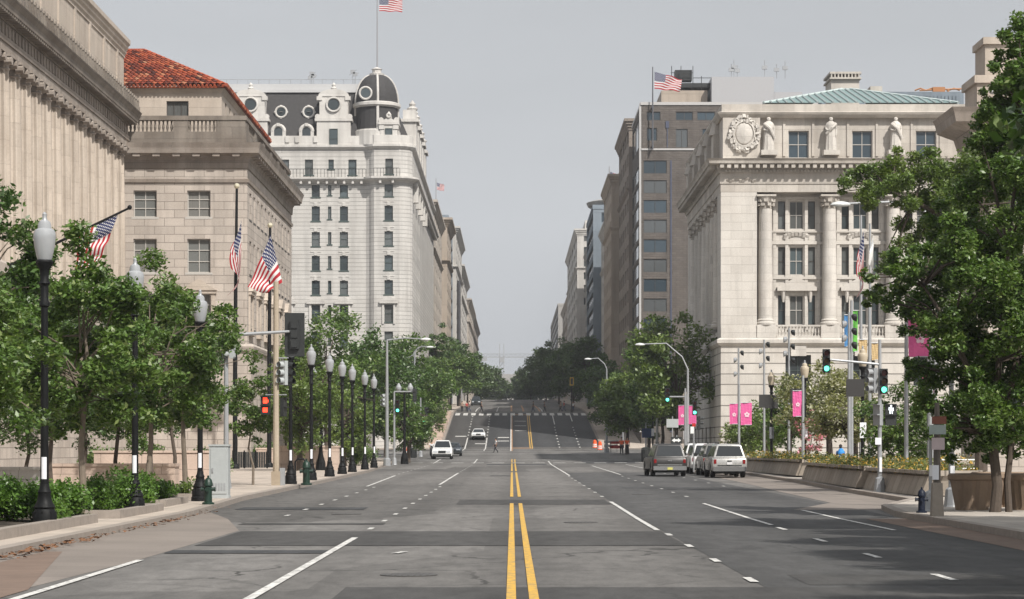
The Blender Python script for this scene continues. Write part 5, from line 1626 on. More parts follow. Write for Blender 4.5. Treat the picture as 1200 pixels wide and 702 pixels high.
# cream pole at the left corner
YS1 = 99.0; s1 = 2700 / YS1; z0 = gz(YS1) + .15
t = thing('traffic_signal_post', 'rusty cream traffic pole with grey signal and lit red hand signal', 'traffic signal', (X(324.5, YS1), YS1, z0))
b = B(); x = X(323.5, YS1); b.tube([(x, YS1, z0), (x, YS1, Zp(330, YS1))], [.14, .11], 10); b.box(x - .19, x + .19, YS1 - .19, YS1 + .19, z0, z0 + .6); b.build('post', RUSTY, t)
signal_head(t, (X(331.5, YS1), YS1 - .1, Zp(437, YS1)), R(-38), GREYP)
signal_head(t, (X(338.5, YS1), YS1 + .15, Zp(438, YS1)), R(60), DARKP)
ped_head(t, (X(311.5, YS1), YS1 - .25, Zp(475, YS1)), R(-6), REDL, REDL)
ped_head(t, (X(334, YS1), YS1 + .1, Zp(477, YS1)), R(75), None, None)
b = B(); b.box(X(311, YS1), X(336, YS1), YS1 - .04, YS1 + .04, Zp(462, YS1) - .04, Zp(462, YS1)); b.build('bracket', GALV, t); b = B(); b.box(x, X(338, YS1), YS1 - .04, YS1 + .04, Zp(420, YS1), Zp(420, YS1) + .05); b.build('bracket', GALV, t); b = B(); b.box(X(328, YS1), X(334, YS1), YS1 - .1, YS1 + .1, z0, z0 + .75); b.build('foot', GALV, t)
# grey mast arm with a backplated signal seen from behind
YS2 = 93.0
t = thing('traffic_signal_mast', 'grey mast arm signal with black backplate seen from behind', 'traffic signal', (X(265, YS2), YS2, gz(YS2) + .15))
b = B(); pole(b, X(265, YS2), YS2, gz(YS2) + .15, Zp(356, YS2), .11, .08); b.build('post', GALV, t)
b = B(); b.tube([(X(265, YS2), YS2, Zp(393, YS2)), (X(348, YS2), YS2, Zp(388, YS2))], [.08, .055], 8); b.build('mast_arm', GALV, t)
signal_head(t, (X(345, YS2), YS2 + .1, Zp(392, YS2)), R(180), DARKP, 'x', DARKP, .36)
signal_head(t, (X(261, YS2), YS2 - .15, Zp(407, YS2)), R(-80), DARKP, size=.28); signal_head(t, (X(271, YS2), YS2 - .2, Zp(407, YS2)), R(-100), GREYP, size=.28)
# right plaza signal
YS3 = 86.0; z0 = gz(YS3) + .15
t = thing('traffic_signal_post', 'silver traffic signal post with side arm and two green lights at the right plaza', 'traffic signal', (X(1031, YS3), YS3, z0))
b = B(); pole(b, X(1031, YS3), YS3, z0, Zp(398, YS3), .085, .06); b.build('post', GALV, t)
b = B(); b.tube([(X(1031, YS3), YS3, Zp(427, YS3)), (X(969, YS3), YS3, Zp(421, YS3))], [.05, .04], 8); b.build('mast_arm', GALV, t)
signal_head(t, (X(968, YS3), YS3 - .12, Zp(423, YS3)), 0, DARKP, 'g', size=.27)
signal_head(t, (X(1035, YS3), YS3 - .15, Zp(447, YS3)), 0, DARKP, 'g', size=.29)
signal_head(t, (X(1022, YS3), YS3, Zp(446, YS3)), R(-62), GALV, size=.29)
ped_head(t, (X(1043.5, YS3), YS3 - .15, Zp(486, YS3)), 0, WHITEL, None); ped_head(t, (X(1027, YS3), YS3, Zp(486, YS3)), R(-60), None, None, GALV)
b = B(); b.box(X(1025, YS3), X(1032, YS3), YS3 - .14, YS3 - .1, Zp(521, YS3), Zp(513, YS3)); b.build('notice', PAPER, t); b = B(); b.box(X(1030, YS3), X(1033, YS3), YS3 - .13, YS3 - .1, Zp(553, YS3), Zp(536, YS3)); b.build('notice', PAPER, t)
# far signals
def far_signal(label, px, pb, pt, Y, heads, m=GALV, arm=None):
    z0 = gz(Y) + .15
    t = thing('traffic_signal_post', label, 'traffic signal', (X(px, Y), Y, z0))
    b = B(); pole(b, X(px, Y), Y, z0, Zp(pt, Y), .1, .07); b.build('post', m, t)
    if arm: b = B(); b.tube([(X(px, Y), Y, Zp(arm[1], Y)), (X(arm[0], Y), Y, Zp(arm[1], Y))], .06, 7); b.build('mast_arm', m, t)
    for hx, hy, rz, body, lit in heads: signal_head(t, (X(hx, Y), Y - .12, Zp(hy, Y)), R(rz), body, lit)
far_signal('far right signal post with mast arm reaching left and two green lights', 803, 548, 455, 168, [(782, 463, 0, DARKP, 'g'), (814, 478, 0, DARKP, 'g'), (820, 496, 90, DARKP, None)], GALV, (782, 465))
far_signal('left kerb signal post with grey signal and long level arm past the lamp row', 462, 538, 459, 186, [(450, 469, -40, GREYP, None), (466, 476, 0, DARKP, 'g'), (486, 463, 180, DARKP, None)], GALV, (488, 459))
far_signal('far left signal post with pale green light near the cyclist', 493, 531, 466, 235, [(497, 490, 0, DARKP, 'g'), (500, 483, 60, DARKP, None)])
far_signal('far signal post with green light across the wide crossing on the right', 730, 530, 480, 290, [(729, 489, 0, DARKP, 'g')])
far_signal('far signal post with dark heads beside the right trees', 757, 535, 486, 250, [(753, 494, 40, DARKP, None), (761, 494, -40, GREYP, None)])
t = thing('traffic_signal', 'yellow framed traffic signal hanging before the dark hilltop trees', 'traffic signal', (X(670, 372), 372, gz(372)))
b = B(); x, zc = X(670, 372), Zp(447, 372); b.box(x - .32, x - .2, 371.9, 372.1, zc - .65, zc + .65); b.box(x + .2, x + .32, 371.9, 372.1, zc - .65, zc + .65); b.box(x - .2, x + .2, 371.9, 372.1, zc + .5, zc + .65); b.box(x - .2, x + .2, 371.9, 372.1, zc - .65, zc - .5); b.build('frame', plain('signal yellow', (.55, .35, .02), .5), t)
b = B(); b.box(x - .2, x + .2, 371.95, 372.2, zc - .5, zc + .5); b.build('signal_head', DARKP, t)
b = B(); pole(b, x, 372.4, gz(372), zc + .8, .1, .08); b.build('post', DARKP, t)

# ------------------------------------------------------------------ plaza poles, banners, floodlights
PINKB = plain('pink banner cloth', (.62, .10, .28), .7, var=.12)
def banner(par, px0, px1, py0, py1, Y, m, name='banner', motif=True):
    a, c = P(px0, py0, Y), P(px1, py1, Y)
    b = B(); n = 8
    for i in range(n):
        for j in range(4):
            def q(u, v): return (a.x + (c.x - a.x) * u, Y + .06 * math.sin(u * 4 + v * 5), a.z + (c.z - a.z) * v)
            b.quad(q(j / 4, i / n), q((j + 1) / 4, i / n), q((j + 1) / 4, (i + 1) / n), q(j / 4, (i + 1) / n))
    o = b.build(name, m, par)
    if motif:
        # white blossom printed on the banner: five petals, on its own thin cloth patch
        cx, cz, r = (a.x * .45 + c.x * .55), (a.z + c.z) / 2 - .05, min(abs(c.x - a.x), abs(a.z - c.z)) * .2
        d = B()
        for k in range(5):
            th = k * 1.2566 + .3
            d.add([(cx + r * .75 * math.cos(th) + r * .5 * math.cos(p), Y - .075, cz + r * .75 * math.sin(th) + r * .5 * math.sin(p)) for p in [2 * math.pi * i / 8 for i in range(8)]], [tuple(range(8))])
        d.build('blossom_print', plain('pale blossom print', (.72, .52, .58), .7), o)
    return o
def banner_pole(label, px, pt, Y, banners, m=GALV, group='banner poles on the right plaza'):
    z0 = gz(Y) + .15
    t = thing('banner_pole', label, 'banner pole', (X(px, Y), Y, z0), group)
    b = B(); pole(b, X(px, Y), Y, z0, Zp(pt, Y), .09, .07)
    for p0, p1, y0, y1, mm, mo in banners:
        for yy in (y0, y1): b.tube([(X(px, Y), Y, Zp(yy, Y)), (X(p0 if abs(p0 - px) > abs(p1 - px) else p1, Y), Y, Zp(yy, Y))], .025, 6)
    b.build('post', m, t)
    for p0, p1, y0, y1, mm, mo in banners: banner(t, p0, p1, y0, y1, Y - .02, mm, 'banner', mo)
banner_pole('banner pole with a large pink blossom banner at the edge of the big tree', 1062, 368, 92, [(1064.5, 1089, 373, 418, PINKB, True)])
banner_pole('banner pole with a narrow pink banner under the big tree', 1096, 405, 100, [(1081, 1094, 432, 479, PINKB, True)])
banner_pole('banner pole with two pink banners just beyond the parked cars', 866, 450, 148, [(855, 864.5, 473, 497, PINKB, True), (868, 881, 472, 498, PINKB, True)])
banner_pole('banner pole with one pink banner beside the amber globe lamp', 941, 440, 124, [(929, 939.5, 458, 488, PINKB, True)])
banner_pole('banner pole with two pink banners at the far marble building corner', 805, 462, 175, [(795, 803.5, 475, 498, PINKB, True), (807, 816, 475, 497, PINKB, False)])
BLUEB, GREENB, GOLDB = plain('blue banner', (.06, .20, .42), .7), plain('green banner', (.12, .42, .06), .7), plain('gold banner', (.50, .36, .18), .7)
banner_pole('banner pole with blue and green banners on the right plaza', 998, 352, 110, [(989.5, 996.5, 369, 406, BLUEB, False), (999.5, 1005, 364, 412, GREENB, False)])
banner_pole('thick grey banner pole with gold and pale banners behind the lamp', 1019, 360, 112, [(1006.5, 1016, 398, 418, GOLDB, False), (1021.5, 1032, 402, 422, GOLDB, False)])
def flood(label, px, pt, Y, n, group='floodlight poles on the plaza'):
    z0 = gz(Y) + .15
    t = thing('floodlight_pole', label, 'floodlight', (X(px, Y), Y, z0), group)
    b = B(); pole(b, X(px, Y), Y, z0, Zp(pt, Y), .09, .06); b.build('post', GALV, t)
    for i in range(n):
        z = Zp(pt + 5 + i * 8.2, Y); s_ = -1 if i % 2 else 1
        h = B(); h.lathe([(.06, 0), (.17, .1), (.2, .3), (.2, .34)], (0, 0, 0), 10)
        th = R(60) * s_
        b = B(); b.add([(X(px, Y) + s_ * .1 + v[2] * math.sin(th) * .8, Y - .1 + v[1], z + v[0] * .9 - v[2] * .2) for v in h.v], h.f); b.build('floodlight', GALV if i % 2 else DARKP, t, True)
flood('floodlight pole with four stacked lamps behind the banners by the parked cars', 865.5, 408, 160, 4)
flood('floodlight pole with stacked lamps against the marble base wall', 895.5, 398, 150, 4)
flood('tallest floodlight pole with stacked lamps before the dark base window', 924.5, 384, 140, 5)
flood('silver floodlight pole between blue and green banners', 995, 366, 108, 5)
b = B(); x, Y = X(1009, 130), 130; b.tube([(x, Y, gz(Y)), (x, Y, Zp(252, Y))], [.11, .06], 8); tag(b.build('flagpole', GALV), 'silver flagpole with a limp striped flag before the marble building', 'flagpole')
b = B(); x = X(1019.5, 130); b.tube([(x, Y, gz(Y)), (x, Y, Zp(262, Y))], [.11, .06], 8); tag(b.build('flagpole', GALV), 'silver flagpole with a limp white flag before the marble building', 'flagpole')
limp('limp dark red and blue flag on the silver pole before the marble building', 1012, 268, 362, 129.7, 15)
limp('limp white flag on the second silver pole', 1023, 274, 335, 129.7, 9, 'flag', WHITEP)

# ------------------------------------------------------------------ small street furniture
def hydrant(label, px, pb, pt, m, bonnet):
    Y = (EYE - .15) * 2700 / (pb - HY); z0 = gz(Y) + .15; x = X(px, Y); h = (pb - pt) / 2700 * Y
    t = thing('fire_hydrant', label, 'hydrant', (x, Y, z0)); k = h / .8
    b = B(); b.lathe([(.17, 0), (.17, .05), (.11, .07), (.10, .5), (.13, .51), (.13, .55)], (x, Y, z0), 12)
    b.v = [(x + (v[0] - x) * k, Y + (v[1] - Y) * k, z0 + (v[2] - z0) * k) for v in b.v]
    b.build('barrel', m, t, True)
    b = B(); b.lathe([(.13, .55), (.12, .6), (.1, .68), (.05, .73), (.03, .74), (.03, .8)], (x, Y, z0), 12); b.v = [(x + (v[0] - x) * k, Y + (v[1] - Y) * k, z0 + (v[2] - z0) * k) for v in b.v]; b.build('bonnet', bonnet, t, True)
    for a in ((1, 0, 0), (-1, 0, 0), (0, -1, 0)):
        b = B(); p = Vector((x, Y, z0 + .42 * k)); a = Vector(a); b.tube([p + a * .08 * k, p + a * .17 * k, p + a * .172 * k, p + a * .2 * k], [.05 * k, .05 * k, .065 * k, .065 * k], 8); b.build('outlet', m, t)
hydrant('green fire hydrant beside the grey cabinet at the left kerb', 244, 592, 558, GREENP, GREENP)
hydrant('green fire hydrant with chain between the lamps past the red hand signal', 359, 571, 540, GREENP, GREENP)
hydrant('dark fire hydrant with blue base at the right kerb', 1080, 601, 571, NAVYP, NAVYP)
Y = 76; x0, x1, z0 = X(245, Y), X(267.5, Y), gz(Y) + .15
t = thing('utility_cabinet', 'grey metal utility cabinet beside the green hydrant', 'cabinet', ((x0 + x1) / 2, Y, z0))
b = B(); b.box(x0, x1, Y, Y + .55, z0 + .08, z0 + 1.72); b.box(x0 - .03, x1 + .03, Y - .03, Y + .6, z0 + 1.72, z0 + 1.78); b.box(x0 - .02, x1 + .02, Y - .02, Y + .57, z0, z0 + .08); b.build('housing', GREYP, t)
b = B(); b.box(x0 + .05, x1 - .05, Y - .02, Y - .002, z0 + .15, z0 + 1.65); d = b.build('door', GREYP, t)
b = B(); b.box(x0 + .1, x0 + .14, Y - .05, Y - .021, z0 + .85, z0 + 1.0); 
for k in range(5): b.box(x0 + .12 + k * .09, x0 + .17 + k * .09, Y - .026, Y - .0205, z0 + .25, z0 + .5)
b.build('handle', GALV, d)
def ring_sign(par, x, Y, z0, z1, wd, m=WHITEP):
    b = B(); b.box(x - wd / 2, x + wd / 2, Y - .17, Y - .15, z0, z1); return b.build('sign_panel', m, par)
# sign posts, right corner
Y = 57.5; z0 = gz(Y) + .15
t = thing('sign_post', 'brown steel sign post with a stack of parking signs on a concrete foot', 'sign', (X(1098, Y), Y, z0))
b = B(); x = X(1098, Y); b.tube([(x, Y, z0 + .8), (x, Y, Zp(510, Y)), (x, Y, Zp(472, Y))], [.095, .085, .06], 8); b.build('post', plain('weathered brown steel', (.10, .085, .07), .7, var=.3), t)
b = B(); b.lathe([(.21, 0), (.17, .82), (.12, .84)], (x, Y, z0), 4, 0, R(45)); b.build('foot', CONC, t)
p = ring_sign(t, X(1098, Y), Y, Zp(527, Y), Zp(513, Y), .32, plain('pinkish sign', (.46, .38, .38), .5)); ring_sign(t, X(1097, Y), Y - .03, Zp(509, Y), Zp(498, Y), .42, plain('green grey sign', (.28, .33, .31), .5)); ring_sign(t, X(1095, Y), Y, Zp(562, Y), Zp(545, Y), .16, PAPER)
ring_sign(t, X(1099, Y), Y - .02, Zp(497, Y), Zp(488, Y), .36, plain('rust red sign', (.16, .05, .03), .6))
Y = 66.0; z0 = gz(Y) + .15
t = thing('sign_post', 'silver signal pole with conical foot and notice behind the parking sign post', 'sign', (X(1115, Y), Y, z0))
b = B(); pole(b, X(1115, Y), Y, z0, Zp(440, Y), .09, .07); b.build('post', GALV, t)
ring_sign(t, X(1115, Y), Y - .02, Zp(560, Y), Zp(546, Y), .13, PAPER)
Y = 62; z0 = gz(Y) + .15
t = thing('sign_post', 'thin grey post with paper notice just left of the parking sign post', 'sign', (X(1090, Y), Y, z0))
b = B(); pole(b, X(1090.5, Y), Y, z0, Zp(500, Y), .05, .045); b.build('post', GALV, t); ring_sign(t, X(1090.5, Y), Y + .02, Zp(558, Y), Zp(545, Y), .12, PAPER)
for lb, px, Y, pt, pl in (('small white arrow sign on a post behind the grey pickup', 793, 150, 510, [(786, 799, 512, 520, DARKP)]), ('blue box sign on a post under the far right trees', 757, 225, 495, [(752, 764, 502, 513, BLUEP)]), ('pale square sign on a post beside the far globe lamp', 788, 190, 488, [(781, 795, 491, 501, GREYP)]), ('white and red small sign beside the parked cars', 813, 142, 496, [(809, 813, 500, 508, WHITEP), (811, 815, 496, 500, REDP)])):
    z0 = gz(Y) + .15
    t = thing('sign_post', lb, 'sign', (X(px, Y), Y, z0))
    b = B(); pole(b, X(px, Y), Y, z0, Zp(pt, Y), .05, .045, False); b.build('post', GALV, t)
    for p0, p1, y0, y1, m in pl:
        b = B(); b.box(X(p0, Y), X(p1, Y), Y - .1, Y - .06, Zp(y1, Y), Zp(y0, Y)); s_ = b.build('sign_panel', m, t)
        if m is DARKP:
            q = B(); zc = (Zp(y0, Y) + Zp(y1, Y)) / 2; xa, xb = X(p0 + 1, Y), X(p1 - 1, Y)
            q.add([(xa, Y - .105, zc), (xa + .2, Y - .105, zc - .14), (xa + .2, Y - .105, zc - .06), (xb - .2, Y - .105, zc - .06), (xb - .2, Y - .105, zc - .14), (xb, Y - .105, zc), (xb - .2, Y - .105, zc + .14), (xb - .2, Y - .105, zc + .06), (xa + .2, Y - .105, zc + .06), (xa + .2, Y - .105, zc + .14)], [tuple(range(10))])
            q.build('arrow', WHITEP, s_)
# litter bin, bench arm, bollards, cones
def bin_(label, px, Y, m, h=1.0, r=.3):
    x, z0 = X(px, Y), gz(Y) + .15
    t = thing('litter_bin', label, 'bin', (x, Y, z0))
    b = B(); b.lathe([(r * .85, 0), (r, .05), (r, h * .85)], (x, Y, z0), 14)
    for k in range(14): b.cbox((x + r * 1.02 * math.cos(k * .449), Y + r * 1.02 * math.sin(k * .449), z0 + h * .45), (.04, .06, h * .8), 0, k * .449)
    b.build('body', m, t); b = B(); b.lathe([(r * 1.05, h * .86), (r * 1.08, h * .92), (r * .6, h), (r * .3, h * 1.02)], (x, Y, z0), 14); b.build('lid', m, t)
bin_('dark litter bin at the corner under the blue box sign', 757, 205, DARKP, 1.3, .4)
bin_('dark round litter bin beside the orange post on the left kerb', 484, 226, DARKP, 1.0, .35)
def cone(label, px, Y, h=1.0):
    x, z0 = X(px, Y), gz(Y) + .15
    t = thing('traffic_cone', label, 'traffic cone', (x, Y, z0))
    b = B(); b.lathe([(.16, .06), (.05, h)], (x, Y, z0), 12); b.build('cone', ORANGE, t); b = B(); b.box(x - .24, x + .24, Y - .24, Y + .24, z0, z0 + .06); b.build('foot', ORANGE, t)
    b = B(); b.lathe([(.13, h * .5), (.105, h * .68)], (x, Y, z0), 12, 0, 0, False); b.build('band', WHITEP, t)
cone('tall orange red marker cone on the left kerb before the crossing', 477, 219, 1.15)
def drum(label, px, Y, h=1.05):
    x, z0 = X(px, Y), gz(Y) + .15
    t = thing('traffic_drum', label, 'traffic drum', (x, Y, z0))
    b = B(); b.lathe([(.32, 0), (.30, .1), (.29, .3), (.27, .31), (.26, .6), (.24, .61), (.23, .9), (.12, .96), (.12, h)], (x, Y, z0), 14); b.build('drum', ORANGE, t); 
    b = B(); b.lathe([(.305, .14), (.30, .27)], (x, Y, z0), 14, 0, 0, False); b.lathe([(.275, .38), (.27, .5)], (x, Y, z0), 14, 0, 0, False); b.build('band', WHITEP, t)
drum('orange traffic drum at the foot of the far right street light', 703, 285); drum('orange traffic drum farther up, beside the hill kerb', 697, 302)
# site barrier panels by the workers
for i, (px, Y, lb) in enumerate(((723, 262, 'red and grey site barrier behind the orange vested workers'), (716, 270, 'pale site barrier nearest the hill kerb'))):
    x, z0 = X(px, Y), gz(Y) + .15
    t = thing('site_barrier', lb, 'barrier', (x, Y, z0))
    b = B(); b.box(x - .8, x + .8, Y - .04, Y + .04, z0 + .5, z0 + .85); b.box(x - .8, x + .8, Y - .04, Y + .04, z0 + 1.0, z0 + 1.3); b.build('board', REDP if i == 0 else GREYP, t)
    for s_ in (-.7, .7): b = B(); b.box(x + s_ - .04, x + s_ + .04, Y - .3, Y + .3, z0, z0 + .06); b.box(x + s_ - .04, x + s_ + .04, Y - .04, Y + .04, z0 + .06, z0 + 1.35); b.build('leg', GALV, t)
# black panel fence behind the signals and a pipe rail bench
Y = 160; z0 = gz(Y) + .15
t = thing('panel_fence', 'low black panel fence at the foot of the red roofed building', 'fence', (X(294, Y), Y, z0))
b = B()
for k in range(15): b.box(X(273.5 + k * 2.7, Y), X(275.8 + k * 2.7, Y), Y - .03, Y + .03, z0 + .05, z0 + 1.15)
b.build('panel', DARKP, t)
b = B()
for k in range(4): b.box(X(273 + k * 13.4, Y) - .05, X(273 + k * 13.4, Y) + .05, Y - .08, Y - .031, z0, z0 + 1.25)
b.build('post', IRON, t)
Y = 107; z0 = gz(Y) + .15
b = B(); xa, xb = X(346, Y), X(358, Y); b.tube([(xa, Y, z0), (xa, Y, z0 + .95), (xa + .12, Y, z0 + 1.08), (xb - .1, Y, z0 + 1.08), (xb, Y, z0 + .95), (xb, Y, z0)], .045, 8)
tag(b.build('bike_rack', IRON), 'black bent pipe bicycle rack beside the second green hydrant', 'bike rack')

# low granite walls, left plaza
def lowwall(label, x0, x1, y0, y1, h, m, cat='wall'):
    t = B(); z0 = gz(y0) + .13
    t.box(min(x0, x1), max(x0, x1), y0, y1, z0, z0 + h)
    t.box(min(x0, x1) - .05, max(x0, x1) + .05, y0 - .05, y1 + .05, z0 + h + .002, z0 + h + .12)
    return tag(t.build('low_wall', m), label, cat)
lowwall('pale grey granite wall behind the near hedge', X(-40, 84), X(46, 84), 84, 85, .85, GREYWALL)
lowwall('pink granite wall behind the young trees with a dark gap at its end', X(52, 92), X(205, 92), 92, 93.2, .9, PINK)
lowwall('long pink granite wall behind the grey cabinet', X(110, 112), X(262, 112), 112, 113, 1.35, PINK)
lowwall('pink granite wall behind the lamp row and second hydrant', X(326, 150), X(397, 150), 150, 151, 1.5, PINK)
lowwall('small pink granite block wall next to the red hand signal', X(300, 172), X(330, 172), 172, 173, 1.3, PINK)
for px, Y, lb in ((105, 80, 'black bin like lamp base left of the second trunk'), (137, 84, 'dark stone bollard base under the young trees')):
    pass
# stone kerbs of the planting beds with soil
beds = [(-12.6, -9.25, 40, 52.5), (-12.6, -9.35, 55.5, 62.5), (-12.6, -9.9, 66, 70.5), (-12.4, -9.9, 74, 80)]
for i, (x0, x1, y0, y1) in enumerate(beds):
    x1 = min(x1, LKERB(y0) - .85, LKERB(y1) - .75)
    t = thing('planting_bed', ['stone edged planting bed nearest the camera on the left', 'stone edged planting bed between the first two lamps', 'stone edged planting bed before the grey cabinet trees', 'small stone edged tree bed beside the grey cabinet'][i], 'planting bed', (x0, y0, .15), 'stone edged beds along the left pavement')
    b = B(); z = gz(y0) + .15
    b.box(x0, x1, y0, y0 + .25, z, z + .2); b.box(x0, x1, y1 - .25, y1, z, z + .2); b.box(x1 - .25, x1, y0 + .25, y1 - .25, z, z + .2); b.box(x0, x0 + .25, y0 + .25, y1 - .25, z, z + .2)
    b.build('edging', KERB, t); b = B(); b.box(x0 + .25, x1 - .25, y0 + .25, y1 - .25, z, z + .12); b.build('soil', SOIL, t)

# ------------------------------------------------------------------ planters, right plaza
def planter_wall(label, pts, h, group='long concrete planters on the right plaza', wd=1.9):
    a, c = Vector(pts[0]), Vector(pts[1]); d = (c - a).normalized(); nr = Vector((d.y, -d.x))
    z0 = gz(a.y) + .15
    t = thing('concrete_planter', label, 'planter', (a.x, a.y, z0), group)
    b = B()
    Lh = (c - a).length
    def ring(o, z): return [tuple(a + d * -o + nr * -o) + (z,), tuple(a + d * (Lh + o) + nr * -o) + (z,), tuple(a + d * (Lh + o) + nr * (wd + o)) + (z,), tuple(a - d * o + nr * (wd + o)) + (z,)]
    lv_ = [(-.22, 0), (-.2, .08), (0, h - .2), (.08, h - .18), (.08, h), (-.12, h), (-.12, h - .12)]
    vs, fs = [], []
    for o, z in lv_: vs += ring(o, z0 + z)
    for i in range(len(lv_) - 1):
        for k in range(4): fs.append((i * 4 + k, i * 4 + (k + 1) % 4, (i + 1) * 4 + (k + 1) % 4, (i + 1) * 4 + k))
    b.add(vs, fs); b.build('tub', CONC, t)
    b = B(); b.add(ring(-.12, z0 + h - .1), [(0, 1, 2, 3)]); b.build('soil', SOIL, t)
    return t, a, d, nr, Lh, z0 + h
PLN = []
for lb, p0, p1, Y0, Y1 in (('long concrete planter starting behind the parked silver car', 872, 938, 148, 121), ('long concrete planter by the kerb with a figure behind it', 944, 1010, 114, 91), ('long concrete planter ending beside the silver signal post', 1014, 1088, 92, 78), ('concrete planter farther back along the marble building steps', 1040, 1110, 128, 120)):
    PLN.append(planter_wall(lb, [(X(p0, Y0), Y0), (X(p1, Y1), Y1)], .86, wd=-1.9))
def tub(label, px, Y, r, h):
    x, z0 = X(px, Y), gz(Y) + .15
    t = thing('round_planter', label, 'planter', (x, Y, z0), 'fluted concrete tubs under the big right tree')
    n = 32; prof = [(r * .72, 0), (r * .74, .1), (r * .92, h * .7), (r * .95, h * .8), (r * 1.06, h * .84), (r * 1.06, h * .96), (r * .95, h), (r * .9, h * .9)]
    vs, fs = [], []
    for i, (q, z) in enumerate(prof):
        for k in range(n):
            rr_ = q - (.05 if k % 4 == 0 and 0 < i < 4 else 0)
            vs.append((x + rr_ * math.cos(2 * math.pi * k / n), Y + rr_ * math.sin(2 * math.pi * k / n), z0 + z))
    for i in range(len(prof) - 1):
        for k in range(n): fs.append((i * n + k, i * n + (k + 1) % n, (i + 1) * n + (k + 1) % n, (i + 1) * n + k))
    b = B(); b.add(vs, fs); b.build('tub', plain('brownish concrete', (.24, .175, .125), .85, var=.25, nscale=2), t)
    b = B(); b.add([(x + r * .9 * math.cos(2 * math.pi * k / 20), Y + r * .9 * math.sin(2 * math.pi * k / 20), z0 + h * .9) for k in range(20)], [tuple(range(20))]); b.build('soil', SOIL, t)
tub('fluted concrete tub nearest the parking sign post', 1139, 63, .62, 1.0); tub('fluted concrete tub directly left of the big trunk', 1161, 66, .55, 1.0); tub('fluted concrete tub just right of the big trunk', 1184, 66, .55, 1.0); tub('fluted concrete tub at the right picture edge', 1205, 63, .6, 1.0)
# pale tube handrails by the marble building
for px, Y, lb in ((1070, 135, 'pale tube handrail beside the far planter'), (1120, 118, 'pale tube handrail by the steps under the big tree')):
    x, z0 = X(px, Y), gz(Y) + .15; b = B()
    for dx in (-1.2, 0, 1.2): b.tube([(x + dx, Y, z0), (x + dx, Y, z0 + .95)], .035, 6)
    b.tube([(x - 1.5, Y, z0 + .7), (x - 1.2, Y, z0 + .95), (x + 1.2, Y, z0 + .95), (x + 1.5, Y, z0 + .7)], .035, 6); b.tube([(x - 1.2, Y, z0 + .5), (x + 1.2, Y, z0 + .5)], .03, 6)
    tag(b.build('handrail', WHITEP), lb, 'handrail')

# ------------------------------------------------------------------ trees, hedges, plants
def leaf_object(name, cen, size, m, parent=None, seed=0, up=.5, loc=None, fold=True):
    """many separate leaves: small folded blades with their own tilt"""
    rg = np.random.default_rng(seed)
    n = len(cen)
    nrm = rg.normal(size=(n, 3)); nrm[:, 2] = np.abs(nrm[:, 2]) + up
    nrm /= np.linalg.norm(nrm, axis=1)[:, None]
    t = np.cross(nrm, rg.normal(size=(n, 3))); t /= np.linalg.norm(t, axis=1)[:, None]
    bt = np.cross(nrm, t)
    sz = (size * rg.uniform(.6, 1.35, n))[:, None]
    v = np.empty((n, 4, 3))
    v[:, 0] = cen - t * sz; v[:, 1] = cen + bt * sz * .5 - nrm * sz * .12; v[:, 2] = cen + t * sz; v[:, 3] = cen - bt * sz * .5 - nrm * sz * .12
    me = bpy.data.meshes.new(name)
    me.vertices.add(n * 4); me.vertices.foreach_set('co', v.reshape(-1).astype(np.float32))
    me.loops.add(n * 4); me.loops.foreach_set('vertex_index', np.arange(n * 4, dtype=np.int32))
    me.polygons.add(n); me.polygons.foreach_set('loop_start', np.arange(n, dtype=np.int32) * 4)
    me.update(calc_edges=True)
    me.materials.append(m)
    o = bpy.data.objects.new(name, me); C.objects.link(o)
    if parent is not None: o.parent = parent
    if loc is not None: o.location = loc
    return o
def crown_points(clumps, n, rg, flat=.75):
    """leaf centres gathered in shells round the clump centres"""
    w_ = np.array([c[1] ** 2 for c in clumps]); w_ /= w_.sum()
    k = rg.choice(len(clumps), n, p=w_)
    c = np.array([c[0] for c in clumps])[k]; r = np.array([c[1] for c in clumps])[k]
    d = rg.normal(size=(n, 3)); d /= np.linalg.norm(d, axis=1)[:, None]
    rad = r * rg.uniform(.1, 1.0, n) ** .5 * rg.uniform(.8, 1.25, n)
    p = c + d * rad[:, None] * np.array([1, 1, flat])
    return p
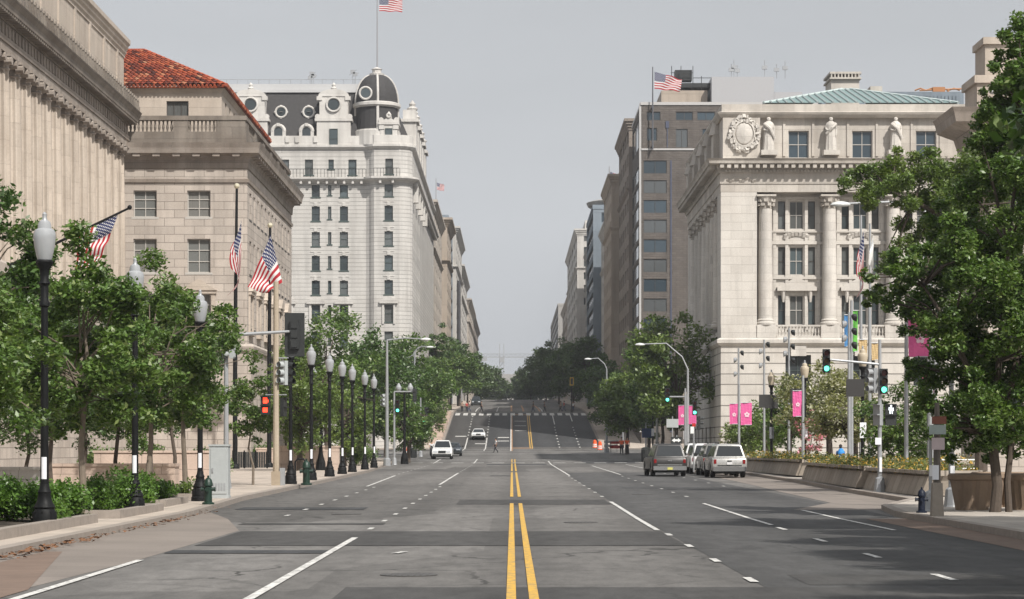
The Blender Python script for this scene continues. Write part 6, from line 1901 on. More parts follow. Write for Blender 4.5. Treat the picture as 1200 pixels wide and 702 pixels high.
def tree(label, loc, h, r, z0, nleaf, lsize, m, seed, bark=BARK, nclump=34, crot=.34, group=None, shape=None, trunk_r=.12, name='street_tree', lean=(0, 0), cat='tree'):
    rg = np.random.default_rng(seed)
    t = thing(name, label, cat, loc, group)
    lz = (z0 + h) / 2; hz = (h - z0) / 2
    clumps = []
    while len(clumps) < nclump:
        d = rg.normal(size=3); d /= np.linalg.norm(d)
        q = rg.uniform(.25, 1) ** .6
        p = np.array([d[0] * r * q, d[1] * r * q, lz + d[2] * hz * q])
        tt = (p[2] - z0) / (h - z0)
        lim = shape(tt) if shape else 1.0
        p[0] *= lim; p[1] *= lim
        p[0] += lean[0] * tt; p[1] += lean[1] * tt
        clumps.append((p, r * crot * rg.uniform(.6, 1.25)))
    # a leading shoot and a few outliers break the outline
    for _ in range(5):
        a = rg.uniform(0, 6.28)
        clumps.append((np.array([math.cos(a) * r * 1.02, math.sin(a) * r * 1.02, lz + hz * rg.uniform(-.5, .6)]), r * .16))
    clumps.append((np.array([rg.normal() * .15 * r + lean[0], lean[1], h - .05]), r * .2))
    b = B()
    top = np.array([lean[0] * .6, lean[1] * .6, z0 + (h - z0) * .75])
    pts = [Vector((0, 0, -.05)), Vector((rg.normal() * .04, rg.normal() * .04, z0 * .5)), Vector((rg.normal() * .08, rg.normal() * .08, z0)), Vector((top[0] * .5 + rg.normal() * .1, top[1] * .5, z0 + (h - z0) * .4)), Vector(top)]
    b.tube(pts, [trunk_r * 1.25, trunk_r, trunk_r * .85, trunk_r * .55, trunk_r * .15], 9)
    for p, cr_ in clumps[::2]:
        k = rg.uniform(.15, .8); s_ = pts[2].lerp(pts[4], k) if p[2] > pts[3].z else pts[1].lerp(pts[3], .5 + .5 * k)
        e = Vector(p); mid = s_.lerp(e, .55) + Vector((rg.normal() * .1, rg.normal() * .1, .12 * (e - s_).length))
        b.tube([s_, mid, e], [trunk_r * .38, trunk_r * .22, trunk_r * .07], 5)
    tr = b.build('trunk', bark); tr.parent = t
    cen = crown_points(clumps, nleaf, rg)
    keep = cen[:, 2] > z0 * .55
    c = leaf_object('crown', cen[keep], lsize, m, t, seed)
    return t
egg = lambda t: max(.3, min(1, 1.25 - .75 * t))
pear = lambda t: max(.25, 1 - .55 * abs(t - .38) * 1.6)
# young trees along the left pavement
left = [(X(-20, 57), 57, 8.4, 2.4, 2.0, 'young street tree cut by the left picture edge, beside the nearest lamp', LEAF2, .095, 13000),
        (-10.9, 46, 5.5, 2.2, 1.7, 'low young street tree in front of the nearest lamp', LEAF1, .085, 12000),
        (X(94, 55), 55, 6.9, 2.1, 1.7, 'young street tree with a tall leading shoot below the slanted flag', LEAF1, .095, 12000),
        (X(175, 67), 67, 7.2, 2.3, 1.8, 'young street tree behind the second lamp, fullest of the row', LEAF1, .095, 14000),
        (X(218, 76), 76, 7.2, 2.3, 2.2, 'young street tree next to the grey cabinet, open and airy', LEAF1, .095, 9000),
        (X(137, 93), 93, 8.4, 2.8, 2.2, 'young tree in the second row behind the pink wall', LEAF2, .10, 11000),
        (X(60, 82), 82, 7.0, 2.8, 2.2, 'young tree in the second row behind the grey wall', LEAF2, .10, 11000),
        (X(28, 92), 92, 7.4, 2.6, 1.4, 'bushy young tree in the second row at the left edge', LEAF2, .10, 9000),
        (X(100, 101), 101, 7.8, 2.8, 1.4, 'bushy young tree in the second row behind the first pale trunk', LEAF2, .11, 9000),
        (X(178, 90), 90, 7.0, 2.3, 1.5, 'bushy young tree in the second row behind the second pale trunk', LEAF1, .10, 8500),
        (X(205, 104), 104, 7.6, 2.6, 2.4, 'young tree far back behind the long pink wall', LEAF2, .11, 9000)]
for i, (x, y, h, r, z0, lb, m, ls, n) in enumerate(left):
    tree(lb, (x, y, gz(y) + .15), h, r, z0, int(n * 1.55), ls * .8, m, 20 + i, BARKL if i < 5 else BARK, 64, .19, 'young trees along the left pavement', pear if i in (2, 4) else egg, .085)
tree('slim sapling with pale stem beside the red hand signal', (X(296.5, 100), 100, gz(100) + .15), 5.0, 1.15, 1.6, 4200, .085, LEAF1, 41, BARKL, 26, .32, None, egg, .05, 'sapling')
def rows(lst, group, seed):
    for i, (px, Y, pt, r, z0, lb, m, n, ls) in enumerate(lst):
        zb = gz(Y) + .1; h = Zp(pt, Y) - zb
        tree(lb, (X(px, Y), Y, zb), h, r * 1.08, z0 * (.55 if Y > 300 else .8), int(n * 1.35), ls, m, seed + i, BARK, 54, .28, group, None, .2)
rows([(352, 148, 408, 2.4, 1.6, 'bushy light tree between the signal backplate and the lamps', LEAF3, 6000, .13),
      (383, 190, 366, 4.2, 2.4, 'tall park tree behind the close row of lamps', LEAF1, 9000, .18),
      (335, 200, 395, 3.0, 2.4, 'park tree half hidden behind the signal backplate', LEAF2, 5000, .18),
      (425, 212, 388, 4.0, 2.5, 'park tree behind the lamp row ending against the hotel', LEAF2, 8000, .18),
      (403, 176, 455, 2.2, 1.4, 'small light park tree low behind the lamps', LEAF3, 3800, .14),
      (452, 240, 405, 3.6, 2.5, 'street tree before the hotel base at the lamp row end', LEAF2, 7000, .2),
      (480, 255, 396, 4.0, 2.5, 'street tree left of the thin two headed street light', LEAF1, 8000, .2),
      (478, 208, 462, 2.0, 1.0, 'low dense tree at the corner by the orange marker cone', LEAF1, 4200, .14),
      (495, 288, 448, 2.6, 1.8, 'bright low tree at the foot of the hill steps', LEAF3, 5500, .16),
      (499, 330, 398, 4.2, 3, 'street tree at the hill foot on the left', LEAF1, 8000, .22),
      (515, 362, 381, 2.6, 4, 'narrow dark tree rising against the hotel side', LEAF2, 5000, .22),
      (528, 385, 404, 4.4, 3, 'round street tree beside the hilltop crossing on the left', LEAF1, 8000, .24),
      (538, 440, 398, 3.6, 3, 'dark pointed tree by the tall dark mast', LEAF2, 6000, .26),
      (548, 480, 420, 5.0, 3, 'street tree overhanging the hilltop on the left', LEAF5, 8000, .28),
      (563, 600, 428, 5.5, 3, 'far street tree on the left beyond the hilltop', LEAF5, 7000, .34),
      (571, 760, 434, 6.5, 3, 'hazy farthest tree of the left row', LEAF5, 6000, .42),
      (582, 900, 446, 7.0, 2, 'distant hazy tree beside the pale end building, left of the street', LEAF5, 5000, .5)], 'street trees down the left row', 100)
rows([(792, 212, 372, 4.0, 3, 'tall street tree hugging the marble building corner', LEAF3, 9000, .2),
      (760, 262, 400, 3.6, 3, 'street tree under the raised oval street light', LEAF1, 8000, .2),
      (735, 258, 442, 3.4, 2.6, 'spreading light street tree behind the orange workers', LEAF3, 8000, .19),
      (776, 240, 432, 3.0, 2.4, 'dense street tree behind the far green signal', LEAF1, 6500, .18),
      (712, 330, 420, 3.6, 2.6, 'dark street tree at the foot of the hill on the right', LEAF2, 7000, .22),
      (690, 395, 398, 4.6, 3, 'dark evergreen street tree at the hilltop, tallest on the right', LEAF2, 9000, .24),
      (672, 430, 405, 4.6, 3, 'dark street tree behind the yellow framed signal', LEAF2, 9000, .25),
      (655, 500, 398, 5.2, 3, 'tall street tree above the hilltop walkers on the right', LEAF5, 8500, .28),
      (640, 600, 414, 6.0, 3, 'round hazy street tree beyond the hilltop', LEAF5, 8000, .34),
      (622, 760, 432, 6.0, 3, 'hazy farthest tree of the right row', LEAF5, 6000, .42),
      (617, 900, 447, 7.5, 2, 'distant hazy tree beside the pale end building, right of the street', LEAF5, 5000, .5),
      (650, 900, 440, 9.0, 2, 'distant hazy tree well right of the pale end building', LEAF5, 5000, .5)], 'street trees down the right row', 140)
rows([(897, 160, 474, 2.2, 1.2, 'small plaza tree behind the dark board lamp', LEAF3, 4500, .12),
      (882, 170, 488, 2.0, 1.2, 'dark small plaza tree behind the pink banners', LEAF4, 3500, .12),
      (925, 152, 456, 2.0, 2.2, 'small plaza tree beside the amber globe lamp', LEAF1, 4200, .12),
      (972, 131, 426, 2.7, 2.5, 'pale grey green plaza tree, widest of the planter trees', LEAF4, 10000, .11),
      (1000, 113, 462, 1.9, 2.5, 'grey green plaza tree behind the dark square sign', LEAF4, 5000, .10),
      (1060, 98, 452, 1.7, 1.0, 'cone shaped young plaza tree right of the signal post', LEAF1, 5500, .09)], 'small trees in the right plaza planters', 170)
tree('pink flowering shrub behind the amber globe lamp', (X(951, 125), 125, gz(125) + .15), 3.6, .8, 1.0, 1200, .08, leafmat('pink blossom leaf', (.12, .14, .06), pale=(.6, (.62, .22, .30))), 181, BARKL, 14, .34, None, None, .04, 'flowering_shrub', cat='shrub')
# the large tree at the right, its limbs reaching over the pavement
def big_tree():
    Y, x0 = 61.0, X(1168, 61)
    t = thing('broadleaf_tree', 'large dark broadleaf tree filling the right edge, trunk behind the tubs', 'tree', (x0, Y, .15))
    rg = np.random.default_rng(9)
    s = 61 / 2700
    # clump centres measured on the crown's outline (pixels), with their own depth and radius
    cl = [(1085, 470, 0, 22), (1110, 440, 1, 30), (1140, 470, -1, 32), (1180, 460, 1, 34), (1095, 505, -1, 16), (1125, 515, 1, 24), (1160, 510, -.5, 28), (1195, 505, .5, 30),
          (1100, 400, -.8, 34), (1140, 395, .9, 40), (1190, 390, -1, 44), (1075, 360, .8, 26), (1055, 330, -.6, 22), (1030, 345, .6, 14), (1100, 345, 1.2, 36), (1150, 330, -1.2, 42), (1205, 330, .6, 44),
          (1070, 310, 0, 26), (1110, 290, -1, 34), (1160, 270, 1, 42), (1210, 260, -.8, 44), (1140, 220, .4, 36), (1185, 205, -.6, 40), (1225, 190, .8, 40), (1130, 255, 1.2, 28),
          (1150, 165, .2, 24), (1190, 145, .7, 32), (1180, 95, -.3, 22), (1205, 75, .3, 24), (1190, 50, 0, 16), (1230, 110, 0, 36), (1240, 320, 1.5, 60), (1250, 420, 0, 60), (1260, 220, -1, 60), (1225, 480, .8, 34), (1020, 325, .2, 10), (1045, 350, -.4, 16), (1210, 40, .5, 18), (1172, 70, .2, 12), (1150, 440, .3, 36), (1165, 485, -.8, 30), (1120, 475, -.2, 28), (1200, 440, .8, 36), (1130, 360, 0, 36), (1170, 360, .5, 40), (1085, 430, .5, 22), (1130, 300, .6, 34), (1215, 520, 0, 30), (1180, 520, .6, 24), (1145, 500, .8, 26), (1188, 122, .2, 30), (1168, 150, -.3, 26), (1200, 25, .2, 24), (1200, 100, -.4, 32), (1182, 165, .3, 34), (1162, 120, .2, 16)]
    clumps = []
    for px, py, dy, rr_ in cl:
        p = np.array([(px - 1168) * s, dy * 1.4, (HY - py) * s + EYE - .15])
        clumps.append((p, rr_ * s * .72))
        for _ in range(5):
            d = rg.normal(size=3); d /= np.linalg.norm(d)
            clumps.append((p + d * rr_ * s * 1.0, rr_ * s * .36))
    b = B()
    fork = Vector((-.1, 0, 2.0))
    b.tube([(-.05, 0, -.1), (.02, 0, .7), (-.05, .05, 1.4), fork], [.17, .14, .13, .12], 10)
    b.tube([(.35, .1, -.1), (.3, .1, .8), (.42, .1, 1.9), (.3, .2, 3.2)], [.10, .09, .08, .07], 8)
    stems = [[fork, Vector((-.5, .1, 3.2)), Vector((-1.2, -.2, 4.8)), Vector((-1.9, .2, 6.0))], [fork, Vector((.1, .2, 4)), Vector((.3, 0, 7)), Vector((.7, .1, 10.5))], [Vector((.3, .2, 3.0)), Vector((.9, .3, 5)), Vector((1.4, .5, 7.5))]]
    for st_ in stems: b.tube(st_, [.11 - .025 * i for i in range(len(st_))], 7)
    for p, rr_ in clumps[::3]:
        st_ = min((q for s_ in stems for q in s_), key=lambda q: (q - Vector(p)).length + (2 if q.z > p[2] else 0))
        e = Vector(p); b.tube([st_, st_.lerp(e, .5) + Vector((0, 0, .15)), e], [.045, .03, .01], 5)
    tr = b.build('trunk', BARK); tr.parent = t
    leaf_object('crown', crown_points(clumps, 135000, rg, .8), .066, LEAF1, t, 5)
    return t
big_tree()
def limb_tree():
    Y = 88.0; x0 = X(1150, Y); s = Y / 2700
    t = thing('broadleaf_tree', 'paler tree behind the big right one, with a limb reaching left before the marble building', 'tree', (x0, Y, gz(Y) + .15))
    rg = np.random.default_rng(19)
    cl = [(992, 214, 0, 12), (1005, 205, .4, 17), (1012, 232, -.3, 15), (1030, 200, .3, 20), (1022, 225, 0, 18), (1048, 218, -.4, 20), (1050, 190, .2, 16), (1070, 205, .4, 24), (1062, 240, -.3, 15), (1095, 200, 0, 24), (1085, 232, .4, 22), (1110, 235, -.4, 26), (1120, 205, .3, 26), (1090, 268, .2, 22), (1105, 300, -.5, 26), (1060, 285, 0, 16), (1045, 310, .3, 14), (1060, 260, .4, 14), (1140, 250, .4, 32), (1140, 190, 0, 26), (1130, 320, .5, 30), (1160, 290, 0, 34), (1170, 220, .4, 34), (1190, 260, 0, 34), (1180, 330, 0, 34), (1040, 300, -.2, 10)]
    clumps = []
    for px, py, dy, rr_ in cl:
        p = np.array([(px - 1150) * s, dy * 2, (HY - py) * s + EYE - .15 - gz(Y)])
        clumps.append((p, rr_ * s * .9))
        for _ in range(2):
            d = rg.normal(size=3); d /= np.linalg.norm(d); clumps.append((p + d * rr_ * s, rr_ * s * .45))
    pt = lambda px, py: Vector(((px - 1150) * s, 0, (HY - py) * s + EYE - .15 - gz(Y)))
    b = B()
    b.tube([(0, 0, -.1), (0, .1, 3), pt(1152, 360), pt(1140, 300), pt(1120, 262), pt(1095, 248), pt(1072, 236), pt(1045, 226), pt(1010, 212)], [.26, .22, .19, .16, .13, .10, .08, .05, .02], 9)
    b.tube([pt(1140, 300), pt(1150, 240), pt(1160, 190)], [.14, .1, .05], 7)
    src = [pt(1120, 262), pt(1095, 248), pt(1072, 236), pt(1045, 226), pt(1140, 300), pt(1150, 240)]
    for p, rr_ in clumps[::2]:
        e = Vector(p); q = min(src, key=lambda w_: (w_ - e).length); b.tube([q, q.lerp(e, .5) + Vector((0, 0, .15)), e], [.05, .03, .012], 5)
    tr = b.build('trunk', BARK); tr.parent = t
    leaf_object('crown', crown_points(clumps, 48000, rg, .75), .072, LEAF3, t, 6)
limb_tree()
# two more trees stand on the right pavement nearer the camera, outside the frame; they shade the kerb lane
for i, (x, y, h) in enumerate(((14.8, 47, 15.5), (14.6, 38, 14.5), (14.4, 29, 15), (14.2, 20, 15))):
    tree(['pavement tree just outside the frame, next after the large broadleaf tree', 'pavement tree outside the frame, second from the large broadleaf tree', 'pavement tree outside the frame, third from the large broadleaf tree', 'pavement tree outside the frame, nearest the camera'][i], (x, y, .15), h, 3.6, 3.2, 13000, .21, LEAF2, 60 + i, BARK, 40, .32, None, None, .16)

def hedge_shrub(label, px0, px1, Y, h, dep, n, seed, m=HEDGE, name='hedge_shrub', group='clipped shrubs along the left pavement', ls=.05):
    x0, x1 = X(px0, Y), X(px1, Y); z0 = gz(Y) + .2
    t = thing(name, label, 'shrub', ((x0 + x1) / 2, Y, z0), group)
    rg = np.random.default_rng(seed)
    clumps = []
    w_ = (x1 - x0)
    for _ in range(26):
        clumps.append((np.array([rg.uniform(-.42, .42) * w_, rg.uniform(-.4, .4) * dep, rg.uniform(.2, .78) * h * (1 - .25 * rg.random())]), h * rg.uniform(.2, .34)))
    b = B()
    for p, r in clumps[:10]: b.tube([(p[0] * .3, p[1] * .3, -.1), (p[0] * .7, p[1] * .7, p[2] * .6), tuple(p)], [.02, .015, .006], 4)
    s_ = b.build('stem', BARK); s_.parent = t
    cen = crown_points(clumps, n, rg, .9); cen = cen[cen[:, 2] > -.02]
    leaf_object('leaves', cen, ls, m, t, seed, .3)
hedge_shrub('clipped green shrub at the left picture edge', -30, 40, 50, 1.2, 1.6, 6500, 1)
hedge_shrub('clipped green shrub just left of the nearest lamp', 30, 72, 49.5, 1.1, 1.4, 4500, 2)
hedge_shrub('clipped green shrub right of the nearest lamp', 58, 98, 52, 1.1, 1.4, 4500, 3)
hedge_shrub('clipped green shrub at the start of the second bed', 96, 128, 57, 1.05, 1.2, 3600, 4)
hedge_shrub('tall clipped shrub left of the second lamp', 122, 156, 60, 1.25, 1.4, 4200, 5)
hedge_shrub('clipped shrub right of the second lamp', 152, 178, 64, 1.1, 1.2, 3200, 6)
hedge_shrub('small clipped shrub before the pale trunk in the third bed', 178, 202, 70, .8, 1.0, 2600, 7)
hedge_shrub('thin low plant beside the pale trunk near the cabinet', 203, 226, 75, .7, .9, 900, 8, LEAF3)
for k, (t, a, d, nr, Lh, ztop) in enumerate(PLN):
    rg = np.random.default_rng(200 + k)
    q = thing('planter_flowers', ['low yellow green flowers filling the planter by the parked silver car', 'low yellow green flowers filling the middle kerb planter', 'low yellow green flowers in the planter beside the signal post', 'low yellow green flowers in the rear planter'][k], 'plants', (a.x, a.y, ztop - .1))
    n = int(Lh * 190)
    u = rg.uniform(.0, Lh, n); v = rg.uniform(-1.8, .12, n)
    cen = np.stack([d.x * u + nr.x * v, d.y * u + nr.y * v, rg.uniform(-.05, .36, n) * (1 + .5 * np.sin(u * 2.1))], 1)
    leaf_object('leaves', cen, .07, leafmat('planter leaf', (.10, .12, .035), pale=(.22, (.50, .30, .06))), q, k, .5)
# plain shrub masses behind the left walls
for k, (px0, px1, Y, h, lb) in enumerate(((90, 200, 118, 1.9, 'row of bushes behind the long pink wall'), (225, 268, 120, 1.7, 'bush behind the wall by the grey cabinet'), (278, 330, 176, 2.0, 'bush before the red roofed building base'), (395, 440, 178, 2.2, 'bush behind the close lamps'))):
    hedge_shrub(lb, px0, px1, Y, h, 2.0, 3800, 300 + k, LEAF1, 'bush', 'bushes behind the granite walls', .09)

# ------------------------------------------------------------------ vehicles
def wheel(par, x, y, r, w_=.24):
    b = B()
    def ringx(prof): # profile (radius, x)
        n = 18; vs, fs = [], []
        for rr_, xx in prof:
            for k in range(n): vs.append((x + xx, y + rr_ * math.cos(2 * math.pi * k / n), r + rr_ * math.sin(2 * math.pi * k / n)))
        for i in range(len(prof) - 1):
            for k in range(n): fs.append((i * n + k, i * n + (k + 1) % n, (i + 1) * n + (k + 1) % n, (i + 1) * n + k))
        return vs, fs
    h = w_ / 2
    b.add(*ringx([(r * .62, -h), (r * .95, -h), (r, -h * .7), (r, h * .7), (r * .95, h), (r * .62, h), (r * .62, -h)]))
    o = b.build('wheel', RUBBER); o.parent = par
    b = B()
    sgn = 1 if x > 0 else -1
    b.add(*ringx([(r * .63, -h * .6), (r * .63, h * .8), (r * .5, h * .85 * 1.0), (r * .12, h * .6), (.01, h * .7)] if sgn > 0 else [(r * .63, h * .6), (r * .63, -h * .8), (r * .5, -h * .85), (r * .12, -h * .6), (.01, -h * .7)]))
    q = b.build('rim', CHROME); q.parent = o
def car(label, loc, rz, paint, kind='suv', group=None, plate=(.6, .6, .6), W=1.98, name=None):
    """front of the vehicle faces local +y"""
    K = {'suv': dict(L=5.1, belt=1.12, H=1.88, r=.40, cab=(-2.5, 1.15), roof=(-2.3, .35), hood=1.02), 'pickup': dict(L=5.8, belt=1.10, H=1.90, r=.40, cab=(-2.82, 1.05), roof=(-2.55, .2), hood=1.08),
         'sedan': dict(L=4.8, belt=.93, H=1.46, r=.33, cab=(-1.75, 1.1), roof=(-.95, .25), hood=.88), 'hatch': dict(L=4.3, belt=.98, H=1.52, r=.32, cab=(-1.95, 1.15), roof=(-1.55, .25), hood=.92)}[kind]
    t = thing(name or {'suv': 'parked_suv', 'pickup': 'pickup_truck', 'sedan': 'sedan_car', 'hatch': 'white_car'}[kind], label, 'car' if kind != 'pickup' else 'pickup truck', loc, group, rz)
    L2, w2, r = K['L'] / 2, W / 2, K['r']
    y1, y2 = L2 - .95, -L2 + 1.05
    gc = .28
    def arch(yc): return [(yc + (r + .07) * math.cos(a), max(gc, r + (r + .07) * math.sin(a))) for a in [math.pi * k / 8 for k in range(9)]]
    side = [(L2 - .05, gc + .05)] + arch(y1) + arch(y2) + [(-L2 + .08, gc + .08), (-L2, .62), (-L2 + .03, K['belt'] - .12), (-L2 + .1, K['belt']), (K['cab'][1], K['belt']), (K['cab'][1] + .25, K['hood'] + .03), (L2 - .5, K['hood'] - .03), (L2 - .1, K['hood'] - .2), (L2, .62)]
    cy, cz = 0, .7
    xs_ = [(-w2, .95), (-w2 + .05, .985), (-w2 + .14, 1), (w2 - .14, 1), (w2 - .05, .985), (w2, .95)]
    n = len(side); vs, fs = [], []
    for x, k in xs_: vs += [(x, cy + (p[0] - cy) * (1 - (1 - k) * .35), cz + (p[1] - cz) * (k if p[1] > cz else 1)) for p in side]
    for i in range(len(xs_) - 1):
        for k in range(n): fs.append((i * n + k, i * n + (k + 1) % n, (i + 1) * n + (k + 1) % n, (i + 1) * n + k))
    fs += [tuple(range(n))[::-1], tuple(range((len(xs_) - 1) * n, len(xs_) * n))]
    b = B(); b.add(vs, fs)
    # cabin
    bz, tz = K['belt'] - .01, K['H']
    wb, wt = w2 - .07, w2 - .30
    ca, cb_ = K['cab']; ra, rb = K['roof']
    lo = [(-wb, ca, bz), (wb, ca, bz), (wb, cb_, bz), (-wb, cb_, bz)]; hi = [(-wt, ra, tz - .07), (wt, ra, tz - .07), (wt, rb, tz - .07), (-wt, rb, tz - .07)]
    tp = [(-wt + .1, ra + .12, tz), (wt - .1, ra + .12, tz), (wt - .1, rb - .15, tz), (-wt + .1, rb - .15, tz)]
    v12 = lo + hi + tp
    b.add(v12, [(k + o_, (k + 1) % 4 + o_, (k + 1) % 4 + 4 + o_, k + 4 + o_) for o_ in (0, 4) for k in range(4)] + [(8, 9, 10, 11)])
    body = b.build('body', paint, None, False)
    bm = bmesh.new(); bm.from_mesh(body.data)
    bmesh.ops.remove_doubles(bm, verts=bm.verts, dist=.001)
    eg = [e for e in bm.edges if len(e.link_faces) == 2 and e.calc_face_angle(0) > R(28) and e.calc_length() > .12]
    bmesh.ops.bevel(bm, geom=eg, offset=.05, segments=3, profile=.6, affect='EDGES', clamp_overlap=True)
    bmesh.ops.recalc_face_normals(bm, faces=bm.faces)
    bm.to_mesh(body.data); bm.free()
    body.data.polygons.foreach_set('use_smooth', [True] * len(body.data.polygons)); body.data.set_sharp_from_angle(angle=R(50))
    body.parent = t
    def face(q, u0, u1, v0, v1, off=.012):
        a, c, d, e = [Vector(p) for p in q]
        nr = (c - a).cross(e - a).normalized()
        def p(u, v): return a.lerp(c, u).lerp(e.lerp(d, u), v) + nr * off
        return [p(u0, v0), p(u1, v0), p(u1, v1), p(u0, v1)]
    def pane(q, u0, u1, v0=.10, v1=.90):
        b = B(); b.quad(*face(q, u0, u1, v0, v1)); o = b.build('window', CARGL); o.parent = t
    rear, rt, fr, lf = (lo[0], lo[1], hi[1], hi[0]), (lo[1], lo[2], hi[2], hi[1]), (lo[2], lo[3], hi[3], hi[2]), (lo[3], lo[0], hi[0], hi[3])
    pane(rear, .07, .93, .12, .93); pane(fr, .05, .95, .06, .95)
    for u0, u1 in ((.05, .33), (.36, .63), (.66, .92)): pane(rt, u0, u1)
    for u0, u1 in ((.08, .34), (.37, .64), (.67, .95)): pane(lf, u0, u1)
    for sx_ in (-1, 1):
        for y in (y1, y2): wheel(t, sx_ * (w2 - .13), y, r)
        b = B(); b.box(sx_ * (w2 - .17) - .07, sx_ * (w2 - .17) + .07, -L2 - .012, -L2 + .1, .78, K['belt'] - .1) if kind in ('suv', 'pickup') else b.box(sx_ * (w2 - .38) - .2, sx_ * (w2 - .38) + .2, -L2 - .015, -L2 + .1, .66, .82)
        o = b.build('tail_light', plain('tail light red', (.20, .008, .008), .25)); o.parent = t
        b = B(); b.box(sx_ * (w2 - .36) - .2, sx_ * (w2 - .36) + .2, L2 - .12, L2 + .008, .66, K['hood'] - .16); o = b.build('headlight', plain('headlight lens', (.55, .57, .6), .15)); o.parent = t
        b = B(); b.box(sx_ * (w2 + .1) - .1, sx_ * (w2 + .1) + .1, cb_ - .42, cb_ - .28, K['belt'] + .02, K['belt'] + .2); b.box(sx_ * (w2 - .02) - .06, sx_ * (w2 - .02) + .06, cb_ - .38, cb_ - .33, K['belt'] + .05, K['belt'] + .1); o = b.build('mirror', DARKP); o.parent = t
    bm_ = plain('bumper steel', (.30, .30, .30), .35, .6, var=.03) if kind == 'pickup' else DARKP
    b = B(); b.box(-w2 + .06, w2 - .06, -L2 - .1, -L2 + .12, .36, .60); o = b.build('rear_bumper', bm_ if kind == 'pickup' else plain('bumper grey', (.12, .12, .12), .5)); o.parent = t
    b = B(); b.box(-w2 + .08, w2 - .08, L2 - .12, L2 + .05, .30, .52); o = b.build('front_bumper', DARKP); o.parent = t
    b = B(); b.box(-w2 + .62, w2 - .62, L2 - .1, L2 + .012, .6, K['hood'] - .17)
    for k in range(4): b.box(-w2 + .62, w2 - .62, L2 + .012, L2 + .022, .62 + k * .06, .65 + k * .06)
    o = b.build('grille', DARKP); o.parent = t
    b = B(); zp = .80 if kind == 'suv' else .46
    b.box(-.15, .15, -L2 - .125, -L2 - .11 if zp < .6 else -L2 + .03, zp - .07, zp + .07); b.v = [(v[0], v[1] + (.10 if zp > .6 else 0), v[2]) for v in b.v]
    o = b.build('number_plate', plain('number plate ' + ('amber' if plate[2] < .3 else 'white'), plate, .5, var=.05)); o.parent = t
    b = B(); b.box(-w2 + .3, w2 - .3, -L2 - .012, -L2 + .05, .64, .70); b.box(-.12, .12, -L2 - .02, -L2 + .05, K['belt'] - .22, K['belt'] - .16); o = b.build('tailgate_trim', bm_); o.parent = t
    b = B(); b.box(-w2 + .2, w2 - .2, -L2 + .5, L2 - .5, .22, .5); o = b.build('underbody', DARKP); o.parent = t
    if kind in ('suv', 'pickup'):
        for s_ in (-1, 1): b = B(); b.tube([(s_ * (wt - .12), ra + .3, tz + .07), (s_ * (wt - .12), rb - .4, tz + .07)], .025, 6); b.box(s_ * (wt - .12) - .03, s_ * (wt - .12) + .03, ra + .3, ra + .4, tz - .02, tz + .06); o = b.build('roof_rail', DARKP); o.parent = t
    return t
def carpaint(nm, c, metal=.2): return plain(nm, c, .28, metal, var=.04, nscale=2, coat=.6)
PICK, SILV, WHT, BLK, GRY = plain('dark grey car paint', (.032, .030, .029), .4, .2, var=.04, nscale=2, coat=.15), carpaint('silver car paint', (.38, .375, .36), .3), carpaint('white car paint', (.66, .66, .65), 0), carpaint('dark blue grey car paint', (.035, .045, .055), .3), carpaint('warm grey car paint', (.17, .165, .155), .3)
def at(px, py): # point of the road seen at this pixel
    Y = 60.0
    for _ in range(60): Y = .5 * Y + .5 * (EYE - gz(Y)) * F / max(3, (py - HY))
    return Vector((X(px, Y), Y, gz(Y)))
PG = 'vehicles parked along the right kerb'
Y = 133; car('dark grey pickup truck with covered bed and chrome rear bumper', (X(783, Y), Y + 2.9, gz(Y) + .01), R(2), PICK, 'pickup', plate=(.55, .52, .15), W=2.03)
Y = 128; car('silver grey parked car with dark rear window, nearest of the kerb row', (X(854, Y), Y + 2.5, gz(Y) + .02), R(1), SILV, 'suv', PG, W=1.95)
for (px, Y, m, lb) in ((841, 135.5, GRY, 'grey parked car directly in front of the silver grey one'), (828.5, 142.5, WHT, 'white parked car third in the kerb row'), (820, 149.5, WHT, 'white parked car at the far end of the kerb row')):
    car(lb, (X(854, 128) + {135.5: .1, 142.5: .0, 149.5: .1}[Y], Y + 2.5, gz(Y) + .02), 0, m, 'suv', PG)
Y = 226; car('white oncoming car stopped at the left kerb before the crossing', (X(518, Y), Y + 2.4, gz(Y) + .01), R(180), WHT, 'suv', name='white_suv')
Y = 246; car('dark blue grey car just behind the white one at the left kerb', (X(530, Y), Y + 2.4, gz(Y) + .01), R(180), BLK, 'sedan')
Y = 318; car('white car driving down the hill towards the camera', (X(560.5, Y), Y + 2.2, gz(Y + 2) - .05), R(180), WHT, 'hatch', W=1.9)
bpy.context.view_layer.update()
Y = 470; car('dark car at the hilltop crossing on the left', (X(558, Y), Y, gz(Y)), R(180), BLK, 'suv', name='dark_suv')

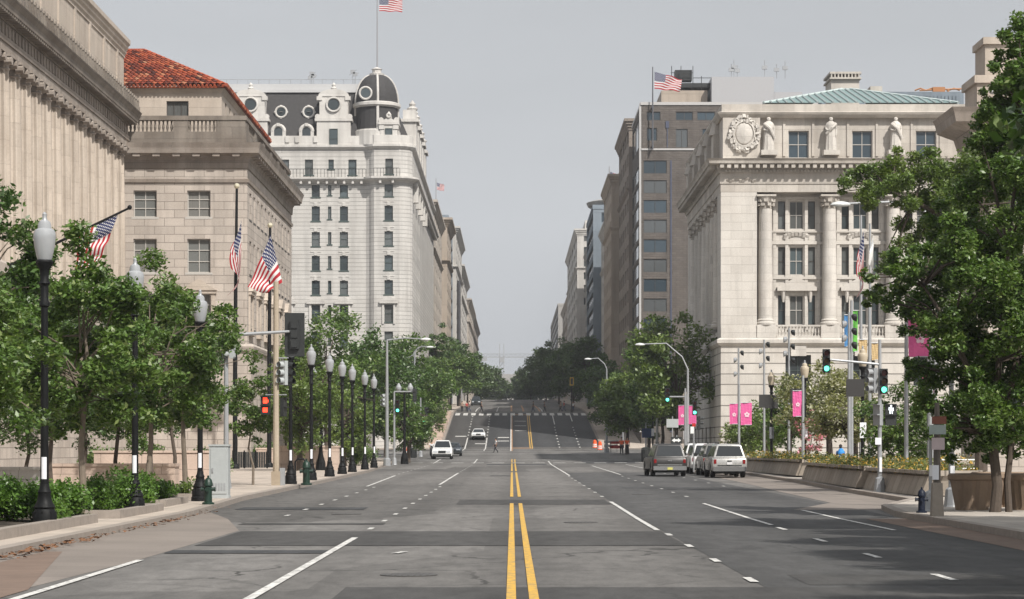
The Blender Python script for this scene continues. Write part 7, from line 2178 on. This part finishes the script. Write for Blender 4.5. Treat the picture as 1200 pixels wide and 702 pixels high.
# ------------------------------------------------------------------ people
cl_ = lambda nm, c: plain(nm, c, .85, var=.1)
WS, BS, DT, RS, JB, OV, TS = cl_('white shirt', (.62, .62, .62)), cl_('blue shirt', (.08, .16, .36)), cl_('dark trousers', (.02, .02, .025)), cl_('red shirt', (.42, .04, .04)), cl_('jeans', (.05, .07, .13)), cl_('orange vest', (.80, .12, .03)), cl_('tan shirt', (.34, .26, .2))
def ped(lb, px, Y, kind, rz, s_, t_, g=None, dz=0, h=1.75): return person(lb, (X(px, Y), Y, gz(Y) + dz), kind, R(rz), s_, t_, g, h)
ped('person in white top and dark trousers walking across the wide crossing', 581, 272, 'walk', 100, WS, DT)
HG = 'walkers at the hilltop crossing'
for lb, px, kind, rz, s_, t_, Y in (('walker in red on the left end of the hilltop crossing', 547, 'stand', 200, RS, DT, 374), ('walker in tan standing left of the one in red', 541.5, 'stand', 150, TS, DT, 376), ('walker in white next to the one in red', 550, 'walk', 90, WS, JB, 379), ('dark dressed walker between the far car and the orange line', 564, 'walk', -90, DT, DT, 376), ('dark dressed walker right of the orange lines', 625, 'walk', 90, DT, JB, 376),
                               ('walker in black at the middle of the right half of the crossing', 638, 'walk', -90, DT, DT, 374), ('walker in tan by the right end of the crossing', 657, 'walk', 90, TS, DT, 377), ('walker in red top at the right end of the crossing', 661, 'walk', 80, RS, JB, 380), ('walker in white, last on the right of the crossing', 671.5, 'stand', 180, WS, JB, 376)):
    ped(lb, px, Y, kind, rz, s_, t_, HG, .02)
ped('worker in orange vest at the right corner, left of the two', 728.5, 252, 'stand', 170, OV, DT, 'workers in orange vests', .15, 1.85)
ped('worker in orange vest at the right corner, right of the two', 735, 255, 'stand', 200, OV, DT, 'workers in orange vests', .15, 1.85)
a_ = ped('person in blue shirt with a bright blue backpack leaning behind the planter', 985, 128, 'stand', 0, BS, JB, None, .15, 1.7)
b = B(); b.lathe([(.12, 0), (.2, .06), (.21, .3), (.15, .46), (.05, .5)], (0, 0, 0), 12)
v_ = B(); v_.add([(v[0] * .85, v[1] * .55 - .2, v[2] + 1.0) for v in b.v], b.f)
bk = v_.build('backpack', plain('bright blue cloth', (.03, .24, .62), .7)); bk.location = a_.location; tag(bk, 'bright blue backpack worn by the person behind the planter', 'backpack')
ped('person in dark clothes sitting low behind the planter near the lamp', 957, 131, 'stand', 20, DT, DT, None, -.15, 1.65)
ped('person in pale shirt standing beyond the grey pickup', 791, 158, 'stand', 0, cl_('pink shirt', (.5, .3, .27)), JB, None, .15, 1.85)
# cyclist beside the white car at the left kerb
Y, px = 229, 506
cyc = ped('cyclist in white shirt riding beside the white car', px, Y, 'ride', 178, WS, DT, None, .12)
t = thing('bicycle', 'bicycle under the white shirted cyclist by the left kerb', 'bicycle', (X(px, Y), Y, gz(Y)), None, R(178))
for y in (-.42, .62):
    b = B(); b.tube([(0, y + .33 * math.cos(a), .34 + .33 * math.sin(a)) for a in [2 * math.pi * k / 18 for k in range(19)]], .02, 6, 0, False)
    for k in range(6): b.tube([(0, y, .34), (0, y + .32 * math.cos(k * 1.05), .34 + .32 * math.sin(k * 1.05))], .004, 4)
    o = b.build('wheel', RUBBER); o.parent = t
b = B()
for p, q in (((0, -.42, .34), (0, .05, .3)), ((0, .05, .3), (0, -.12, .85)), ((0, -.42, .34), (0, -.1, .78)), ((0, -.1, .78), (0, .5, .85)), ((0, .05, .3), (0, .5, .8)), ((0, .62, .34), (0, .48, .95)), ((-.22, .44, 1.08), (.22, .44, 1.08)), ((0, .48, .95), (0, .46, 1.08))): b.tube([p, q], .018, 6)
o = b.build('frame', DARKP); o.parent = t
b = B(); b.cbox((0, -.13, .9), (.12, .26, .06)); o = b.build('saddle', DARKP); o.parent = t

# ------------------------------------------------------------------ the air: thin pale haze through the whole street
b = B(); b.box(-1000, 1000, -70, 1600, -2, 75)
hz = b.build('haze', MATS['white paint'])
hm = bpy.data.materials.new('haze air'); hm.use_nodes = True
hn = hm.node_tree; hn.nodes.remove(hn.nodes['Principled BSDF'])
pv = hn.nodes.new('ShaderNodeVolumePrincipled')
pv.inputs['Color'].default_value = (.93, .95, 1.0, 1)
pv.inputs['Density'].default_value = 0.00022
pv.inputs['Anisotropy'].default_value = .3
hn.links.new(pv.outputs[0], hn.nodes['Material Output'].inputs['Volume'])
hz.data.materials.clear(); hz.data.materials.append(hm)
tag(hz, 'thin pale summer haze filling the street', 'haze', kind='stuff')
